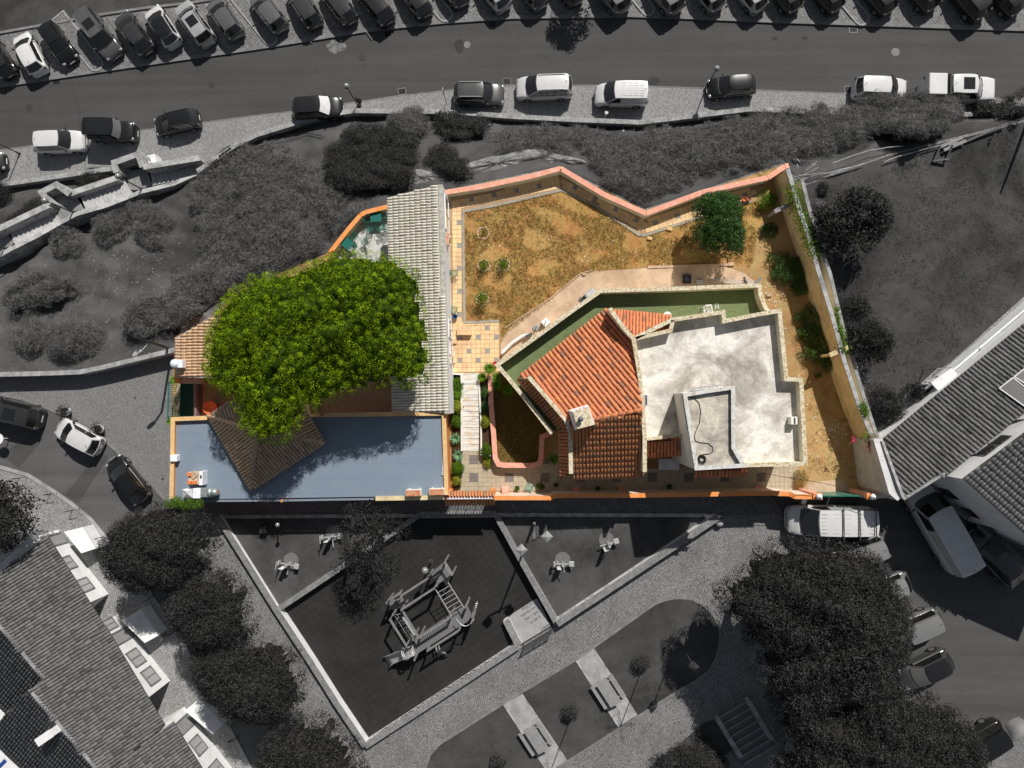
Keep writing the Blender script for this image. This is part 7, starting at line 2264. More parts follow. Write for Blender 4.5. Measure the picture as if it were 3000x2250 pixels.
# vines on the boundary wall
def vine(label, px, n, m, zlo, zhi, ll=0.07, lw=0.035, name='vine', spread=0.25):
    c = []
    for _ in range(n):
        i = random.randrange(len(px) - 1); f = random.random()
        z = random.uniform(zlo, zhi)
        a = px[i][0] + (px[i + 1][0] - px[i][0]) * f; b = px[i][1] + (px[i + 1][1] - px[i][1]) * f
        q = P(a, b, z); c.append((q.x + random.gauss(0, spread), q.y + random.gauss(0, spread), z + random.gauss(0, 0.1)))
    c = np.array(c)
    nr = unit(rng.normal(size=(n, 3)) * 0.7 + np.array([0, 0, 0.8])); t = unit(np.cross(nr, rng.normal(size=(n, 3)))); b = np.cross(nr, t)
    s = rng.uniform(0.6, 1.4, (n, 1))
    z0 = Vector((c[:, 0].mean(), c[:, 1].mean(), zlo))
    t_ = thing(name, label, 'vine', z0)
    quads('foliage', c, t * ll * s, b * lw * s, rng.uniform(0, 1, n), m, t_)
    k = M()
    for i in range(len(px) - 1): k.tube([P(px[i][0], px[i][1], (zlo + zhi) / 2), P(px[i + 1][0], px[i + 1][1], (zlo + zhi) / 2)], 0.02, 5)
    k.build('stem', bark_b, t_)
    return t_


vine('green vine draped over the upper end of the boundary wall', [(2318, 540), (2330, 590), (2352, 650), (2372, 710), (2388, 750)], 3800, lf_vine, 1.2, 2.75)
vine('small vine tuft spilling over the boundary wall near its middle', [(2452, 900), (2458, 960), (2470, 990)], 500, lf_vine, 1.9, 2.6, spread=0.12)
vine('vine tuft at the pier on the boundary wall', [(2462, 1010), (2480, 1030)], 350, lf_vine, 1.9, 2.7, spread=0.18)
vine('bright leafy sprig on top of the wall by the dark bush', [(2524, 1180), (2536, 1215)], 450, lf_vine, 2.2, 2.8, spread=0.15)
bg_ = vine('bougainvillea trailing pink flowers over the wall near the grey gable', [(2530, 1275), (2560, 1280), (2548, 1310)], 350, lf_vine, 2.2, 2.7, ll=0.05, spread=0.2)
c = np.array([list(P(random.gauss(2552, 8), random.gauss(1306, 12), 2.6)) for _ in range(160)] + [list(P(random.gauss(2500, 4), random.gauss(1288, 4), 2.4)) for _ in range(50)])
nr = unit(rng.normal(size=(len(c), 3))); t = unit(np.cross(nr, rng.normal(size=(len(c), 3)))); b = np.cross(nr, t)
quads('blossom', c, t * 0.05, b * 0.045, rng.uniform(0, 1, len(c)), leafmat('magenta_petals', (0.6, 0.02, 0.12), (0.85, 0.08, 0.25)), bg_)
bush('green creeper bush spreading at the foot of the boundary wall, upper one', tb(7, [(0, 570), (90, 540), (200, 540), (300, 580), (330, 750), (330, 900), (230, 860), (120, 780), (20, 720), (60, 640)]), 0.8, lf_green, 0.25, 90, 0.022, 0.045, 'creeper_bush', flatz=0, sp=1.2, dens=2.0)
bush('green creeper bush at the foot of the boundary wall opposite the flat roof', tb(7, [(230, 1080), (330, 1010), (440, 960), (500, 1080), (560, 1300), (600, 1500), (520, 1560), (430, 1480), (280, 1420), (380, 1330), (260, 1210), (340, 1160)]), 0.9, lf_green, 0.25, 80, 0.022, 0.045, 'creeper_bush', flatz=0, sp=1.2, dens=1.8)
bush('tiny green weed on the side strip', tb(7, [(410, 1590), (450, 1570), (460, 1600), (420, 1610)]), 0.3, lf_vine, 0.12, 50, 0.02, 0.04, 'weed', flatz=0)
bush('yellowing bush at the end of the paved court', tb(11, [(240, 800), (300, 760), (350, 800), (330, 870), (250, 880)]), 0.8, lf_straw, 0.2, 90, 0.012, 0.06, 'dry_bush', flatz=0)
bush('small shrub in the far corner of the garden behind two pots', tb(6, [(2110, 60), (2200, 10), (2280, 40), (2270, 130), (2180, 150), (2120, 110)]), 0.9, lf_vine, 0.25, 90, 0.02, 0.045, 'corner_shrub', flatz=0)
bush('flat green plant patch beside the dark vine', tb(6, [(2130, 330), (2210, 280), (2290, 300), (2290, 400), (2180, 400)]), 0.3, lf_green, 0.2, 60, 0.015, 0.05, 'garden_plant', flatz=0)
bush('yellow green sprig at the top of the round dark tree near the house corner', [(480, 1470), (520, 1462), (570, 1466), (590, 1480), (540, 1490), (485, 1488)], 0.5, lf_vine, 0.25, 90, 0.02, 0.045, 'tree_sprig', flatz=5.2)
# stone ringed young plants
for x, y, hh, lab in ((1416, 683, 0.0, 'ring of stones round a bare young plant on the dry garden'), (1418, 778, 0.35, 'ring of stones round a young plant, left of a pair'), (1476, 777, 0.6, 'ring of stones round a young plant, right of a pair'), (1414, 878, 0.8, 'bushy young tree in a ring of stones by the tiled walk')):
    q = P(x, y, 0)
    t = thing('ringed_plant', lab, 'plant', (q.x, q.y, 0.02), 0, 'stone ringed young plants')
    k = M()
    for i in range(26):
        a = i * 0.2417 + random.uniform(-0.1, 0.1); r = 0.42 + random.uniform(-0.05, 0.07)
        k.box((q.x + r * math.cos(a), q.y + r * math.sin(a), 0.06), (random.uniform(0.07, 0.13), random.uniform(0.05, 0.1), 0.08), a + 1.5)
    k.build('stone_ring', mat('ring_stones', (0.62, 0.42, 0.3), 0.9, 0.3, 8, bs_=12), t)
    k = M()
    for i in range(9): k.tube([(q.x, q.y, 0), (q.x + random.gauss(0, 0.15), q.y + random.gauss(0, 0.15), 0.4 + hh * 0.6)], 0.012, 4, 0.004)
    k.build('stem', bark_b, t)
    nn = 60 + int(900 * hh)
    c = rng.normal(0, 1, (nn, 3)) * np.array([0.16 + 0.12 * hh, 0.16 + 0.12 * hh, 0.12 + 0.2 * hh]) + np.array([q.x, q.y, 0.35 + 0.55 * hh])
    nr = unit(rng.normal(size=(nn, 3)) + np.array([0, 0, 0.7])); t2 = unit(np.cross(nr, rng.normal(size=(nn, 3)))); b2 = np.cross(nr, t2)
    quads('foliage', c, t2 * 0.05, b2 * 0.025, rng.uniform(0, 1, nn), lf_vine, t)


def rosette(label, px, py, z, r, n, m, wid=0.05, rise=0.5, name='agave', h0=0.0, cat='plant', group=None):
    q = P(px, py, z + h0)
    t = thing(name, label, cat, (q.x, q.y, z), 0, group)
    k = M()
    for i in range(n):
        a = i * 2.39996; f = 0.35 + 0.65 * i / n
        L = r * (0.7 + 0.3 * random.random()); el = rise * (1 - f) + 0.15 * random.random()
        d = Vector((math.cos(a) * math.cos(el), math.sin(a) * math.cos(el), math.sin(el))); s = Vector((-math.sin(a), math.cos(a), 0)) * wid
        b0 = Vector((q.x, q.y, z + h0)); m1 = b0 + d * L * 0.45 + Vector((0, 0, 0.08 * r)); e = b0 + d * L - Vector((0, 0, 0.1 * r))
        k.add([b0 - s * 0.5, b0 + s * 0.5, m1 + s, m1 - s, e, m1 + Vector((0, 0, -0.02))], [(0, 1, 2, 5), (0, 5, 3), (5, 2, 4), (3, 5, 4)], random.random())
    k.build('leaf_rosette', m, t)
    if h0 > 0.3:
        k = M(); k.tube([(q.x, q.y, z), (q.x, q.y, z + h0)], 0.07, 8, 0.05); k.build('stem', bark_b, t)
    return t


lf_agave = leafmat('agave_leaves', (0.08, 0.2, 0.1), (0.22, 0.38, 0.2), 0.05)
lf_yucca = leafmat('yucca_leaves', (0.05, 0.14, 0.01), (0.22, 0.38, 0.03), 0.1)
rosette('big grey green agave in the left flower bed, upper of two', 1334, 1285, 0.3, 0.62, 34, lf_agave, 0.05, 1.1)
rosette('big grey green agave in the left flower bed, lower of two', 1342, 1335, 0.3, 0.58, 34, lf_agave, 0.05, 1.1)
for (x, y, r, h, lab) in ((1434, 1080, 0.65, 1.0, 'yucca rosette at the head of the marble steps'), (1457, 1107, 0.6, 0.9, 'yucca rosette overhanging the salmon wall, upper one'), (1456, 1128, 0.62, 1.1, 'yucca rosette overhanging the salmon wall, middle one'), (1488, 1142, 0.62, 1.0, 'yucca rosette against the green terrace corner'), (1412, 1105, 0.5, 0.5, 'bright spiky plant beside the top marble step')):
    rosette(lab, x, y, 0.2, r, 70, lf_yucca, 0.022, 1.0, 'yucca', h, group='yuccas at the terrace corner')
rosette('palm fronds at the foot of the shaded garden wall under the roof', 1622, 1345, 0, 0.7, 40, lf_yucca, 0.02, 0.7, 'small_palm', 0.3)
rosette('cycad fronds below the peach tiled roof corner', 513, 1112, 0, 0.6, 36, lf_yucca, 0.025, 0.7, 'small_palm', 1.4)
rosette('spiky plant peeping out at the left edge of the membrane roof', 500, 1235, 0, 0.5, 26, lf_yucca, 0.025, 0.7, 'small_palm', 1.6)
for (x, y, rx, m, lab) in ((1338, 1130, 16, lf_vine, 'leafy green plant at the top of the left flower bed'), (1340, 1155, 13, lf_yucca, 'broad leaved plant in the left flower bed'), (1338, 1193, 14, lf_flower, 'yellow flowering plant in the left flower bed'), (1338, 1235, 13, lf_vine, 'low green plant in the middle of the left flower bed'),
                      (1338, 1373, 16, lf_vine, 'round green bush near the lower end of the left flower bed'), (1338, 1408, 11, lf_flower, 'small yellow green bush at the lower end of the left flower bed'),
                      (1425, 1195, 14, lf_green, 'dark green plant in the right flower bed'), (1424, 1235, 14, lf_flower, 'sparse flowering plant in the right flower bed'), (1424, 1322, 15, lf_vine, 'bushy plant at the lower end of the right flower bed'),
                      (1424, 1150, 12, lf_green, 'dark small plant at the upper end of the right flower bed'), (1426, 1357, 11, lf_flower, 'small yellow red shrub standing free on the beige court')):
    bush(lab, ell(x, y, rx, rx * 1.3, 10), 0.6, m, 0.16, 110, 0.016, 0.035, 'bed_plant', 'flower bed plants', flatz=0.25 if x != 1426 else 0.0, twigs=4, dens=2.5)
# bamboo / dead wood pieces on the bank
dw = thing('dead_branches', 'bleached broken branches beside the salmon wall corner', 'branches', G(2350, 500))
k = M()
for a, b in (((2335, 465), (2345, 480)), ((2335, 480), (2338, 500)), ((2360, 500), (2395, 472)), ((2355, 512), (2398, 490)), ((2378, 480), (2392, 488)), ((2340, 515), (2420, 505)), ((2345, 525), (2325, 515))):
    k.tube([P(a[0], a[1], 0.3), P((a[0] + b[0]) / 2 + 2, (a[1] + b[1]) / 2, 0.5), P(b[0], b[1], 0.3)], 0.035, 5, 0.015)
k.build('branch', twig_l, dw)
fn = thing('reed_fence', 'fallen reed fence of bleached poles along the top of the big lawn', 'fence', P(2350, 530, 0))
for i, (a, b) in enumerate((((2345, 527), (2420, 508)), ((2415, 510), (2520, 485)), ((2430, 512), (2530, 480)), ((2440, 478), (2560, 437)), ((2555, 440), (2645, 428)), ((2590, 475), (2670, 447)), ((2600, 470), (2675, 448)), ((2650, 455), (2760, 425)))):
    k = M(); k.tube([P(a[0], a[1], 0.25), P((a[0] + b[0]) / 2, (a[1] + b[1]) / 2 - 2, 0.32), P(b[0], b[1], 0.25)], 0.035, 5); k.build('pole', twig_l, fn)
lf_ = thing('wooden_frame_fence', 'leaning timber frame fence with dark posts at the upper right', 'fence', P(2790, 420, 0))
k = M()
for a, b in (((2755, 430), (2820, 402)), ((2765, 440), (2830, 412)), ((2780, 425), (2808, 420))): k.bar(P(*a, 0.3), P(*b, 0.35), 0.22, 0.06)
k.build('panel', wood_g, lf_)
k = M()
for a, b in (((2734, 475), (2755, 428)), ((2770, 470), (2790, 425)), ((2732, 472), (2780, 466)), ((2830, 415), (2950, 362)), ((2900, 420), (2917, 390))): k.bar(P(*a, 0.15), P(*b, 0.4), 0.13, 0.13)
k.build('post', steel_g, lf_)

# ================================================================ LAMPS, SIGNS, STREET THINGS
lampm = mat('lamp_post_paint', 0.04, 0.5, 0.1, metal=0.3, bumpk=0)
globe_m = paint('frosted_globe', 0.3, 0.25, 0.2, 1.0)


def globe_lamp(lab, bx, by, z, h=4.3, head='globe'):
    q = P(bx, by, z)
    t = thing('street_lamp', lab, 'street lamp', (q.x, q.y, z), 0, 'street lamps')
    k = M(); k.cyl((0, 0, 0), 0.1, 0.5, 12, 0.07); k.cyl((0, 0, 0.5), 0.055, h - 0.6, 10, 0.035); k.build('pole', lampm, t, local=True, smooth=True)
    k = M(); k.box((0, 0, 0.02), (0.34, 0.34, 0.05)); k.build('base_plate', steel_g, t, local=True)
    if head == 'globe':
        k = M(); k.ball((0, 0, h + 0.08), 0.25, 18); k.build('globe', globe_m, t, local=True, smooth=True)
        k = M(); k.cyl((0, 0, h - 0.22), 0.12, 0.1, 12); k.cyl((0, 0, h + 0.27), 0.14, 0.05, 12, 0.05); k.build('collar', lampm, t, local=True)
    else:
        k = M(); k.lathe((0, 0, h - 0.1), [(0.05, 0), (0.22, 0.1), (0.3, 0.45), (0.32, 0.5)], 4); k.build('lantern_glass', globe_m, t, local=True)
        k = M(); k.lathe((0, 0, h + 0.4), [(0.36, 0), (0.34, 0.05), (0.12, 0.25), (0.03, 0.33)], 4); k.build('lantern_roof', lampm, t, local=True)
    return t


globe_lamp('globe street lamp between the white van and glossy black hatchback', 2066.8, 261.4, ZR, 3.5)
globe_lamp('globe street lamp leaning over the road beside the litter bin', 1052, 315, ZR, 3.9)
globe_lamp('street lamp at the far left pavement with its head outside the photo', 59, 451, ZR, 4.0)
globe_lamp('stair lamp on the upper landing of the bank stairs', 419, 556, -6.45, 3.4)
globe_lamp('stair lamp on the middle landing of the bank stairs', 219, 624, -4.95, 3.4)
globe_lamp('stair lamp on the lowest landing at the left edge', 18, 730, -3.45, 3.4)
globe_lamp('lantern lamp post rising from the island lawn toward the big tree', 1986, 1875, 0.05, 4.6, 'lantern')
globe_lamp('slim lamp with pale round head behind the play frame', 1262, 1645, PGZ, 2.6)
# double lantern
q = P(1565, 1531, 0.03); e = P(1561.3, 1591, 7.0)
t = thing('double_street_lamp', 'tall street lamp with two square lanterns on a crossbar on the right grass triangle', 'street lamp', (q.x, q.y, 0.03))
k = M(); k.cyl((0, 0, 0), 0.14, 1.0, 12, 0.1); k.cyl((0, 0, 1.0), 0.09, 5.4, 12, 0.06); k.build('pole', mat('double_lamp_post', 0.13, 0.6, 0.2, bs_=10), t, local=True, smooth=True)
a_, b_ = Vector((-0.95, -0.45, 6.3)), Vector((1.0, 0.45, 6.3))
a_, b_ = Vector((-0.8, -0.42, 6.3)), Vector((0.8, 0.42, 6.3))
k = M(); k.bar(a_, b_, 0.09); k.tube([Vector((0, 0, 6.2)), Vector((0, 0, 6.5))], 0.08, 8); k.build('crossbar', lampm, t, local=True)
for c in (a_, b_):
    k = M(); k.lathe(c + Vector((0, -0.12, 0.02)), [(0.12, 0), (0.28, 0.12), (0.34, 0.4)], 4); la = k.build('lantern', globe_m, t, local=True)
    k = M(); k.lathe(c + Vector((0, -0.12, 0.42)), [(0.4, 0), (0.38, 0.06), (0.2, 0.14), (0.05, 0.2)], 4); k.build('lantern_roof', mat('lantern_roof_grey', 0.22, 0.5, 0.2, bumpk=0), la, local=True)
# short lamp with thick post, left grass
q = P(817, 1531, 0.03)
t = thing('garden_lamp', 'short leaning lamp post beside a dark box on the left grass triangle', 'lamp', (q.x, q.y, 0.03))
k = M(); k.tube([(0, 0, 0), (0.55, 0.15, 1.7)], 0.06, 8, 0.05); k.build('pole', steel_l, t, local=True)
k = M(); k.ball((0.6, 0.16, 1.85), 0.16, 12); k.build('head', globe_m, t, local=True, smooth=True)
q = P(777, 1549, 0.03); k = M(); k.box((q.x, q.y, 0.3), (0.5, 0.5, 0.55), 0.1); tag(k.build('utility_box', steel_g, bev=0.03), 'square dark utility box at the shaded edge of the left grass triangle', 'utility box')
# traffic sign, litter bin, bollard, box on wall
q = P(1308, 301, ZR)
t = thing('traffic_sign', 'round traffic sign on a slanting pole seen edge on beside the pavement', 'sign', (q.x, q.y, ZR))
k = M(); k.bar((0, 0, 0), (0, 0, 2.3), 0.05); k.build('pole', lampm, t, local=True)
k = M(); k.cyl((-0.02, 0.0, 2.2), 0.32, 0.025, 20, axis='X'); k.build('sign_disc', steel_l, t, local=True)
q = P(1056, 303, ZR)
t = thing('litter_bin', 'dark drum shaped litter bin with domed lid at the foot of the globe lamp', 'bin', (q.x, q.y, ZR))
k = M(); k.lathe((0, 0, 0.25), [(0.17, 0), (0.2, 0.05), (0.22, 0.6), (0.2, 0.62)], 14); k.bar((0, 0, 0), (0, 0, 0.3), 0.08); k.build('drum', black_m, t, local=True, smooth=True)
k = M(); k.lathe((0, 0, 0.87), [(0.235, 0), (0.22, 0.1), (0.14, 0.2), (0.03, 0.24)], 14); k.build('lid', lampm, t, local=True, smooth=True)
q = P(1774, 342, ZR)
t = thing('bollard', 'short white round bollard in the shadow of the delivery van', 'bollard', (q.x, q.y, ZR + 0.05))
k = M(); k.cyl((0, 0, 0), 0.11, 0.75, 14); k.build('post', steel_l, t, local=True); k = M(); k.cyl((0, 0, 0.75), 0.16, 0.07, 18, 0.14); k.build('cap', white_grey, t, local=True); k = M(); k.cyl((0, 0, 0.82), 0.03, 0.01, 8); k.build('bolt', black_m, t, local=True)
q = P(2048, 347, ZR + 0.4); k = M(); k.box(q, (0.32, 0.14, 0.2), 0.1); tag(k.build('meter_box', white_grey), 'small white box fixed below the parapet near the globe lamp', 'box')
q = P(1825, 374, ZR + 0.1); k = M(); k.bar(q, q + Vector((0, -0.5, 0.35)), 0.12, 0.1); tag(k.build('stone_marker', wall_grey), 'short pale stone post standing in the scrub below the parapet', 'post')
# two dark benches by the curving parapet
for (a, b, lab) in (((1880, 1330), (1985, 1255), 'dark bench by the curving parapet, upper right of the pair'), ((1800, 1400), (1870, 1350), 'dark bench by the curving parapet, lower left of the pair')):
    p0, p1 = T(0, *a, ZR + 0.45), T(0, *b, ZR + 0.45)
    u = (p1 - p0).normalized(); n_ = Vector((u.y, -u.x, 0))
    t = thing('street_bench', lab, 'bench', (p0.x, p0.y, ZR + 0.05), 0, 'street benches')
    k = M()
    for i in range(4): k.bar(p0 + n_ * (i * 0.11), p1 + n_ * (i * 0.11), 0.09, 0.035)
    k.build('seat', lampm, t)
    k = M()
    for i in range(3): k.bar(p0 + n_ * 0.42 + Vector((0, 0, 0.12 + i * 0.12)), p1 + n_ * 0.42 + Vector((0, 0, 0.12 + i * 0.12)), 0.035, 0.09)
    k.build('backrest', lampm, t)
    for f in (0.06, 0.94):
        k = M(); c = p0.lerp(p1, f); k.bar(c + Vector((0, 0, -0.4)), c, 0.06); k.bar(c + n_ * 0.4 + Vector((0, 0, -0.4)), c + n_ * 0.42 + Vector((0, 0, 0.45)), 0.06); k.build('leg', lampm, t)
# V shaped bicycle stands on the light cobbles
for i, (c, e1, e2) in enumerate((((178, 826), (105, 835), (158, 885)), ((442, 965), (376, 973), (411, 1060)), ((636, 1103), (570, 1115), (598, 1200)), ((882, 1336), (815, 1352), (840, 1425)))):
    q = T(8, *c, 0)
    t = thing('bicycle_stand', 'slim black hoop stand on the light cobbles, number %s from the left' % ('one', 'two', 'three', 'four')[i], 'stand', (q.x, q.y, 0), 0, 'hoop stands beside the lower street')
    a = T(8, *c, 0.7); b = T(8, *e1, 0.7)
    lo = Vector((a.x, a.y, 0)); 
    dx = Vector((b.x - a.x, b.y - a.y, 0)) * 1.0
    k = M(); k.tube([lo, lo + Vector((0, 0, 0.75)), lo + dx + Vector((0, 0, 0.75)), lo + dx], 0.03, 8); k.build('hoop', black_m, t)
for i, (x, y) in enumerate(((1268, 205), (1480, 500), (1670, 800), (2000, 1430))):
    p = T(12, x, y, 0.5)
    k = M(); k.box((p.x, p.y, 0.35), (0.85, 0.06, 0.06), 0.5); k.box((p.x - 0.3, p.y - 0.16, 0.17), (0.06, 0.06, 0.35)); k.box((p.x + 0.3, p.y + 0.16, 0.17), (0.06, 0.06, 0.35))
    tag(k.build('low_rail', black_m), 'low black rail at the kerb beside the %s' % ('upper porch', 'middle porch', 'shuttered windows', 'lowest porch')[i], 'rail', 'low rails at the kerb')
# plant pots by the small white car
for (x, y, lab) in ((575, 250, 'spiky dark plant growing at the kerb behind the small white hatchback'), (862, 405, 'white pot with dark plant at the nose of the small white hatchback')):
    q = T(8, x, y, 0.3)
    t = thing('potted_plant', lab, 'plant pot', (q.x, q.y, 0), 0, 'plants at the lower street kerb')
    k = M(); k.lathe((q.x, q.y, 0), [(0.2, 0), (0.33, 0.3), (0.36, 0.5), (0.3, 0.5), (0.28, 0.42)], 18); k.build('pot', white_grey, t, smooth=True)
    c = rng.normal(0, 1, (500, 3)) * np.array([0.22, 0.22, 0.15]) + np.array([q.x, q.y, 0.7]); nr = unit(rng.normal(size=(500, 3)) + np.array([0, 0, 0.5])); t2 = unit(np.cross(nr, rng.normal(size=(500, 3)))); b2 = np.cross(nr, t2)
    quads('foliage', c, t2 * 0.1, b2 * 0.02, rng.uniform(0, 1, 500), lf_dark, t)
# white lid / post shade at the left edge of the street, telephone pole and its fallen shadow-caster
q = T(8, 0, 490, 1.2); k = M(); k.cyl((q.x - 0.2, q.y, 1.1), 0.4, 0.06, 18); k.cyl((q.x - 0.2, q.y, 0), 0.04, 1.1, 8); tag(k.build('round_table', white_grey), 'pale round parasol top at the left edge below the dark suv', 'parasol')
q = T(4, 1290, 1290, 5.5)
t = thing('utility_pole', 'leaning dark timber utility pole with a white lamp box left of the peach roof', 'utility pole', (P(535, 1040, 0).x - 0.4, P(535, 1040, 0).y, 0))
pb = P(500, 1022, 0.4); pt = T(4, 1160, 1260, 6.2)
k = M(); k.tube([pb, T(4, 1290, 1300, 5.0), pt], 0.11, 8, 0.07); k.build('pole', lampm, t)
k = M(); k.tube([T(4, 1290, 1300, 5.0), T(4, 1230, 1370, 5.2)], 0.035, 6); k.build('arm', steel_l, t)
k = M(); k.box(T(4, 1190, 1390, 5.2), (0.55, 0.26, 0.16), 0.65); k.box(T(4, 1165, 1415, 5.2), (0.3, 0.2, 0.12), 0.2); k.build('lamp_box', steel_l, t, bev=0.03)
# overhead cables
def cable(lab, pts, r=0.018):
    k = M(); k.tube([P(a, b, z) for a, b, z in pts], r, 5); tag(k.build('cable', black_m), lab, 'cable')
cable('black cable crossing the court and gate to the grey house', [(2230, 1386, 4.2), (2380, 1410, 3.8), (2500, 1434, 3.7), (2620, 1458, 4.0)])
q = P(3004, 372, 0); k = M(); k.cyl((q.x, q.y, 0), 0.12, 5.0, 10, 0.08); tag(k.build('lamp_pole', lampm), 'pole at the right edge casting a long thin shadow on the big lawn', 'pole')
cable('thin black cable looping along the bank by the parapet', [(750, 435, -7.6), (850, 395, -7.4), (900, 390, -7.3), (950, 400, -7.0)], 0.03)
# utility lids, planter on the front wall, etc.
# ================================================================ PLAYGROUND FRAME
def Z5(x, y, z): return P(1080 + x / 4.608, 1640 + y / 4.608, z)


pf = thing('play_frame', 'large timber and metal climbing frame with slide, nets and ladders', 'play frame', Z5(700, 700, PGZ))
woodp = mat('play_timber', 0.16, 0.75, 0.15, 3, bs_=12); deckp = mat('play_deck', 0.13, 0.7, 0.15, 2, bs_=16); slide_m = paint('slide_plastic', 0.34, 0.3, 0, 0.6)
zd = PGZ + 1.35; zr_ = PGZ + 2.2
def beam(a, b, z, w_=0.14, nm='beam'):
    k = M(); k.bar(Z5(*a, z), Z5(*b, z), w_, 0.1); k.build(nm, woodp, pf)
beam((360, 535), (808, 245), zr_ + 0.2); beam((445, 670), (890, 380), zr_ + 0.2); beam((465, 700), (680, 1050), zr_ + 0.2); beam((295, 815), (510, 1160), zr_ + 0.2)
beam((690, 1045), (1110, 775), zr_ + 0.2); beam((795, 1222), (1220, 950), zr_ + 0.2)
for pts, z, nm in (([(255, 560), (430, 470), (500, 585), (330, 690)], zd, 'deck'), ([(845, 200), (1015, 75), (1105, 205), (935, 335)], zd, 'deck'), ([(600, 1070), (1220, 665), (1330, 620), (1400, 760), (1340, 830), (640, 1280)], zd, 'deck'), ([(795, 215), (990, 55), (1010, 75), (845, 200)], zd + 0.7, 'panel')):
    k = M(); k.poly([Z5(a, b, z) for a, b in pts], z - 0.12, z); k.build(nm, deckp, pf)
k = M()
for (x, y) in ((245, 580), (355, 540), (445, 680), (330, 740), (290, 810), (510, 1165), (690, 1050), (600, 1075), (620, 1350), (795, 1225), (1225, 945), (1110, 775), (1320, 640), (1395, 770), (1385, 850), (890, 385), (805, 240), (1025, 40), (1130, 200), (920, 350)):
    p = Z5(x, y, zr_ + 0.2); k = M(); k.bar((p.x, p.y, PGZ), (p.x, p.y, zr_ + 0.3), 0.11); k.build('post', woodp, pf)
# roof panels of the small towers
k = M(); k.slab([Z5(260, 540, zr_ + 0.2), Z5(470, 395, zr_ + 0.2), Z5(430, 470, zr_ + 0.55), Z5(270, 550, zr_ + 0.55)], 0.05); k.build('roof_panel', woodp, pf); k = M(); k.slab([Z5(790, 222, zr_ + 0.3), Z5(1035, 20, zr_ + 0.3), Z5(960, 130, zr_ + 0.7), Z5(830, 190, zr_ + 0.7)], 0.05); k.build('roof_panel', woodp, pf)
k = M()
for o_ in (0, 12, 24): k.bar(Z5(1035 - o_, 25 + o_ * 0.7, zr_ + 0.1), Z5(1140 - o_, 195 + o_ * 0.7, zr_ + 0.1), 0.035)
k.build('bar', steel_l, pf)
# horizontal ladder
k = M(); a0, a1, b0, b1 = Z5(1070, 300, zr_), Z5(1290, 650, zr_), Z5(905, 400, zr_), Z5(1115, 750, zr_)
k.bar(a0, a1, 0.05); k.bar(b0, b1, 0.05); k.build('ladder_rail', steel_l, pf)
for i in range(6):
    f = 0.13 + i * 0.15; k = M(); k.bar(a0.lerp(a1, f), b0.lerp(b1, f), 0.035); k.build('rung', steel_l, pf)
# net bridge on the left side
k = M()
A0_, A1_, B0_, B1_ = Z5(345, 745, zd), Z5(560, 1080, zd), Z5(465, 720, zd), Z5(620, 1010, zd)
for i in range(8): k.bar(A0_.lerp(A1_, i / 7), B0_.lerp(B1_, i / 7), 0.025)
for i in range(4): k.bar(A0_.lerp(B0_, i / 3), A1_.lerp(B1_, i / 3), 0.02)
k.build('net', steel_l, pf)
k = M()
for i in range(5): k.box(Z5(480 + i * 34, 800 + i * 52, zd + 0.15), (0.14, 0.34, 0.05), 0.55)
k.build('balance_block', steel_l, pf)
# railings
k = M()
for i in range(14):
    f = i / 13; p = Z5(690, 1045, zd).lerp(Z5(1110, 775, zd), f); k.bar(p, p + Vector((0, 0, 0.8)), 0.03)
    p = Z5(795, 1222, zd).lerp(Z5(1220, 950, zd), f); k.bar(p, p + Vector((0, 0, 0.8)), 0.03)
k.build('baluster', woodp, pf)
# slide
k = M(); path = [Z5(590, 1215, zd + 0.1), Z5(500, 1255, zd - 0.1), Z5(400, 1290, zd - 0.6), Z5(310, 1330, PGZ + 0.35), Z5(245, 1365, PGZ + 0.2)]
d = (path[-1] - path[0]); d.z = 0; s = Vector((-d.y, d.x, 0)).normalized()
vs = []
for p in path:
    for f, h in ((-0.36, 0.3), (-0.33, 0.02), (-0.2, -0.04), (0, -0.06), (0.2, -0.04), (0.33, 0.02), (0.36, 0.3)): vs.append(p + s * f * (1.25 if p is path[-1] else 1) + Vector((0, 0, h)))
k.add(vs, [(i * 7 + j, i * 7 + j + 1, (i + 1) * 7 + j + 1, (i + 1) * 7 + j) for i in range(4) for j in range(6)])
o = k.build('slide', slide_m, pf, smooth=True); md = o.modifiers.new('s', 'SOLIDIFY'); md.thickness = 0.04
c0 = Z5(505, 1265, zd + 0.1)
k = M()
for dx in (0, 0.12): k.tube([c0 + d.normalized() * dx + s * 0.42 * math.cos(a * math.pi / 10) + Vector((0, 0, 0.75 * math.sin(a * math.pi / 10) - 0.2)) for a in range(11)], 0.045, 7)
k.build('slide_hoop', steel_l, pf, smooth=True)
k = M(); k.poly([Z5(530, 1180, zd), Z5(590, 1130, zd), Z5(640, 1270, zd), Z5(590, 1320, zd)], zd - 0.05, zd + 0.06); k.build('slide_platform', slide_m, pf)
# bent pipes and climbing wall
k = M()
for o_ in (0, 0.22): k.tube([Z5(905, 1170, PGZ + 0.9) + Vector((o_, 0.05, 0)), Z5(920, 1235, PGZ + 1.0) + Vector((o_, 0, 0)), Z5(985, 1255, PGZ + 0.8) + Vector((o_, 0, 0)), Z5(1020, 1285, PGZ + 0.3) + Vector((o_, 0, 0))], 0.06, 8)
k.build('bent_pipe', slide_m, pf, smooth=True)
k = M(); k.bar(Z5(1350, 540, zr_), Z5(1290, 660, zr_), 0.1); k.bar(Z5(1455, 600, PGZ + 1.0), Z5(1410, 800, PGZ + 1.0), 0.08, 1.6)
k.build('climbing_board', woodp, pf)
k = M()
for i in range(16): k.box(Z5(1455 - (i // 2) * 7 + (i % 2) * 10, 590 + (i // 2) * 26, PGZ + 1.2 + (i % 3) * 0.2), (0.09, 0.06, 0.06), 0.5)
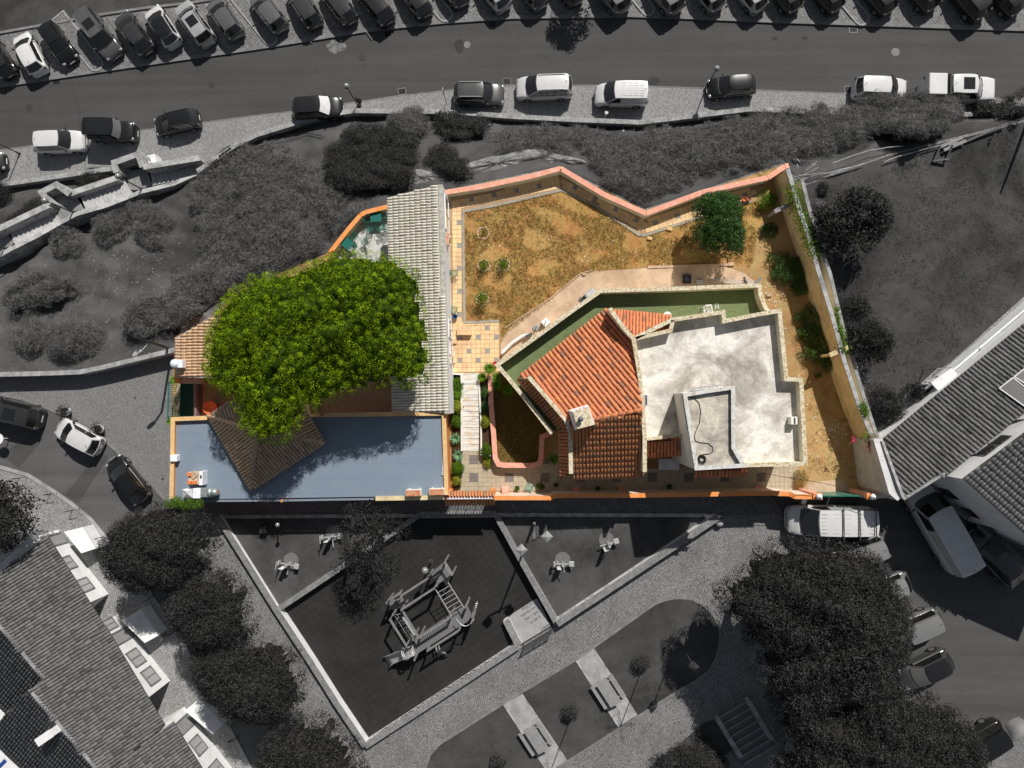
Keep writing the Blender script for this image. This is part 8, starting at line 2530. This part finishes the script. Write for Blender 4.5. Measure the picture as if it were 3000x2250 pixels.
k.build('climbing_hold', white_grey, pf)
k = M(); cc_ = Z5(1330, 760, zd + 0.5)
k.tube([cc_ + Vector((-0.75 + 1.3 * (a / 12), -0.1 - 0.5 * math.sin(a / 12 * math.pi), 0.3)) for a in range(13)], 0.03, 6)
k.build('curved_rail', steel_l, pf)

# ---- outdoor exercise machines
def exercise(lab, tile, x, y, ang, var):
    q = T(tile, x, y, 0.6)
    t = thing('exercise_machine', lab, 'exercise machine', (q.x, q.y, 0.03), ang, 'outdoor exercise machines')
    k = M(); k.cyl((0, 0, 0), 0.09, 1.15 if var != 2 else 1.6, 12); k.build('post', steel_l, t, local=True)
    k = M(); k.bar((-0.6, 0, 0.5), (0.6, 0, 0.5), 0.07)
    if var == 1: k.bar((0, 0, 1.1), (-0.5, 0.35, 1.15), 0.05); k.bar((0, 0, 1.1), (0.1, -0.5, 0.9), 0.05); k.bar((0.6, 0, 0.5), (0.6, -0.4, 0.35), 0.06)
    if var == 0: k.bar((-0.6, 0, 0.5), (-0.6, 0.0, 1.3), 0.06); k.bar((-0.6, -0.3, 1.3), (-0.6, 0.3, 1.3), 0.05); k.bar((0, 0, 0.3), (0, -0.8, 0.3), 0.06)
    if var == 2: k.bar((0, 0, 1.5), (0.5, 0.3, 1.5), 0.05); k.bar((0, 0, 0.25), (0.5, -0.3, 0.25), 0.05)
    k.build('arm', steel_l, t, local=True)
    k = M(); k.box((0.62, 0, 0.53), (0.36, 0.4, 0.06)); k.build('seat', steel_l, t, local=True, bev=0.03)
    if var != 2:
        k = M(); k.box((-0.62, 0.05, 0.72), (0.12, 0.34, 0.42)); k.build('backrest', steel_l, t, local=True, bev=0.03)
    k = M(); k.cyl((0, 0.2, 0), 0.55, 0.02, 20); k.build('ground_plate', mat('exercise_base', 0.12, 0.85, 0.3, 4, bs_=12), t, local=True)
    k = M(); k.box((-0.28, -0.24, 0.75), (0.3, 0.03, 1.5 if var == 2 else 0.9)); k.build('sign_panel', white_grey, t, local=True)


exercise('white exercise machine with square frame near the west playground wall', 9, 275, 1575, -0.2, 0)
exercise('exercise bench machine beside the thin tree on the left grass triangle', 9, 650, 1335, 0.1, 0)
exercise('exercise machine with pale paddle seat on the right grass triangle, lower left', 10, 440, 1570, 0.0, 1)
exercise('exercise machine with round footplate on the right grass triangle, upper right', 10, 830, 1395, 0.3, 2)
# stone by the wall tip
q = T(10, 1790, 1215, 0.3); k = M(); k.ball((q.x, q.y, 0.28), 0.3, 12, 0.9); tag(k.build('round_stone', conc_grey, smooth=True), 'rounded grey stone at the pointed tip of the lawn wall', 'stone')
# ---- picnic tables
for j, (dx, dy, lab) in enumerate(((0, 0, 'timber picnic table with two benches on the right concrete strip of the island'), (-625, 405, 'timber picnic table with two benches on the left concrete strip of the island'))):
    t = thing('picnic_table', lab, 'picnic table', T(14, 810 + dx, 1000 + dy, 0.06), 0, 'picnic tables on the island')
    def q_(x, y, z): return T(14, x + dx, y + dy, z)
    u = (q_(835, 1110, 0.8) - q_(722, 935, 0.8)).normalized()
    c0, c1 = q_(722, 935, 0.8), q_(817, 885, 0.8)
    n_ = 6
    for i in range(n_):
        p = c0.lerp(c1, (i + 0.5) / n_); wd = (c1 - c0).length / n_
        k = M(); k.bar(p, p + u * 1.95, wd - 0.012, 0.04); k.build('table_plank', wood_g, t)
    for (s0, off) in (((683, 960), 0), ((832, 862), 0)):
        for i in range(2 if s0[0] < 700 else 3):
            p = q_(s0[0] + i * 12, s0[1] - i * 7, 0.48); k = M(); k.bar(p, p + u * 1.85, 0.12, 0.04); k.build('bench_plank', wood_g, t)
    for f in (0.25, 1.6):
        k = M(); a = q_(683, 960, 0.4) + u * f; b = q_(850, 855, 0.4) + u * f; k.bar(a, b, 0.08, 0.1)
        m0 = c0.lerp(c1, 0.5) + u * f
        for p in (m0 + (a - b).normalized() * 0.3, m0 - (a - b).normalized() * 0.3): k.bar((p.x, p.y, 0.05), (m0.x * 0.5 + p.x * 0.5, m0.y * 0.5 + p.y * 0.5, 0.76), 0.08)
        k.build('leg', wood_g, t)
# ---- parasol frames: thin post with a crossed ring on top, shrub at the foot
for j, (bx, by, lab) in enumerate(((1125, 800, 'thin metal parasol frame with crossed ring above the right picnic strip'), (508, 1225, 'thin metal parasol frame with crossed ring above the left picnic strip'))):
    q = T(14, bx, by, 0.05)
    t = thing('bare_parasol', lab, 'parasol', (q.x, q.y, 0.05), 0, 'bare parasol frames')
    thn = mat('thin_dark_wire', 0.06, 0.7, 0.2, bumpk=0)
    k = M(); k.cyl((0, 0, 0), 0.035, 4.3, 8); k.build('pole', thn, t, local=True)
    k = M()
    for i in range(2):
        a = 0.15 + i * 1.5708
        for s_ in (-0.06, 0.06):
            c_ = Vector((math.cos(a), math.sin(a), 0)) * 1.15; n2 = Vector((-math.sin(a), math.cos(a), 0)) * s_
            k.bar(Vector((0, 0, 4.25)) - c_ + n2, Vector((0, 0, 4.25)) + c_ + n2, 0.022)
    k.build('cross_arm', thn, t, local=True)
    k = M(); k.tube([(0.85 * math.cos(a * 0.2618), 0.85 * math.sin(a * 0.2618), 4.25) for a in range(25)], 0.01, 4); k.build('ring', thn, t, local=True)
    bush('small glinting shrub wrapped round the foot of the %s parasol frame' % ('right', 'left')[j], ell(TX[2] + (bx - 5) / 2.9467, TY[3] + (by - 40) / 2.9467, 22, 22, 12), 1.1, lf_grey, 0.22, 60, 0.02, 0.045, 'climber_shrub', 'shrubs at the parasol frames', flatz=0.05, twigs=6, dens=1.6)
bush('tiny shrub at the bottom edge of the island lawn', ell(1462, 2232, 20, 18, 10), 0.9, lf_grey, 0.2, 60, 0.02, 0.04, 'climber_shrub', flatz=0.05, twigs=4)
# motor scooter sized thing under cover at right bottom
q = T(15, 2150, 1330, 0.5)
t = thing('covered_scooter', 'scooter under a grey cover at the kerb near the bottom right corner', 'scooter', (q.x, q.y, 0))
k = M()
vs, fs = [], []
for i in range(9):
    f = i / 8; x = -0.85 + 1.7 * f; w_ = 0.12 + 0.28 * math.sin(math.pi * min(1, f * 1.05)); h = 0.75 + 0.35 * math.sin(math.pi * f * 0.9 + 0.3)
    for j in range(9):
        a = math.pi * j / 8; vs.append(Vector((x, w_ * math.cos(a) * 1.1, h * math.sin(a) ** 0.7)))
for i in range(8):
    for j in range(8): fs.append((i * 9 + j, i * 9 + j + 1, (i + 1) * 9 + j + 1, (i + 1) * 9 + j))
R = Matrix.Rotation(0.9, 4, 'Z')
k.add([R @ v + Vector((q.x, q.y, 0.02)) for v in vs], fs); k.build('cover', mat('scooter_cover', 0.2, 0.8, 0.2, 3), t, smooth=True)
k = M(); k.cyl((q.x - 0.6, q.y - 0.65, 0.22), 0.22, 0.1, 16, axis='Y'); k.build('wheel', tyre_m, t)

# ================================================================ GARDEN FURNITURE AND SMALL THINGS
def mesh_chair(lab, px, py, z, ang, m=green_m, grp='green mesh garden chairs'):
    q = P(px, py, z + 0.45)
    t = thing('garden_chair', lab, 'chair', (q.x, q.y, z), ang, grp)
    k = M(); ring = [(0.23 * math.cos(a * math.pi / 8), 0.23 * math.sin(a * math.pi / 8), 0.44) for a in range(17)]; k.tube(ring, 0.014, 5)
    for i in range(-4, 5):
        w_ = math.sqrt(max(0, 0.23 ** 2 - (i * 0.05) ** 2)); k.bar((i * 0.05, -w_, 0.44), (i * 0.05, w_, 0.44), 0.012); k.bar((-w_, i * 0.05, 0.435), (w_, i * 0.05, 0.435), 0.012)
    k.build('seat', m, t, local=True)
    k = M(); back = [(-0.22 - 0.1 * math.sin(a * math.pi / 8), 0.24 * math.cos(a * math.pi / 8), 0.5 + 0.4 * math.sin(a * math.pi / 8)) for a in range(9)]; k.tube(back, 0.014, 5)
    for i in range(-4, 5):
        y = i * 0.05; h = 0.4 * math.sqrt(max(0, 1 - (y / 0.24) ** 2)); k.bar((-0.22, y, 0.48), (-0.22 - 0.1 * h / 0.4, y, 0.5 + h), 0.012)
    for i in range(5):
        zz = 0.52 + i * 0.075; y = 0.24 * math.sqrt(max(0, 1 - ((zz - 0.5) / 0.4) ** 2)); k.bar((-0.25, -y, zz), (-0.25, y, zz), 0.012)
    k.build('backrest', m, t, local=True)
    for sx in (-1, 1):
        for sy in (-1, 1):
            k = M(); k.tube([(sx * 0.17, sy * 0.17, 0.44), (sx * 0.24, sy * 0.24, 0)], 0.013, 5); k.build('leg', m, t, local=True)
    k = M()
    for sy in (-1, 1): k.tube([(-0.26, sy * 0.22, 0.62), (-0.05, sy * 0.3, 0.64), (0.16, sy * 0.27, 0.6), (0.2, sy * 0.2, 0.44)], 0.013, 5)
    k.build('armrest', m, t, local=True)
    return t


def mesh_table(lab, px, py, z, ang, s=0.75):
    q = P(px, py, z + 0.72)
    t = thing('garden_table', lab, 'table', (q.x, q.y, z), ang, 'green mesh garden tables')
    k = M(); k.box((0, 0, 0.72), (s, s, 0.012)); k.build('tabletop', mat('green_mesh_top', (0.01, 0.11, 0.09), 0.5, 0.2, 20, bumpk=0), t, local=True)
    k = M()
    for a, b in (((-1, -1), (1, -1)), ((1, -1), (1, 1)), ((1, 1), (-1, 1)), ((-1, 1), (-1, -1))): k.bar((a[0] * s / 2, a[1] * s / 2, 0.725), (b[0] * s / 2, b[1] * s / 2, 0.725), 0.03)
    k.build('rim', green_m, t, local=True)
    for sx in (-1, 1):
        for sy in (-1, 1):
            k = M(); k.tube([(sx * s * 0.44, sy * s * 0.44, 0.72), (sx * s * 0.3, sy * s * 0.3, 0.35), (sx * s * 0.46, sy * s * 0.46, 0)], 0.014, 5); k.build('leg', green_m, t, local=True)


def zz7(x, y): return 960 + x / 5.6, 590 + y / 5.6


mesh_table('green mesh table against the orange patio wall at its top', *zz7(790, 245), 0.03, 0.05, 0.78)
mesh_table('green mesh table lying lower left on the patio near the pine', *zz7(325, 690), 0.03, 0.85, 0.7)
mesh_chair('green chair left of the upper patio table', *zz7(665, 290), 0.03, 0.3)
mesh_chair('green chair right of the upper patio table', *zz7(920, 230), 0.03, 3.0)
mesh_chair('green chair below the upper patio table', *zz7(690, 450), 0.03, 1.2)
mesh_chair('green chair below the right end of the upper patio table', *zz7(860, 430), 0.03, 1.9)
mesh_chair('green chair half under the white tiled eave', *zz7(960, 420), 0.03, 1.7)
mesh_chair('green chair by the bend of the patio wall', *zz7(430, 590), 0.03, -2.3)
mesh_chair('green chair standing alone in the middle of the patio', *zz7(600, 670), 0.03, 3.6)
mesh_chair('green chair at the lower left table nearest the pine', *zz7(420, 745), 0.03, 2.4)
mesh_chair('green mesh chair against the white wall beside the tiled walk, upper one', 1332, 800, 0.05, 0.1)
mesh_chair('green mesh chair against the white wall next to the blue bucket', 1330, 908, 0.05, 0.1)
mesh_chair('pale green chair on the beige court near the front wall', 1549, 1427, 0.03, 2.6, mat('pale_green_mesh', (0.12, 0.3, 0.24), 0.5, 0.1, bumpk=0))
q = P(1333, 927, 0.35); k = M(); k.lathe((q.x, q.y, 0.05), [(0.13, 0), (0.17, 0.32), (0.18, 0.33), (0.15, 0.33), (0.12, 0.1)], 16); tag(k.build('bucket', mat('blue_plastic', (0.02, 0.1, 0.26), 0.4, 0.1, bumpk=0), smooth=True), 'dark blue bucket beside a green chair on the tiled walk', 'bucket')
for (x, y, r, m, lab) in ((2180, 586, 0.17, terra_m, 'terracotta pot near the garden corner, left of two'), (2191, 583, 0.18, mat('earth_filled_pot', (0.2, 0.08, 0.05), 0.9, 0.2), 'terracotta pot near the garden corner, right of two'),
                          (1326, 1066, 0.16, terra_m, 'red pot with a twig by the white wall above the flower bed'), (1451, 1067, 0.18, mat('red_pot_paint', (0.5, 0.03, 0.03), 0.5, 0.1, bumpk=0), 'round red pot at the corner of the green terrace'),
                          (1515, 1429, 0.15, black_m, 'black plant pot on the court near the front wall'), (1628, 1420, 0.14, black_m, 'dark pot on the shaded court near the roof corner'), (1751, 1430, 0.15, black_m, 'dark pot in the shade below the roof eaves, left one'), (1960, 1425, 0.15, black_m, 'dark pot in the shade below the entry recess')):
    q = P(x, y, 0.15); t = thing('flower_pot', lab, 'pot', (q.x, q.y, 0.03), 0, 'flower pots')
    k = M(); k.lathe((q.x, q.y, 0.03), [(r * 0.7, 0), (r, 0.26), (r * 1.08, 0.27), (r * 1.08, 0.3), (r * 0.88, 0.3), (r * 0.85, 0.22)], 16); k.build('pot', m, t, smooth=True)
    if x in (1515, 1628, 1751, 1960):
        c = rng.normal(0, 1, (160, 3)) * np.array([0.09, 0.09, 0.07]) + np.array([q.x, q.y, 0.38]); nr = unit(rng.normal(size=(160, 3)) + np.array([0, 0, 0.5])); t2 = unit(np.cross(nr, rng.normal(size=(160, 3)))); b2 = np.cross(nr, t2)
        quads('foliage', c, t2 * 0.04, b2 * 0.02, rng.uniform(0, 1, 160), lf_vine, t)
bush('little potted bush on the court by the front wall', ell(1583, 1426, 9, 9, 8), 0.5, lf_vine, 0.12, 80, 0.015, 0.035, 'bed_plant', flatz=0.03, twigs=3)
# white plastic chairs on the terrace
wp = mat('white_plastic', 0.8, 0.4, 0.03, bumpk=0)
def plastic_chair(lab, px, py, z, ang):
    q = P(px, py, z + 0.5)
    t = thing('plastic_chair', lab, 'chair', (q.x, q.y, z), ang, 'white plastic chairs')
    k = M(); k.box((0, 0, 0.42), (0.46, 0.46, 0.04)); k.build('seat', wp, t, local=True, bev=0.03)
    for i in range(5):
        k = M(); k.bar((-0.17 + i * 0.085, 0.22, 0.44), (-0.19 + i * 0.095, 0.34, 0.85), 0.06, 0.02); k.build('slat', wp, t, local=True)
    k = M(); k.bar((-0.22, 0.34, 0.86), (0.22, 0.34, 0.86), 0.07, 0.04); k.build('backrest', wp, t, local=True, bev=0.02)
    for s_ in (-1, 1):
        k = M(); k.bar((s_ * 0.27, -0.2, 0.64), (s_ * 0.26, 0.3, 0.66), 0.06, 0.03); k.bar((s_ * 0.27, -0.2, 0.64), (s_ * 0.26, -0.22, 0.0), 0.04); k.bar((s_ * 0.24, 0.24, 0.64), (s_ * 0.27, 0.32, 0.0), 0.04); k.build('armrest', wp, t, local=True)
plastic_chair('white slatted plastic chair on the green terrace by the lichened parapet', 2073, 911, ZT_, 0.1)
q = P(1955, 925, ZT_ + 0.3); k = M(); k.cyl((q.x, q.y, ZT_), 0.28, 0.35, 18); tag(k.build('round_tub', wp), 'white round tub half hidden behind the small tiled slope', 'tub')
k = M(); c0 = P(2101, 898, ZT_)
for i, (a, b) in enumerate((((-6, -9), (4, -9)), ((4, -9), (5, 8)), ((-5, -9), (-6, 8)), ((-7, 3), (6, 2)), ((-6, -2), (5, -3)))):
    k.bar(P(2101 + a[0], 898 + a[1], ZT_ + 0.004), P(2101 + b[0], 898 + b[1], ZT_ + 0.004), 0.03, 0.006)
tag(k.build('chalk_marks', white_m), 'faint white chalk grid drawn on the green terrace tiles', 'chalk marks')
# white metal balusters shadowed along inside of the terrace parapet: small drain spouts
k = M()
for i in range(34):
    p = P(1782 + i * 5.2, 853 - i * 0.3, ZT_ + 0.86); k.box(p, (0.06, 0.05, 0.04))
for i in range(34):
    p = P(2004 + i * 5.2, 846 - i * 0.14, ZT_ + 0.86); k.box(p, (0.06, 0.05, 0.04))
o = k.build('parapet_string_lights', white_m); tag(o, 'string of tiny white lights along the inside of the terrace parapet', 'string lights')
# things north of the terrace
q = P(1730, 860, 0.9)
t = thing('sink_unit', 'outdoor metal sink unit with tap and folded rack against the terrace wall', 'sink', (q.x, q.y, 0.03))
k = M(); k.box((q.x, q.y, 0.42), (0.8, 0.5, 0.8), 0.65); k.build('cabinet', metal_m, t, bev=0.03)
k = M(); k.box((q.x, q.y, 0.84), (0.62, 0.4, 0.03), 0.65); k.build('basin_lid', steel_l, t, bev=0.02)
k = M(); k.bar((q.x - 0.75, q.y - 0.6, 0.5), (q.x - 0.2, q.y - 0.1, 0.75), 0.04); k.bar((q.x - 0.8, q.y - 0.2, 0.5), (q.x - 0.3, q.y - 0.5, 0.6), 0.04); k.box((q.x - 0.55, q.y - 0.42, 0.5), (0.55, 0.42, 0.03), 0.65); k.build('rack', steel_g, t)
for (x, y, m, lab, sh) in ((1598, 946, wp, 'white square parasol base with a stub pole on the concrete path', 0), (1570, 960, conc_grey, 'round concrete parasol base with a stub pole on the concrete path', 1)):
    q = P(x, y, 0.2); t = thing('parasol_stand', lab, 'parasol stand', (q.x, q.y, 0.04), 0, 'parasol bases')
    k = M()
    if sh: k.cyl((q.x, q.y, 0.04), 0.26, 0.1, 24, 0.24)
    else: k.box((q.x, q.y, 0.34), (0.5, 0.5, 0.6), 0.75)
    k.build('block', m, t, bev=0.05)
    k = M(); k.cyl((q.x, q.y, 0.1), 0.035, 0.45 if sh else 0.9, 10); k.build('tube', steel_g, t)
# curved ramp wall with small black ladder next to it
k = M(); k.tube([P(1470, 1035, 0.3), P(1500, 1005, 0.3), P(1530, 985, 0.3), P(1558, 980, 0.3), P(1558, 992, 0.3)], 0.12, 8); tag(k.build('curved_curb', white_grey), 'pale curved kerb bulging from the terrace wall', 'kerb')
t = thing('black_rack', 'small black slatted rack leaning at the end of the pale curved kerb', 'rack', P(1550, 985, 0.1))
k = M()
for i in range(7): k.bar(P(1538 + i * 3, 984 - i * 1.6, 0.5), P(1541 + i * 3, 990 - i * 1.6, 0.5), 0.05)
k.bar(P(1536, 985, 0.5), P(1560, 972, 0.5), 0.03); k.bar(P(1542, 992, 0.5), P(1562, 980, 0.5), 0.03); k.bar(P(1560, 976, 0.5), P(1560, 976, 0.02), 0.04); k.build('frame', black_m, t)
q = P(2012, 818, 0.2); t = thing('fire_pit', 'square black metal grill tray on the concrete path', 'grill', (q.x, q.y, 0.04))
k = M(); k.box((q.x, q.y, 0.2), (0.58, 0.6, 0.06)); k.cyl((q.x, q.y, 0.04), 0.16, 0.25, 14); k.build('tray', steel_g, t); k = M(); k.strip([(q.x - .28, q.y - .3, 0), (q.x + .28, q.y - .3, 0), (q.x + .28, q.y + .3, 0), (q.x - .28, q.y + .3, 0)], 0.025, 0.2, 0.3, closed=True)
for i in range(4): k.bar((q.x, q.y, 0.25), (q.x + 0.26 * math.cos(i * 1.57 + 0.7), q.y + 0.26 * math.sin(i * 1.57 + 0.7), 0.25), 0.025)
k.build('rim', black_m, t)
q = P(2050, 826, 0.2); k = M(); k.box((q.x, q.y, 0.16), (0.5, 0.3, 0.22)); tag(k.build('metal_box', steel_l, bev=0.03), 'low grey metal box beside the grill tray', 'box')
t = thing('ladder', 'aluminium ladder lying on the ground behind the terrace wall', 'ladder', P(2150, 822, 0.1))
a0, a1, b0, b1 = P(2083, 818, 0.3), P(2208, 824, 0.3), P(2083, 824, 0.3), P(2208, 831, 0.3)
k = M(); k.bar(a0, a1, 0.05, 0.07); k.bar(b0, b1, 0.05, 0.07); k.build('rail', steel_l, t)
for i in range(11):
    k = M(); f = 0.05 + i * 0.09; k.bar(a0.lerp(a1, f), b0.lerp(b1, f), 0.035); k.build('rung', steel_l, t)
q0, q1 = P(2180, 812, 0.5), P(2187, 834, 0.5); k = M(); k.tube([q0, q1], 0.09, 12); tag(k.build('grey_pipe', steel_g, smooth=True), 'short grey pipe lying across the ladder', 'pipe')
k = M(); k.bar(P(2210, 832, 0.25), P(2230, 815, 0.35), 0.2, 0.06); tag(k.build('plank', wood_g), 'weathered plank propped behind the terrace corner', 'plank')
for (x, y, s, lab) in ((1961, 670, 0.42, 'cream paving block lying by the tiled walk corner, right one'), (1903, 698, 0.36, 'cream paving block lying on the dry garden, left one'), (2141, 774, 0.4, 'pale rough stone at the end of the low garden kerb'), (2253, 865, 0.34, 'pale stone among debris east of the terrace'), (1711, 804, 0.24, 'small concrete drain cube at the bend of the path'), (2354, 1440 - 20, 0.2, 'white scrap beside the yellowing bush')):
    q = P(x, y, 0.1); k = M(); k.box((q.x, q.y, 0.1), (s, s * 0.6, 0.12), random.uniform(-0.3, 0.4)); tag(k.build('loose_block', yell_m if 'cream' in lab else path_m, bev=0.02), lab, 'block')
q = P(1361, 969, 0.35); k = M(); k.box((q.x - 0.02, q.y, 0.24), (1.05, 0.62, 0.42)); k.box((q.x - 0.75, q.y - 0.75, 0.12), (0.3, 0.35, 0.2)); tag(k.build('tiled_bench', tile_y, bev=0.01), 'yellow tiled block step beside the white wall door', 'step')
# debris pieces east of the house
k = M()
for i in range(260):
    a, b = random.choice([(random.gauss(2250, 22), random.gauss(870, 25)), (random.gauss(2440, 18), random.gauss(1262, 14)), (random.uniform(2290, 2500), random.uniform(900, 1420)), (random.uniform(1400, 2100), random.uniform(620, 780))])
    q = P(a, b, 0); s = random.uniform(0.02, 0.09)
    k.box((q.x, q.y, 0.03), (s * 1.4, s, s * 0.7), random.uniform(0, 3), r=random.random())
tag(k.build('earth_debris', mat('pale_debris', (0.6, 0.48, 0.4), 0.9, 0.4, 9, bs_=12)), 'small stones and debris scattered on the garden earth', 'debris', None, 'stuff')
